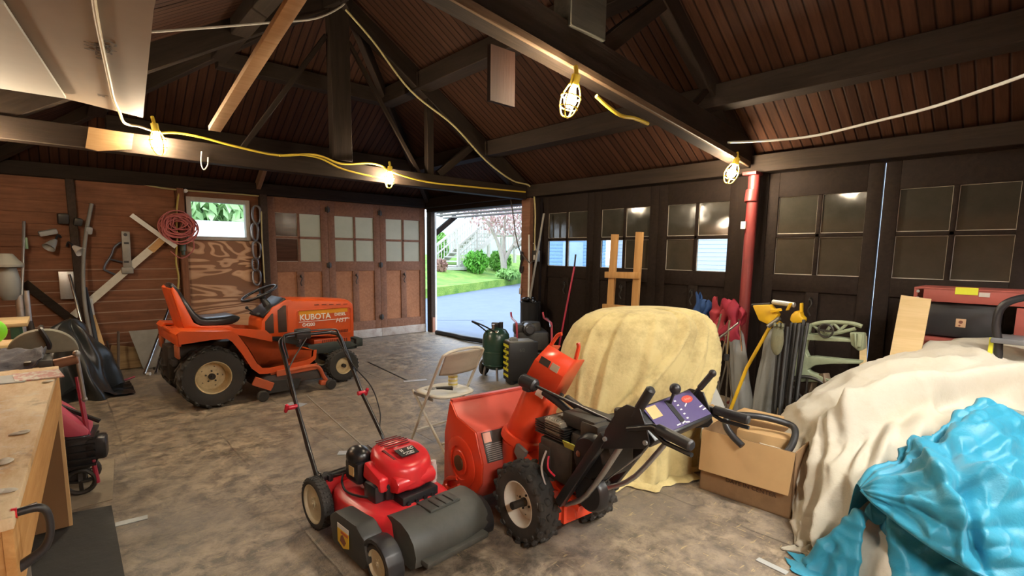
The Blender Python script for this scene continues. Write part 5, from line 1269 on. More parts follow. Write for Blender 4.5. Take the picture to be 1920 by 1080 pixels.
m = MB(); m.box((0, 0, .01), (.15, .15, .02)); m.build('base_plate', RED, t)
m = MB(); m.box((-.035, .035, 1.80), (.045, .045, .07), rot=Euler((0, 0, R(0)))); m.build('sticker', DW, t)
# folded camp chairs
def camp_chair(label, px, py, X, col, seed, h=.95):
    b = onx(px, py, X); t = thing('camp_chair', label, 'camp chair', (b.x, b.y, 0))
    rd = random.Random(seed); zt = b.z
    mt = mat('chair_cloth_%d' % seed, col, .8, var=.25, bump=.2) if seed < 0 else mat(['blue_chair_cloth', 'red_chair_cloth', 'crimson_chair_cloth'][seed % 3], col, .8, var=.25, bump=.2)
    for k in range(3):
        a = rd.uniform(-.4, .4); m = MB()
        def lobe(u, v):
            z = zt-.32+.36*v; w_ = .05*abs(sin(pi*min(1, .10+v*.86)))**.5+.004; an = 2*pi*u
            c = V(((k-1)*.03, (k-1)*.06+.02*sin(v*5+k), z+.02*k))
            r = 1+.35*sin(an*3+v*6+k)*.5
            q_ = c+V((w_*.8*r*cos(an), w_*r*sin(an), .02*sin(an*2+k))); n_ = NZ.noise_vector(q_*9+V((seed, k, 0)))*.05; return q_+V((n_.x, n_.y*1.3, n_.z))
        m.grid(lobe, 20, 14, closeu=True); m.build('fabric', mt, t, ang=180)
    for k in range(5):
        m = MB(); a = k-2; top = V((.02*a, .03*a, zt-.08+.03*(k % 2))); bot = V((-.04+.03*(k % 3), .06*a*1.1, .012)); mid_ = (top+bot)/2+V((-.03, .10*((k % 2)*2-1)*.5, 0))
        m.tube([top, mid_, bot], .009, 8); m.build('leg', CHROME, t)
        if k in (0, 4): m = MB(); m.cyl(bot-V((0, 0, .012)), bot+V((0, 0, .04)), .016, n=10); m.build('foot', BLK, t)
    return t
camp_chair('folded blue camp chair behind the covered machine, left of the red ones', 1318, 572, 4.78, (.012, .05, .17), 0)
camp_chair('folded red camp chair next to the blue one', 1350, 580, 4.70, (.36, .035, .05), 1)
camp_chair('folded crimson camp chair in front of the red steel post', 1378, 580, 4.62, (.33, .02, .045), 2)
t = thing('chrome_leg_set', 'loose folded chrome legs hanging in front of the grey bags', 'leg frame', onx(1362, 640, 4.40))
for k, (a, b) in enumerate((((1352, 588), (1334, 660)), ((1368, 600), (1362, 668)), ((1340, 640), (1385, 605)))):
    m = MB(); o_ = onx(1362, 640, 4.40); m.tube([onx(*a, 4.40)-o_, onx(*b, 4.40)-o_], .010, 8); m.build('leg', CHROME, t)
m = MB(); e = onx(1362, 670, 4.40)-onx(1362, 640, 4.40); m.cyl(e+V((0, 0, -.03)), e+V((0, 0, .03)), .022, n=12, bev=.006); m.build('foot', BLK, t)
GRY = cloth('grey_canvas_bag', (.24, .24, .23), .3, (.14, .13, .11))
def long_bag(label, a, b, w0, w1, X):
    A_, B_ = onx(*a, X), onx(*b, X-.15); t = thing('long_bag', label, 'bag', (B_.x, B_.y, 0)); m = MB()
    A_ = A_-V((B_.x, B_.y, 0)); B_ = V((0, 0, .0))
    def fn(u, v):
        c = B_.lerp(A_, v); an = 2*pi*u; w_ = w0*(1-v)+w1*v
        k = min(1, v*14, (1-v)*9)**.5
        f = 1+.10*sin(an*4+v*3)+.06*sin(an*7-v*9)
        return c+V((.55*w_*cos(an)*f*k, w_*sin(an)*f*k, 0))
    m.grid(fn, 36, 30, closeu=True); m.build('body', GRY, t, ang=180)
    m = MB()
    def cp(u, v): q = fn(u, .96); return V((q.x*1.0, q.y, q.z+.05*v))
    m.tube([A_+V((0, -.02, -.03)), A_+V((-.03, 0, .05)), A_+V((0, .03, -.02))], .012, 8, smooth=4); m.build('carry_strap', mat('dark_strap', (.05, .05, .05), .8), t)
    return t
long_bag('upright grey canvas bag behind the covered machine, left one', (1378, 606), (1398, 790), .085, .065, 4.62)
long_bag('slanting grey canvas bag beside the yellow shaft, right one', (1452, 612), (1424, 790), .082, .060, 4.62)
# yellow string trimmers
YELP = mat('yellow_plastic', (.72, .42, .012), .4, var=.12, dirt=.25, dcol=(.3, .18, .04))
def yz(px_, py_, X): return onx(px_, py_, X)
def prism_at(mm, pts, X, th, o, bev=.004):      # outline traced on the plane X, given real thickness
    q = [onx(a, b, X) for a, b in pts]; mm.prism([(-(p.y-o.y), p.z-o.z) for p in q], th, frame((X-o.x-th/2, 0, 0), (0, -1, 0), (0, 0, 1)) if False else M4.Translation((X-o.x+th/2, 0, 0)) @ M4(((0, 0, -1), (-1, 0, 0), (0, 1, 0))).to_4x4(), bev=bev)
o_ = V((4.52, 1.78, 0))
t = thing('string_trimmer', 'yellow string trimmer with a long yellow shaft between the grey bags', 'trimmer', o_)
m = MB(); m.tube([yz(1445, 610, 4.50)-o_, yz(1400, 690, 4.45)-o_, V((-.18, .16, .03))], .015, 10); m.build('shaft', YELP, t)
m = MB(); prism_at(m, [(1414, 572), (1446, 571), (1462, 590), (1455, 600), (1466, 606), (1452, 612), (1426, 600)], 4.52, .09, o_, .012); prism_at(m, [(1444, 580), (1464, 578), (1466, 583), (1446, 587)], 4.46, .03, o_); m.build('guard', YELP, t)
m = MB(); m.tube([yz(1410, 572, 4.52)-o_, yz(1444, 570, 4.52)-o_], .012, 8); m.build('edge_strip', BLK, t)
m = MB(); a, b = yz(1440, 612, 4.46)-o_, yz(1462, 596, 4.46)-o_; m.tube([a, b], .018, 10); m.build('collar', STEEL, t)
o_ = V((4.50, 1.52, 0))
t = thing('hedge_trimmer', 'yellow power tool head with a silver barrel standing beside the trimmer', 'power tool', o_)
m = MB(); prism_at(m, [(1486, 590), (1494, 582), (1504, 584), (1505, 592), (1511, 596), (1509, 604), (1490, 606), (1484, 600)], 4.50, .09, o_, .012); prism_at(m, [(1501, 568), (1505, 568), (1505, 586), (1500, 586)], 4.48, .04, o_); prism_at(m, [(1481, 568), (1486, 568), (1478, 582), (1474, 582)], 4.48, .04, o_); m.build('body', YELP, t)
m = MB(); m.cyl(yz(1449, 566, 4.55)-o_, yz(1490, 572, 4.50)-o_, .022, n=14, bev=.004); m.build('barrel', mat('silver_barrel', (.5, .5, .48), .4, .6), t)
m = MB(); m.tube([yz(1490, 604, 4.50)-o_, V((-.05, .02, .03))], .014, 8); m.build('shaft', BLKM, t)
# bundle of black poles
rd = random.Random(11)
for k in range(8):
    xt, yt = 1462+k*7.5, 605+rd.uniform(-6, 12); xb = 1448+k*6
    a, b = onx(xt, yt, 4.42-.03*(k % 3)), onx(xb, 778, 4.22-.04*(k % 3)); b = V((b.x, b.y, .0)); m = MB()
    m.tube([V((0, 0, 0)), (a-b)*.5+V((0, .01*(k % 2), 0)), a-b], .012, 8, smooth=3); o = m.build('black_pole', mat('dull_black_pole', (.03, .03, .03), .5, var=.4)); o.location = b+V((0, 0, .012))
    tag(o, 'thin black pole in the bundle between the grey bag and the green sewing machine', 'pole', 'bundle of black poles')
t = thing('work_glove', 'olive cloth work glove hung over the black poles', 'glove', onx(1458, 630, 4.30))
m = MB(); m.sph((0, 0, -.03), (.03, .05, .13), 16, 12); m.build('palm', cloth('olive_cloth', (.16, .16, .10), .3), t)
for k in range(3):
    m = MB(); m.tube([(0, -.03+k*.025, .06), (-.02, -.04+k*.03, .10), (-.04, -.05+k*.03, .08)], [.014, .008], 8, smooth=3); m.build('finger', cloth('olive_cloth', (.16, .16, .10), .3), t)
# cobbler's sewing machine
SGR = mat('pale_green_casting', (.27, .31, .20), .5, var=.2, dirt=.55, dcol=(.09, .085, .05), dscale=9)
o_ = V((4.45, 1.3, 0))
SMc = thing('cobbler_sewing_machine', 'old pale green cast-iron patching machine on a dark stand', 'sewing machine', o_)
X = 4.45
m = MB(); prism_at(m, [(1510, 612), (1524, 606), (1518, 625), (1600, 635), (1600, 641), (1516, 637), (1512, 655), (1517, 668), (1528, 667), (1618, 676), (1616, 681), (1560, 681), (1530, 684), (1517, 692), (1522, 697), (1545, 705), (1560, 712), (1534, 715), (1484, 714), (1484, 692), (1498, 660)], X, .08, o_, .008); m.build('frame', SGR, SMc)
m = MB(); 
tp = [(1514, 612), (1540, 605), (1570, 604), (1600, 607), (1616, 612)]
m.tube([onx(*p, X)-o_ for p in tp], .016, 8, smooth=4); m.tube([onx(1516, 628, X)-o_, onx(1560, 626, X)-o_, onx(1604, 616, X)-o_], .014, 8, smooth=3)
for a, b in (((1522, 608), (1545, 627)), ((1562, 605), (1545, 627)), ((1562, 605), (1578, 622)), ((1590, 606), (1566, 626))): m.tube([onx(*a, X)-o_, onx(*b, X)-o_], .011, 8)
m.build('truss_arm', SGR, SMc)
m = MB(); prism_at(m, [(1596, 622), (1622, 624), (1622, 655), (1612, 657), (1598, 645)], X, .09, o_, .01); m.tube([onx(1603, 625, X-.06)-o_, onx(1606, 652, X-.06)-o_], .010, 8); m.box(onx(1612, 638, X-.06)-o_, (.03, .03, .10), bev=.006); m.build('needle_head', SGR, SMc)
m = MB(); c = onx(1548, 620, X-.06)-o_; m.torus(c, (1, 0, 0), .05, .008, 20, 6); m.box(c, (.03, .10, .012)); m.build('rocker', IRON, SMc)
m = MB(); m.beam(onx(1545, 700, X)-o_, onx(1558, 765, X-.05)-o_, .06, .05, bev=.006); m.beam(onx(1528, 700, X)-o_, V((.1, .12, .0)), .05, .05); m.beam(onx(1556, 760, X-.05)-o_, V((-.1, -.12, .0)), .06, .05); m.build('stand_leg', mat('rusty_brown_leg', (.16, .11, .07), .6, .2), SMc)
m = MB(); c = onx(1510, 752, X-.05)-o_; m.torus(c, (1, .2, 0), .20, .014, 36, 8)
for k in range(4): a = k*pi/4; m.tube([c+V((0, .2*cos(a), .2*sin(a))), c-V((0, .2*cos(a), .2*sin(a)))], .008, 6)
m.build('flywheel', IRON, SMc)
# red bench frame with shelf
o_ = V((4.75, .2, 0))
RF = thing('red_bench_frame', 'red angle-iron bench frame with a black box on its shelf under the windows', 'bench', o_)
REDB = mat('dusty_red_angle_iron', (.30, .065, .05), .55, var=.2, dirt=.3, dcol=(.12, .05, .04))
m = MB(); m.bb((-.05, -1.15, 1.19), (.0, .57, 1.285), bev=.004); m.bb((-.05, -1.15, 1.275), (.36, .57, 1.29), bev=.003); m.build('top_rail', REDB, RF)
m = MB(); m.bb((-.05, -1.15, .90), (.34, .56, .93), bev=.003); m.build('shelf', REDB, RF)
for y in (.53, -1.10):
    for x in (-.03, .33):
        m = MB(); m.bb((x-.02, y-.02, 0), (x+.02, y+.02, 1.28), bev=.003); m.build('leg', REDB, RF)
m = MB(); m.bb((-.06, -.16, .93), (-.045, .02, 1.18)) ; m.build('side_panel', REDB, RF)
m = MB(); a = onx(1793, 545, 4.70)-o_; m.box((-.053, a.y-.055, a.z), (.004, .12, .05)); m.use(mat('label_lime', (.55, .55, .03), .5)); m.build('label', None, RF)
m = MB(); a = onx(1846, 553, 4.70)-o_; m.box((-.053, a.y, a.z), (.004, .055, .03)); m.build('label', mat('pale_label', (.45, .40, .36), .5), RF)
for z in (1.26, 1.21): m = MB(); m.cyl((-.056, .545, z), (-.05, .545, z), .010, n=10); m.build('bolt', ZINC, RF)
t = thing('black_power_pack', 'black box with a small tan socket plate on the shelf of the red frame', 'box', (4.86, .52, .932))
m = MB(); m.box((0, 0, .13), (.22, .42, .25), bev=.02); m.build('case', BLK, t)
a = onx(1801, 606, 4.74)
m = MB(); m.box((-.113, a.y-.52, a.z-.932), (.006, .055, .06), bev=.002); m.build('socket_plate', mat('tan_plate', (.60, .38, .22), .5), t)
m = MB(); m.cyl((-.118, a.y-.52, a.z-.925), (-.116, a.y-.52, a.z-.925), .012, n=12); m.cyl((-.118, a.y-.515, a.z-.95), (-.116, a.y-.515, a.z-.95), .006, n=10); m.build('socket', mat('rust_brown', (.20, .07, .04), .6), t)
t = thing('black_tube_frame', 'black tubular handle frame with grey tray at the right edge', 'handle frame', V((4.3, .2, 0)))
q = [onx(1868, 690, 4.3), onx(1868, 610, 4.3), onx(1882, 572, 4.3), onx(1930, 556, 4.3), onx(2010, 548, 4.3)]
m = MB(); m.tube([V((0, .14, .02))]+[p-V((4.3, .2, 0)) for p in q]+[V((0, -.5, .02))], .022, 10, smooth=5); m.build('tube', BLKM, t)
m = MB(); a = onx(1905, 641, 4.3)-V((4.3, .2, 0)); m.box(a+V((.1, -.05, 0)), (.3, .32, .03), bev=.006); m.build('tray', mat('grey_tray', (.12, .12, .125), .5), t)
m = MB(); a = onx(1858, 648, 4.28)-V((4.3, .2, 0)); m.box(a, (.01, .022, .10)); m.build('yellow_tag', mat('label_lime', (.55, .55, .03), .5), t)
for lb, pts, X, th in (('pale plywood offcut leaning against the red bench frame', [(1719, 557), (1778, 562), (1750, 700), (1745, 760), (1670, 770)], 4.52, .018), ('narrow plywood strip behind the leaning plywood offcut', [(1688, 636), (1702, 636), (1700, 760), (1676, 770)], 4.60, .018)):
    q = [onx(a, b, X) for a, b in pts]; zb0 = 0.0; c = q[0]
    # real board: from the traced top edge straight down to the floor, leaning out by 20 cm
    tl, tr_ = q[0], q[1]; yb = [onx(a, b, X) for a, b in pts[-1:]][0].y
    w_ = (tr_-tl); bl_ = V((X-.22, tl.y+.13, 0.)); up = (tl-bl_); L = up.length; f = frame(bl_, w_, up)
    W_ = w_.length; m = MB(); m.prism([(0, 0), (W_, 0), (W_, L-.01), (0, L)], th, f); o = m.build('plywood_board', wood('pale_plywood', (.55, .40, .20), (.66, .50, .28), 1, rough=.65, bump=.05)); tag(o, lb, 'board')
roll('jug', 'small crumpled white plastic bag between the sewing machine and the drop cloth', [onx(1545, 755, 4.1), onx(1560, 750, 4.1), onx(1572, 760, 4.1)], .04, mat('white_plastic_bag', (.6, .6, .58), .5, bump=.3), 'bag')
bpy.data.objects['jug'].name = 'plastic_bag'
roll('black_hose', 'thick black hose arching beside the sewing machine stand', [onx(1478, 800, 4.0), onx(1490, 782, 4.0), onx(1520, 770, 4.05), onx(1560, 776, 4.0), onx(1590, 800, 3.9), V((3.95, .95, .05))], .024, RUB, 'hose')
# white card behind the handles
t = onx(1330, 700, 4.2)
m = MB(); q = [onx(1326, 700, 4.15), onx(1368, 780, 4.0), onx(1300, 790, 4.0), onx(1300, 720, 4.15)]
bl_ = V((3.9, 2.02, 0)); f = frame(bl_, V((.12, -.38, 0)), V((.16, .05, .42)))
m = MB(); m.prism([(-.05, 0), (.40, 0), (.32, .10), (.12, .46), (.0, .40)], .012, f); tag(m.build('white_board', mat('white_panel', (.60, .60, .57), .5)), 'white board offcut leaning behind the covered machine', 'board')
# ================================================================ cardboard box
CARD = mat('cardboard', (.46, .29, .13), .8, var=.08, dirt=.15, dcol=(.3, .18, .09))
CARDB = mat('weathered_cardboard', (.24, .14, .065), .85, var=.15, dirt=.5, dcol=(.12, .07, .035))
CB = thing('cardboard_box', 'open cardboard box with its front flap folded down beside the drop cloth', 'box', (2.99, 1.48, 0), R(-87))
# local x along the front, y away from the viewer
Lb, Db, Hb = .54, .42, .40
m = MB(); m.bb((0, 0, .004), (Lb, .006, Hb)); m.bb((0, Db-.006, .004), (Lb, Db, Hb)); m.bb((0, 0, .004), (.006, Db, Hb)); m.bb((Lb-.006, 0, .004), (Lb, Db, Hb)); m.bb((0, 0, .002), (Lb, Db, .01)); m.build('carton', CARDB, CB)
m = MB(); m.beam((0, -.006, Hb), (0, -.055, Hb-.26), .004, .004); m = MB()
m.prism([(0, 0), (Lb, 0), (Lb-.01, -.245), (.01, -.255)], .005, frame((0, -.004, Hb), (1, 0, 0), (0, .16, 1))); m.build('flap', CARD, CB)
m = MB(); m.prism([(0, 0), (Lb, 0), (Lb-.04, .16), (.04, .16)], .005, frame((0, Db, Hb), (1, 0, 0), (0, .9, .12))); m.build('flap', CARD, CB)
m = MB(); m.prism([(.02, 0), (Db-.02, 0), (Db-.06, .12), (.06, .12)], .005, frame((0, 0, Hb), (0, 1, 0), (-.8, 0, .5))); m.build('flap', CARD, CB)
text('DATE IN CENTER', .036, frame((.31, -.002, .115), (1, 0, 0), (0, 0, 1)), mat('faded_ink', (.07, .04, .025), .8), CB, 'lettering', sx=1.05)
t = thing('small_carton', 'smaller tan carton lying inside the open cardboard box', 'box', (3.25, 1.20, .27), R(-80))
m = MB(); m.box((0, 0, .05), (.30, .14, .16), bev=.004); m.build('carton', CARD, t)
lp = [at(1362, 800, 3.06), at(1363, 786, 3.08), at(1380, 778, 3.12), at(1430, 782, 3.14), at(1478, 795, 3.10), at(1491, 808, 3.04), at(1486, 832, 2.98), at(1474, 850, 2.93)]
m = MB(); p0 = lp[0]; m.tube([p-p0 for p in [at(1392, 836, 2.97), at(1374, 818, 3.02)]+lp], .02, 12, smooth=6); o = m.build('black_handle_hoop', BLK); o.location = p0; tag(o, 'black rubber-covered handle hoop sticking out of the cardboard box', 'handle')
t = thing('red_spool', 'small bright red spool behind the cardboard box', 'spool', (3.50, .99, 0))
m = MB(); m.cyl((0, 0, .24), (-.05, .01, .25), .055, n=24, bev=.008); m.build('disc', mat('bright_red', (.60, .02, .03), .4), t)
m = MB(); m.cyl((.01, 0, 0), (.01, 0, .32), .05, .045, 16, bev=.006); m.build('core', CARDB, t)
# ================================================================ on the floor
def strip(label, a, b, w_, mt=None, z=.003, name='metal_strip', group=None):
    a, b = V(a), V(b); m = MB(); L = (b-a).length; m.box((0, 0, 0), (L, w_, .004)); o = m.build(name, mt or ZINC); o.location = (a+b)/2+V((0, 0, z)); o.rotation_euler = (0, 0, math.atan2(b.y-a.y, b.x-a.x))
    for k in range(6): 
        mm = MB(); 
    return tag(o, label, 'strip', group)
strip('flat grey metal strip lying on the floor near the black mat', onz(216, 985), onz(277, 970), .05, mat('pale_zinc', (.46, .48, .48), .5, .2, dirt=.3))
strip('punched steel strip on the floor in front of the drop cloth', onz(1420, 1049), onz(1476, 1076), .035, mat('pale_zinc', (.46, .48, .48), .5, .2, dirt=.3))
strip('square of silvery tape on the floor behind the lawn mower', onz(634, 850), onz(664, 849), .07, mat('silver_tape', (.5, .54, .6), .35, .3))
strip('patch of silvery tape on the floor beside the tractor deck', onz(540, 757), onz(570, 760), .10, mat('silver_tape', (.5, .54, .6), .35, .3))
strip('bent bright strip on the floor next to the folding chair', onz(757, 716), onz(800, 712), .07, mat('silver_tape', (.5, .54, .6), .35, .3))
strip('long thin dark rod lying on the floor between tractor and chair', onz(690, 679), onz(764, 714), .02, IRON, name='floor_rod')
strip('long thin pale stick on the floor behind the lawn mower', onz(575, 742), onz(690, 845), .009, mat('pale_wood_line', (.32, .29, .25), .7), name='wooden_stick')
m = MB(); m.tube([onz(690, 838)+V((0, 0, .01)), onz(700, 845)+V((0, 0, .01)), onz(714, 842)+V((0, 0, .01)), onz(706, 835)+V((0, 0, .012))], .008, 8, smooth=4); tag(m.build('wire_clip', CHROME), 'little bent chrome wire clip on the floor behind the mower', 'clip')
m = MB(); m.prism([(-.62, 2.3), (.12, 2.3), (.13, 3.62), (-.05, 3.66), (-.62, 3.60)], .008, M4.Translation((0, 0, .001))); tag(m.build('rubber_mat', mat('black_rubber_mat', (.022, .022, .022), .6, var=.5, scale=4, bump=.4, dirt=.5, dcol=(.07, .065, .055), dscale=6)), 'cracked black rubber mat on the floor beside the workbench', 'mat')
m = MB(); m.prism([(-.30, 3.70), (.14, 3.72), (.20, 4.46), (-.02, 4.52), (-.25, 4.45)], .004, M4.Translation((0, 0, .001))); tag(m.build('flat_cardboard', mat('dirty_flat_cardboard', (.30, .24, .17), .85, var=.2, scale=5, dirt=.6, dcol=(.11, .09, .07), dscale=5)), 'dirty flat piece of cardboard on the floor by the black mat', 'cardboard')
# ================================================================ on and against the back wall
m = MB(); m.bb((1.32, YB-.02, .40), (2.20, YB+.0, 1.635), bev=.002); tag(m.build('plywood_sheet', PLYB), 'wavy-grained plywood sheet fixed under the small back window', 'plywood')
m = MB(); m.prism([(0, 0), (.80, 0), (.80, .60), (0, .60)], .018, frame((1.62, YB-.30, 0), (1, 0, 0), (0, .3, .95))); tag(m.build('plywood_offcut', wood('orange_plywood', (.40, .19, .09), (.55, .30, .16), 0, bump=.1)), 'plain orange-tan plywood panel leaning behind the tractor seat', 'plywood')
def Wp(x, y, d=.0): return ony(x, y, YB-.02-d)
def wbar(name, label, a, b, w_, th, mt, cat, d=.02, group=None):
    a, b = Wp(*a, d), Wp(*b, d); o0 = (a+b)/2; m = MB(); m.beam(a-o0, b-o0, th, w_, up=(0, 0, 1) if abs((b-a).normalized().z) < .9 else (1, 0, 0), bev=.002)
    o = m.build(name, mt); o.location = o0; return tag(o, label, cat, group)
# drywall square made of a long and a short blade
IVORY = mat('ivory_painted_metal', (.62, .57, .46), .5, var=.1, dirt=.4, dcol=(.3, .25, .18))
t = thing('drywall_square', 'ivory T-square leaning diagonally across the back wall by the red cord coil', 'square', Wp(225, 515, .06))
a, b = Wp(138, 592, .05)-t.location, Wp(304, 449, .07)-t.location; m = MB(); m.beam(a, b, .012, .085); m.build('long_blade', IVORY, t)
a, b = Wp(246, 403, .10)-t.location, Wp(330, 463, .10)-t.location; m = MB(); m.beam(a, b, .012, .055); m.build('cross_blade', mat('white_blade', (.72, .70, .64), .45), t)
m = MB(); a, b = Wp(283, 470, .075)-t.location, Wp(304, 450, .075)-t.location; m.beam(a, b, .014, .08); m.build('wood_end', wood('tan_wood_end', (.45, .25, .1), (.6, .36, .16), 0), t)
# bumper jack and wire rack
t = thing('bumper_jack', 'dull grey slotted jack bar hanging on the back wall', 'jack', Wp(237, 470, .09))
m = MB(); m.beam(Wp(235, 434, .09)-t.location, Wp(239, 505, .09)-t.location, .04, .085, up=(1, 0, 0), bev=.006); m.build('bar', mat('dull_grey_steel', (.26, .24, .21), .5, .4, dirt=.4), t)
m = MB()
for y in (456, 491): q = Wp(237, y, .115)-t.location; m.box(q, (.05, .012, .025))
m.cyl(Wp(235, 440, .115)-t.location, Wp(235, 440, .09)-t.location, .02, n=12); m.build('slot', BLK, t)
m = MB(); m.box(Wp(239, 507, .09)-t.location, (.12, .06, .08), bev=.01); m.build('foot', mat('dull_grey_steel', (.26, .24, .21), .5, .4), t)
t = thing('wire_rack', 'dark triangular wire rack hanging behind the jack bar', 'rack', Wp(212, 485, .04))
m = MB(); P_ = [(232, 458), (216, 462), (208, 480), (196, 500), (200, 508), (232, 514)]
m.tube([Wp(*p, .04)-t.location for p in P_], .013, 8, closed=True, smooth=4); m.tube([Wp(206, 486, .04)-t.location, Wp(232, 492, .04)-t.location], .010, 8); m.build('frame', mat('blue_grey_wire', (.10, .11, .14), .4, .5), t)
# red cord coil
t = thing('cord_coil', 'tangled coil of faded red cord hanging beside the small back window', 'cord coil', Wp(332, 424, .12))
rd = random.Random(4); CRD = mat('faded_red_cord', (.50, .14, .13), .6, var=.2)
for k in range(9):
    pts = []; r0 = rd.uniform(.10, .20); ex = rd.uniform(.7, 1.1); cx, cz = rd.uniform(-.05, .05), rd.uniform(-.05, .05)
    for i in range(40):
        a = i*.52+k; pts.append(V((cx+(r0+.025*sin(i*.7+k))*cos(a), -.05+.05*sin(i*.9+k*2), cz+(r0+.02*cos(i*.5))*ex*sin(a))))
    m = MB(); m.tube(pts, .0065, 6, smooth=3); m.build('loop', CRD, t)
m = MB(); m.tube([(.15, -.06, -.10), (.16, -.06, -.30), (.02, -.06, -.42), (-.10, -.06, -.33)], .0065, 6, smooth=6); m.build('loop', CRD, t)
m = MB(); q = Wp(343, 464, .10); m.cyl((0, 0, -.05), (0, 0, .05), .035, n=14, bev=.008); m.cyl((0, 0, -.10), (0, 0, -.05), .022, n=12); o = m.build('lamp_socket', mat('dark_green_glass', (.03, .05, .03), .3)); o.location = q; tag(o, 'small dark green lamp socket under the red cord coil', 'socket')
YC = mat('dull_yellow_cord', (.45, .34, .08), .5)
roll('yellow_power_cord', 'yellow cord hanging down the window post behind the tractor seat', [Wp(335, 362, .05), Wp(331, 400, .09), Wp(332, 450, .09), Wp(330, 490, .07), Wp(335, 520, .07), Wp(333, 545, .07)], .012, YC, 'cord')
roll('wall_cable', 'thin yellowish cable running along the top of the back wall to the window post', [Wp(0, 300, .03), Wp(60, 312, .04), Wp(115, 315, .04), Wp(145, 318, .04), Wp(230, 337, .04), Wp(290, 350, .04), Wp(345, 357, .04), Wp(480, 367, .04), Wp(489, 375, .04), Wp(491, 440, .12), Wp(496, 530, .12)], .010, mat('pale_yellow_cable', (.42, .35, .16), .5), 'cable', smooth=4)
for i, (x, y) in enumerate(((128, 324), (347, 358))):
    m = MB(); m.lathe([(.001, 0), (.026, 0), (.026, .02), (.018, .03), (.026, .04), (.022, .06), (.001, .062)], (0, 0, 0), (0, -1, 0), 16); o = m.build('porcelain_knob', mat('porcelain', (.66, .64, .60), .3)); o.location = Wp(x, y, .0)
    tag(o, ['white porcelain wiring knob high on the back wall, left of the red cord coil', 'white porcelain wiring knob above the left corner of the small back window'][i], 'knob')
# chain of links right of the window
for i, (y0, y1) in enumerate(((385, 420), (418, 452), (452, 486), (484, 508), (505, 535))):
    m = MB(); cx = 481-(i % 2)*3; a, b = Wp(cx, y0, .06), Wp(cx, y1, .06); o0 = (a+b)/2; hz = (a.z-b.z)/2
    pts = [V((.055*cos(t_)*(1 if i % 2 == 0 else .75), -.01*sin(2*t_), hz*.95*math.copysign(abs(sin(t_))**.7, sin(t_)))) for t_ in [2*pi*k/20 for k in range(20)]]
    m.tube(pts, .016, 8, closed=True); o = m.build('chain_link', mat('galvanised_chain', (.22, .21, .21), .35, .8, dirt=.4)); o.location = o0
    tag(o, 'large oval steel ring of the hanging row right of the small back window', 'link', 'row of hanging steel rings')
# things on the left half of the wall
m = MB(); q = Wp(126, 535, .03); m.box((0, 0, 0), (.14, .02, .33), bev=.003); o = m.build('sheet_metal_plate', mat('bright_tin', (.55, .54, .52), .35, .6, var=.2, dirt=.3)); o.location = q; tag(o, 'shiny tin plate fixed to the post on the left of the back wall', 'plate')
t = thing('clamp_lamp', 'grey clamp lamp with white reflector on the left part of the back wall', 'lamp', Wp(138, 462, .12))
m = MB(); m.lathe([(.02, .0), (.03, .03), (.055, .10), (.060, .11), (.052, .10), (.02, .03)], (0, 0, 0), (.55, -.55, -.6), 20); m.build('reflector', mat('porcelain', (.66, .64, .60), .3), t)
m = MB(); m.tube([(0, 0, 0), (-.04, .05, .05), (-.06, .09, .0)], .012, 8, smooth=4); m.build('arm', BLK, t)
t = thing('flood_lamp', 'dim grey lamp head on a stub left of the white clamp lamp', 'lamp', Wp(104, 450, .12))
m = MB(); m.lathe([(.02, .0), (.035, .04), (.06, .12), (.064, .13), (.05, .11), (.02, .03)], (0, 0, 0), (-.5, -.5, -.7), 20); m.build('reflector', mat('dim_grey_enamel', (.28, .28, .27), .4), t)
m = MB(); m.tube([(0, 0, 0), (.03, .06, .06), (.05, .09, .03)], .012, 8, smooth=4); m.build('arm', BLK, t)
rd = random.Random(21)
for i, (x, y, sx_, sz_) in enumerate(((90, 436, .17, .06), (146, 416, .08, .09), (166, 432, .07, .09), (118, 410, .1, .12))):
    m = MB(); m.box((0, 0, 0), (sx_, .06, sz_), rot=Euler((.2, rd.uniform(-.4, .4), .2)), bev=.015); m.cyl((0, .0, 0), (0, .08, 0), .02, n=10); o = m.build('wall_bracket', mat(['dim_grey_enamel', 'dark_iron'][i % 2], (.28, .28, .27), .4)); o.location = Wp(x, y, .10)
    tag(o, ['long dim grey bracket left of the two lamps on the wall', 'dark bracket above the white clamp lamp', 'small grey bracket just right of the curved pole', 'dark bracket highest of the group near the lamps'][i], 'bracket')
roll('curved_pole', 'tall curved grey pole leaning on the left part of the back wall', [Wp(172, 382, .06), Wp(161, 440, .12), Wp(156, 500, .22), Wp(159, 570, .35), Wp(172, 640, .55), onz(190, 715, .02)], .020, mat('grey_rod', (.20, .19, .17), .5), 'pole', smooth=5)
wbar('wall_brace', 'dark diagonal brace board low on the left of the back wall', (45, 530), (150, 612), .09, .03, DARKW, 'brace', .03)
t = thing('threaded_rod', 'tall thin pipe with a green tag at the left edge of the back wall', 'pipe', Wp(42, 560, .30))
m = MB(); _b = Wp(38, 600, .45); m.tube([Wp(45, 415, .12)-t.location, Wp(43, 500, .25)-t.location, _b-t.location, V((_b.x-.03, _b.y-.3, .01))-t.location], .014, 8); m.build('pipe', STEEL, t)
m = MB(); m.box(Wp(47, 456, .16)-t.location, (.05, .03, .13), bev=.008); m.build('tag', mat('pale_green_tag', (.20, .30, .18), .5), t)
def leaner(name, label, a, fx, r, mt, cat, d=.05, flat=None, group=None):
    top = Wp(*a, d); base = onz(*fx); base.z = r if flat is None else .0
    o0 = base.copy(); m = MB()
    if flat: m.beam((0, 0, 0), top-base, flat[0], flat[1], up=(0, 1, 0), bev=.002)
    else: m.tube([(0, 0, 0), top-base], r, 10)
    o = m.build(name, mt); o.location = o0; return tag(o, label, cat, group)
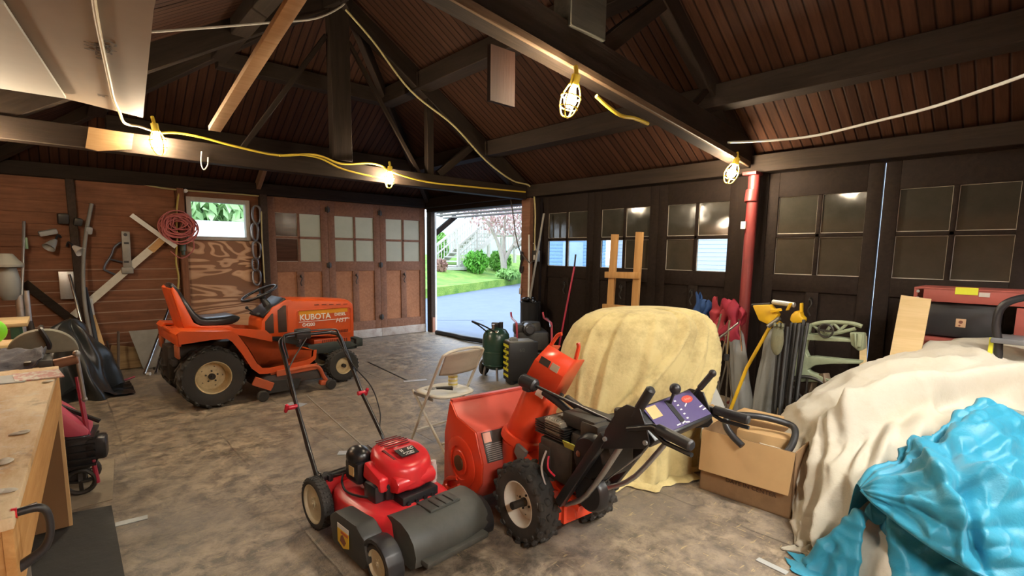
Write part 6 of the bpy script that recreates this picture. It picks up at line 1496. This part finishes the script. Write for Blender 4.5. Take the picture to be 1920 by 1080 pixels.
leaner('metal_tube', 'silver tube leaning beside the tin plate on the back wall', (130, 515), (178, 705), .016, CHROME, 'tube')
leaner('blue_steel_bar', 'dark blue-grey steel bar leaning next to the curved pole', (160, 540), (196, 716), .02, mat('blue_grey_steel', (.10, .12, .15), .4, .6), 'bar')
leaner('pine_lath', 'light pine board leaning at the foot of the curved pole', (172, 592), (212, 716), .01, PINE, 'board', .25, (.06, .02))
leaner('white_lath', 'narrow white strip leaning behind the pine board', (170, 560), (190, 690), .01, WHT, 'strip', .1, (.03, .015))
leaner('steel_stake', 'thin brown steel stake standing between the pine board and the leaning sheet', (222, 622), (222, 710), .014, mat('brown_steel', (.12, .09, .07), .5, .4), 'stake', .35)
leaner('steel_stake', 'slanting brown steel stake, the shorter one beside the pine board', (200, 640), (216, 700), .012, mat('brown_steel', (.12, .09, .07), .5, .4), 'stake', .2)
# tripod of chrome poles
t = thing('chrome_poles', 'three chrome poles propped together behind the tractor wheel', 'tripod', onz(290, 700))
for a, f_ in (((322, 562), (271, 703)), ((318, 600), (292, 702)), ((322, 630), (304, 690))):
    top, bs = Wp(*a, .12), onz(*f_); m = MB(); m.tube([bs-t.location+V((0, 0, .012)), top-t.location], .016, 10); m.build('leg', CHROME, t)
m = MB(); m.cyl(onz(276, 704)-t.location+V((0, 0, .02)), onz(282, 704)-t.location+V((0, 0, .02)), .02, n=12); m.build('foot_cap', mat('porcelain', (.66, .64, .60), .3), t)
m = MB(); m.beam(onz(290, 700)-t.location+V((0, 0, .06)), onz(330, 690)-t.location+V((0, 0, .06)), .04, .03); m.build('crossbar', IRON, t)
m = MB(); bl_ = V((.62, YB-.42, 0)); f = frame(bl_, (1, 0, 0), (0, .36, .9)); m.prism([(.08, 0), (.52, 0), (.52, .50), (-.02, .50)], .015, f); tag(m.build('grey_board', mat('grey_weathered_board', (.24, .22, .19), .8, var=.2, dirt=.3)), 'grey weathered board leaning low against the back wall by the chrome poles', 'board')
m = MB(); m.prism([(-.18, 0), (.20, 0), (.16, .28), (-.10, .34)], .03, frame((.52, YB-.32, 0), (1, 0, 0), (0, .5, .8)), bev=.01); tag(m.build('bark_slab', wood('bark_slab', (.16, .10, .05), (.3, .2, .1), 0, bump=.6)), 'rough split slab of wood leaning left of the grey board', 'slab')
roll('red_strap', 'thin faded red strap on the floor near the leaning boards', [onz(215, 718)+V((0, 0, .01)), onz(235, 714)+V((0, 0, .012)), onz(252, 708)+V((0, 0, .01))], .010, mat('faded_red_bar', (.42, .06, .09), .4), 'strap')
# dark heap of plastic sheeting
SHEET = mat('black_plastic_sheet', (.022, .024, .024), .3, var=.4, scale=3, bump=.25)
def heap(u, v):
    a = 2*pi*u; p0 = ony(140, 640, 6.6); c = V((p0.x-.02, 6.75, 0)); r = (1-v)**.8; z = .78*(1-(1-v)**1.6)
    k = 1+.22*sin(a*5+v*6)+.12*sin(a*9+v*3)
    p = c+V((.34*r*k*cos(a), .42*r*k*sin(a), z)); p += V((NZ.noise(p*4)*.05, 0, NZ.noise(p*3)*.05*v)); p.z = max(p.z, .006); return p
m = MB(); m.grid(heap, 90, 40, closeu=True); tag(m.build('plastic_sheeting', SHEET, ang=180), 'crumpled heap of black plastic sheeting beyond the workbench', 'sheeting')
m = MB(); 
def fl2(u, v):
    p = V((-.12+.62*u, 6.35+.55*v, 0)); p.z = .02+.05*abs(NZ.noise(p*6))+.12*math.exp(-((u-.3)/.25)**2); return p
m.grid(fl2, 40, 24); tag(m.build('black_bag', mat('shiny_bin_bag', (.01, .01, .011), .25, bump=.2), ang=180), 'flat black plastic bag spread at the foot of the sheeting heap', 'bag')
# ================================================================ workbench
PLYT = NT('worn_plywood_top'); n1 = PLYT.noise(2.5, 8, .7, PLYT.map((3, .8, 1))); n2 = PLYT.noise(7, 8, .75)
c_ = PLYT.mix(PLYT.ramp(n1, (.35, 0.), (.65, 1.)), (.46, .25, .09), (.72, .57, .36)); c_ = PLYT.mix(PLYT.ramp(n2, (.55, 0.), (.68, .8)), c_, (.62, .58, .50)); c_ = PLYT.mix(PLYT.ramp(PLYT.noise(3.3, 9, .75, PLYT.map((1, 1, 1), loc=(4, 2, 0))), (.56, 0.), (.7, .9)), c_, (.16, .10, .05))
PLYT.bump(n2, .3, .006); PLYT = PLYT.out(c_, .65)
OAK = wood('orange_plywood_edge', (.42, .21, .07), (.58, .33, .13), 1, rough=.55, bump=.1)
BRN = mat('brown_hardboard', (.23, .115, .045), .55, var=.12)
WB = thing('workbench', 'worn plywood workbench running along the left edge', 'workbench', (0, 0, 0))
A1, A0 = onz(110, 686, .87), onz(24, 970, .87)
m = MB(); m.prism([(A0.x, A0.y), (A1.x, A1.y), (-.72, A1.y+.02), (-.72, A0.y-.02)], .03, M4.Translation((0, 0, .84)), bev=.003); m.build('top', PLYT, WB)
dx = (A1-A0).normalized()
m = MB(); m.beam(A0+V((-.012, .0, -.12)), A1+V((-.012, 0, -.12)), .02, .185, bev=.002); m.build('front_apron', OAK, WB)
m = MB(); m.bb((-.70, A0.y+.005, .655), (A0.x-.005, A0.y+.025, .845)); m.build('end_apron', wood('orange_plywood_end', (.42, .21, .07), (.58, .33, .13), 0, rough=.55, bump=.1), WB)
for x, y in ((A1.x-.05, A1.y-.06), (-.66, A1.y-.06), (A0.x-.10, A0.y+.10), (-.66, A0.y+.10)):
    m = MB(); m.bb((x-.045, y-.045, 0), (x+.045, y+.045, .84), bev=.004); m.build('leg', PINE, WB)
m = MB(); m.bb((-.62, A1.y-.13, .02), (A1.x-.02, A1.y-.11, .66)); m.build('end_panel', BRN, WB)
m = MB(); m.bb((-.60, 2.55, .02), (A0.x-.04, 2.57, .62)); m.build('divider', mat('grey_board_side', (.26, .23, .19), .7, var=.15), WB)
m = MB(); m.bb((-.64, A0.y+.1, .10), (-.60, A1.y-.12, .66)); m.build('back_panel', BRN, WB)
m = MB(); m.bb((-.60, A0.y+.1, .10), (A0.x-.07, 2.55, .125)); m.build('lower_shelf', mat('grey_board_side', (.26, .23, .19), .7, var=.15), WB)
# on the bench
t = thing('c_clamp', 'black C-clamp with a red pad gripping the near corner of the workbench', 'clamp', A0+V((.005, .05, -.04))); t.scale = (.36, .5, .5)
m = MB(); 
pr_ = [(.0, .06), (.10, .06), (.145, .02), (.15, -.08), (.11, -.16), (.03, -.20), (-.06, -.235)]
m.tube([V((x, 0, z)) for x, z in pr_], [.020, .028], 10, smooth=5); m.build('frame', BLK, t)
m = MB(); m.cyl((.0, 0, .06), (-.03, 0, .06), .026, n=14); m.build('pad', mat('bright_red', (.60, .02, .03), .4), t)
m = MB(); m.cyl((.02, 0, .075), (.10, 0, .085), .006, n=8); m.cyl((-.10, -.02, -.25), (-.03, 0, -.22), .03, n=14, bev=.006); m.build('screw', STEEL, t)
t = thing('drill_case', 'black tool hanging under the near end of the workbench', 'tool', (-.18, 1.50, .30))
m = MB(); m.box((0, 0, .12), (.14, .10, .26), bev=.03); m.box((.02, 0, .28), (.08, .08, .12), bev=.02); m.build('body', BLK, t)
m = MB(); m.box((0, 0, -.04), (.10, .08, .08), bev=.015); m.build('base', BLK, t)
t = thing('chrome_latch', 'chrome latch on a small grey case at the bottom left corner', 'case', (-.12, 1.92, .128))
m = MB(); m.box((0, 0, .08), (.22, .30, .16), bev=.008); m.build('case', mat('grey_case', (.30, .29, .27), .5), t)
m = MB(); m.tube([(.08, .15, .165), (.11, .16, .17), (.115, -.10, .17)], .008, 8, smooth=3); m.build('latch', CHROME, t)
MAG = NT('printed_magazine'); v_ = MAG.noise(14, 3, .6)
MAG = MAG.out(MAG.mix(MAG.ramp(v_, (.42, 0.), (.55, 1.)), (.62, .58, .52), (.50, .22, .20)), .4)
m = MB(); m.prism([(-.19, -.10), (.19, -.13), (.20, .10), (-.18, .12)], .006); o = m.build('magazine', MAG); o.location = onz(70, 705, .871)+V((0, 0, 0)); o.rotation_euler = (0, 0, .12); o.scale = (.45, .9, 1); tag(o, 'red and white magazine lying at the far end of the workbench', 'magazine')
m = MB(); m.prism([(-.10, -.10), (.09, -.12), (.10, .10), (-.09, .11)], .004); o = m.build('paper_sheet', mat('pale_blue_paper', (.48, .52, .55), .7)); o.location = onz(14, 712, .871); o.scale = (.7, .9, 1); tag(o, 'pale blue-grey paper at the far left of the workbench', 'paper')
rd = random.Random(9)
for k, (x, y) in enumerate(((36, 812), (12, 865), (10, 920), (90, 715))):
    m = MB(); m.sph((0, 0, .0), (.035, .02, .004), 10, 6); m.sph((.015, .008, .002), (.02, .015, .004), 10, 6); o = m.build('plaster_scrap', mat('plaster', (.6, .56, .48), .9)); o.location = onz(x, y, .8735); o.rotation_euler = (0, 0, k*1.3); o.scale = (.8, .8, 1)
    tag(o, ['pale plaster scrap in the middle of the workbench top', 'pale plaster smear on the near half of the workbench', 'pale plaster smear nearest to the clamp on the workbench', 'small plaster scrap by the magazine on the workbench'][k], 'scrap')
t = thing('table_vise_screw', 'rusty vise screw with a steel handle bar at the far corner of the workbench', 'vise', onz(112, 678, .86)+V((.03, .10, 0)))
m = MB(); m.cyl((-.06, .0, -.03), (.05, 0, -.01), .028, n=14, bev=.005); m.build('screw_head', mat('rust_brown_steel', (.24, .12, .07), .5, .4), t)
m = MB(); m.cyl((.045, 0, .02), (.062, 0, -.26), .011, n=10); m.sph((.062, 0, -.26), .016, 10, 8); m.sph((.045, 0, .02), .02, 10, 8); m.build('handle_bar', STEEL, t)
m = MB(); m.box((-.12, 0, -.02), (.12, .14, .06), bev=.01); m.build('jaw', IRON, t)
# second bench with blade, cloth, ear muffs
TB = thing('side_table', 'low side table with clutter beyond the workbench', 'table', (-.42, 4.35, 0))
m = MB(); m.bb((-.32, -.60, .80), (.30, .75, .835), bev=.004); m.build('top', PLYT, TB)
for x in (-.26, .24):
    for y in (-.52, .66):
        m = MB(); m.bb((x-.03, y-.03, 0), (x+.03, y+.03, .80)); m.build('leg', PINE, TB)
DEN = cloth('dark_blue_cloth', (.055, .06, .09), .2, (.1, .1, .12))
g_ = [[V((-.66+i*.14, 3.78+j*.16, .842+.05*sin(i*1.7+j)*((i+j) % 2)+.03)) for i in range(5)] for j in range(5)]
tag(surf(g_, 40, 40, lambda u, v, p: folds(p, 1.2, 2, 2)).build('work_cloth', DEN, ang=180, solid=.006), 'dark blue cloth crumpled on the side table by the saw guard', 'cloth')
t = thing('saw_guard', 'dusty grey half-round saw guard standing on the side table', 'saw guard', onz(80, 676, .84)+V((0, .35, 0)))
m = MB(); pts = [(.17*cos(a), .15*sin(a)) for a in [R(k*9) for k in range(21)]]
m.prism(pts, .10, frame((0, 0, .0), (1, 0, 0), (0, 0, 1)), bev=.012); m.build('guard', mat('dusty_olive_metal', (.20, .19, .14), .6, var=.25, dirt=.4), t)
m = MB(); m.tube([(.02, -.06, .0), (.03, -.11, .06), (.0, -.11, .15), (.0, .0, .16)], .014, 6, smooth=3); m.build('bracket', BLK, t)
GT = thing('green_stand', 'small stand with a wooden shelf and green legs at the left edge', 'stand', (-.58, 5.6, 0))
zt_ = ony(30, 600, 5.6).z; xr_ = ony(54, 600, 5.6).x
m = MB(); m.bb((-.16, -.25, zt_-.03), (xr_+.58, .25, zt_), bev=.004); m.build('shelf', wood('tan_shelf', (.42, .30, .16), (.55, .42, .25), 0), GT)
GRL = mat('green_painted_leg', (.05, .14, .09), .5)
for y in (-.2, .2): m = MB(); m.bb((xr_+.58-.10, y-.025, 0), (xr_+.58-.05, y+.025, zt_-.03)); m.build('leg', GRL, GT)
for y in (-.2, .2): m = MB(); m.bb((-.15, y-.025, 0), (-.10, y+.025, zt_-.03)); m.build('leg', GRL, GT)
LIME = mat('lime_green_plastic', (.22, .75, .02), .4)
t = thing('lime_ear_muffs', 'lime green ear muffs on the side table under the green stand', 'ear muffs', V((-.40, 4.78, .84)))
for k, (x, z, r_) in enumerate(((.03, .10, .085), (-.08, .06, .07))):
    m = MB(); m.sph((x, 0, z), (r_, .06, r_*1.0), 18, 12); m.build('cup', LIME, t)
m = MB(); m.tube([(-.10, 0, .08), (-.06, .02, .20), (.04, .02, .20), (.09, .0, .10)], .014, 8, smooth=5); m.build('headband', LIME, t)
m = MB(); m.torus((-.05, -.06, .02), (0, .3, 1), .05, .014, 20, 8); m.build('cushion', mat('lime_yellow', (.35, .6, .02), .5), t)
t = thing('bench_grinder', 'pale grey tool with a hood on a dark pipe at the very left edge', 'grinder', ony(12, 500, 6.4))
m = MB(); m.lathe([(.001, .12), (.05, .115), (.08, .07), (.12, .02), (.12, .0), (.09, -.01), (.001, -.01)], (0, 0, .0), (0, 0, 1), 20); m.build('hood', mat('dim_cream_enamel', (.15, .145, .125), .5), t)
m = MB(); m.lathe([(.001, 0), (.065, -.01), (.085, -.12), (.08, -.24), (.05, -.30), (.001, -.30)], (0, 0, 0), (0, 0, 1), 20); m.build('body', mat('dark_grey_enamel', (.14, .145, .14), .4), t)
zz_ = t.location.z; m = MB(); m.cyl((.06, 0, -.26), (.06, 0, -zz_), .028, n=12); m.cyl((.11, 0, -.22), (.11, 0, -.50), .022, n=10); m.build('pipe_stand', STEEL, t)
roll('bent_duct', 'dark bent pipe curving down behind the green stand', [ony(45, 575, 6.8), ony(58, 620, 6.8), ony(68, 650, 6.8), V((-.06, 6.8, .05))], .035, mat('dark_brown_pipe', (.045, .035, .03), .5), 'pipe')
for k, (x, y, c) in enumerate(((27, 588, (.5, .06, .05)), (22, 590, (.6, .5, .35)))):
    m = MB(); m.cyl((0, 0, 0), (0, 0, .07-.02*k), .03, n=14, bev=.006); m.cyl((0, 0, .07-.02*k), (0, 0, .09-.02*k), .015, n=10); o = m.build('small_bottle', mat('bottle_%s' % 'ab'[k], c, .4)); o.location = V((-.55-.12*k, 5.55, zt_)); tag(o, ['small red bottle on the green stand', 'small cream bottle on the green stand'][k], 'bottle')
# little tiller beside the bench
TI = thing('mini_tiller', 'small tiller with a pinkish red hood and black engine standing beside the workbench', 'tiller', (-.03, 4.02, 0), R(-8))
m = MB(); m.prism([(-.16, .0), (.10, -.08), (.12, -.02), (-.02, .14), (-.16, .22)], .22, frame((.0, .11, .42), (1, 0, 0), (0, 0, 1)), bev=.03); m.build('hood', mat('pinkish_red_hood', (.60, .10, .16), .4), TI)
m = MB(); m.box((.0, 0, .27), (.24, .24, .22), bev=.03)
for i in range(5): m.box((0, -.0, .19+i*.042), (.27, .27, .012))
m.box((.13, -.06, .28), (.12, .12, .14), bev=.02); m.build('engine', BLKM, TI)
m = MB(); m.tube([(.07, -.02, .72), (.10, -.08, .40), (.13, -.10, .06)], .013, 8, smooth=3); m.build('handle_post', mat('crimson_handle', (.36, .02, .05), .4), TI)
m = MB(); m.tube([(-.20, .05, .66), (.05, -.02, .50), (.16, -.04, .43)], .014, 8); m.build('handle_bar', BLKM, TI)
for s in (-.1, .1):
    m = MB(); m.torus((.05, s, .085), (0, 1, 0), .07, .014, 20, 8)
    for k in range(4): a = k*pi/2; m.beam((.05, s, .085), (.05+.075*cos(a), s+.02, .085+.075*sin(a)), .02, .01)
    m.build('tine', IRON, TI)
m = MB(); m.box((.0, 0, .14), (.16, .16, .12), bev=.02); m.build('gear_case', IRON, TI)
# ================================================================ up in the roof
def sheet(name, label, pts, th, mt, z0=None):
    m = MB(); q = [V(p) for p in pts]; c = sum(q, V())/len(q)
    a = [m.bm.verts.new(p-c) for p in q]; b = [m.bm.verts.new(p-c+V((0, 0, th))) for p in q]; n = len(q)
    m._f(a); m._f(b[::-1])
    for i in range(n): m._f([a[i], b[i], b[(i+1) % n], a[(i+1) % n]])
    o = m.build(name, mt, ang=20); o.location = c; return tag(o, label, 'sheet'), c
TAN = mat('tan_fibreboard', (.25, .18, .12), .85, var=.08, scale=3, dirt=.25, dcol=(.30, .27, .24), dscale=1.5)
def up(x, y, z): return onz(x, y, z)
sA, cA = sheet('fibreboard_sheet', 'tan sheet stored across the roof ties at the upper left, with handwriting', [up(268, 221, 2.53), up(152, 192, 2.53), (-.33, 4.6, 2.53), (-.33, 1.2, 2.53), (.30, 1.2, 2.53), up(288, 20, 2.53)], .02, TAN)
sB, cB = sheet('foam_sheet', 'whitish sheet lying under the tan sheet at the upper left corner', [up(124, 185, 2.50), up(0, 166, 2.50), (-.37, 4.55, 2.50), (-.37, 2.8, 2.50), up(8, 10, 2.50)], .018, mat('whitish_foam', (.42, .40, .35), .8, var=.06))
INK = mat('faded_marker', (.12, .09, .07), .8)
def scrib(s, x, y, size, x2, y2, dz=-.003):
    p = up(x, y, 2.53)+V((0, 0, dz)); d = (up(x2, y2, 2.53)-up(x, y, 2.53)).normalized()
    text(s, size, frame(p-sA.location, d, V((0, 0, -1)).cross(d)), INK, sA, 'handwriting', shear=.3, ext=.0006)
scrib('Cedar', 204, 88, .085, 207, 126); scrib('Boards 6', 188, 96, .075, 192, 131); scrib('7 / 4', 168, 85, .075, 172, 130); scrib('1x', 192, 178, .085, 196, 202)
m = MB(); a, b = at(402, 242, 4.0), at(566, -20, 2.68); d = (b-a); m.beam((0, 0, 0), d*1.25, .085, .038, up=(0, 0, 1), bev=.003); o = m.build('pine_board', wood('bright_pine_board', (.50, .32, .17), (.64, .44, .26), 0, rough=.6, bump=.1)); o.location = a; tag(o, 'bright pine board poking diagonally over the roof ties', 'board')
m = MB(); P_ = [ony(166, 239, 5.30), ony(250, 252, 5.30), ony(246, 281, 5.30), ony(183, 284, 5.30), ony(160, 278, 5.30)]; q = sum(P_, V())/5
m.prism([(p.x-q.x, p.z-q.z) for p in P_], .03, frame((0, 0, 0), (1, 0, 0), (0, 0, 1))); o = m.build('wood_block', wood('tan_wood_block', (.30, .17, .075), (.40, .25, .12), 0, rough=.6, bump=.1)); o.location = q; tag(o, 'tan wood block nailed to the roof tie left of the leftmost caged lamp', 'block')
m = MB(); q = V((2.02, 2.36, 2.53)); m.box((0, 0, 0), (.19, .03, .31)); o = m.build('hanging_board', wood('brown_hanging_board', (.010, .0035, .002), (.018, .007, .004), 2)); o.location = q; tag(o, 'brown board hanging down from the near roof tie', 'board')
roll('power_cable', 'white cord sagging from the red post lamp to the upper right corner', [at(1365, 267, 4.5), at(1450, 263, 4.0), at(1530, 254, 3.7), at(1640, 228, 3.3), at(1740, 203, 3.0), at(1840, 170, 2.7), at(1950, 130, 2.45), at(2120, 60, 2.35), V((2.75, -.45, 2.82))], .009, WHT, 'cord')
roll('string_line', 'thin pale cord strung across the roof at the upper left', [at(280, 60, 3.6), at(390, 52, 3.9), at(500, 43, 4.3), at(590, 35, 4.8), at(640, 12, 5.1), at(650, -5, 5.2)], .009, mat('pale_cord', (.52, .48, .42), .6), 'cord')
def ty(x, y, Y=5.31): return ony(x, y, Y)
roll('rope', 'pale cord hanging across the tan sheet down to the leftmost caged lamp', [onz(172, -30, 2.515), onz(182, 40, 2.515), onz(203, 140, 2.513), onz(213, 185, 2.511), onz(224, 210, 2.505), ty(234, 231, 5.2), ty(262, 237, 5.22), ty(288, 246, 5.22)], .010, mat('pale_yellow_rope', (.55, .46, .28), .6), 'cord')
roll('yellow_lead', 'yellow lamp lead looping along the roof tie between the two left lamps', [ty(300, 249, 5.24), ty(330, 249), ty(380, 258), ty(440, 274), ty(520, 291), ty(590, 290), ty(640, 307), ty(690, 306), ty(718, 312), ty(733, 322, 5.25), ty(800, 341), ty(880, 350), ty(985, 360)], .011, YEL, 'lead')
roll('yellow_lead', 'second yellow lead hanging in a slack loop left of the second lamp', [ty(524, 292, 5.29), ty(560, 290, 5.29), ty(600, 297, 5.29), ty(640, 316, 5.29), ty(690, 329, 5.29), ty(728, 336, 5.27)], .009, YEL, 'lead')
roll('pale_hook', 'thin white wire hook under the roof tie right of the leftmost lamp', [ty(378, 284), ty(377, 305), ty(382, 318), ty(389, 310), ty(390, 295)], .005, mat('pale_cord', (.52, .48, .42), .6), 'hook')
roll('yellow_lead', 'short yellow lead right of the lamp on the near roof tie', [at(1118, 180, 3.12), at(1140, 200, 3.2), at(1165, 217, 3.3), at(1190, 222, 3.42), at(1215, 232, 3.55)], .012, YEL, 'lead')
# ================================================================ caged bulbs: each gives its own light
BULBM = emit('glowing_bulb', (1, .84, .60), BULB)
YCAGE = mat('yellow_cage_wire', (.75, .55, .04), .4)
def cage_lamp(label, p, tilt, s=1.0):
    t = thing('caged_lamp', label, 'lamp', p, 0, 'string of caged work lamps'); t.rotation_euler = tilt
    m = MB(); m.cyl((0, 0, -.005), (0, 0, .055), .024, n=16, bev=.004); m.build('socket', mat('yellow_socket', (.62, .45, .04), .5), t)
    m = MB(); m.lathe([(.001, 0), (.014, -.005), (.017, -.03), (.03, -.06), (.034, -.08), (.030, -.10), (.015, -.114), (.001, -.117)], (0, 0, 0), (0, 0, 1), 20); m.build('bulb', BULBM, t)
    m = MB()
    for k in range(4):
        a = k*pi/2+.4; c_, s_ = cos(a), sin(a)
        m.tube([V((.024*c_, .024*s_, .01)), V((.05*c_, .05*s_, -.05)), V((.052*c_, .052*s_, -.10)), V((.03*c_, .03*s_, -.155)), V((0, 0, -.165))], .0042, 6, smooth=4)
    m.torus((0, 0, -.06), (0, 0, 1), .052, .004, 20, 6); m.torus((0, 0, -.115), (0, 0, 1), .048, .004, 20, 6); m.build('cage', YCAGE, t)
    m = MB(); m.tube([(0, 0, .05), (0, .01, .08), (0, .02, .10)], .012, 8); m.build('lead_end', YEL, t)
    t.scale = (s, s, s); return t
cage_lamp('leftmost caged lamp hanging under the far roof tie next to the tan wood block', ony(292, 246, 5.22), (R(6), R(-8), 0), 1.15)
cage_lamp('caged lamp on the far roof tie just beyond the left edge, under the whitish sheet', V((-.44, 5.2, 2.28)), (0, 0, 0), 1.15)
cage_lamp('second caged lamp on the far roof tie, above the back wall doors', ony(731, 322, 5.24), (0, R(4), 0), 1.1)
cage_lamp('caged lamp under the middle of the near roof tie, beside the hanging board', at(1076, 160, 3.02), (R(8), R(10), 0), 1.15)
cage_lamp('caged lamp at the top of the red steel post', ony(1378, 308, 2.17), (R(12), R(14), 0), 1.1)
# lights of the room
TUBEM = emit('fluorescent_tube', (1, .96, .88), TUBE)
def fluor(loc, rz, label):
    t = thing('fluorescent_fixture', label, 'light', loc, rz)
    m = MB(); m.box((0, 0, .06), (1.25, .12, .05), bev=.008); m.beam((-.63, -.13, -.02), (.63, -.13, -.02), .006, .16); m.beam((-.63, .13, -.02), (.63, .13, -.02), .006, .16); m.box((0, 0, .055), (1.26, .27, .006)); m.build('housing', WHT, t)
    for s in (-.05, .05):
        m = MB(); m.cyl((-.59, s, 0), (.59, s, 0), .018, n=12); m.build('tube', TUBEM, t)
        for e in (-.6, .6): m = MB(); m.box((e, s, .01), (.02, .04, .06)); m.build('socket', WHT, t)
fluor((.5, -1.3, 2.55), R(20), 'white fluorescent fixture under the roof, nearest the bench')
fluor((2.9, -.9, 2.8), R(90), 'white fluorescent fixture under the roof, over the covered car')
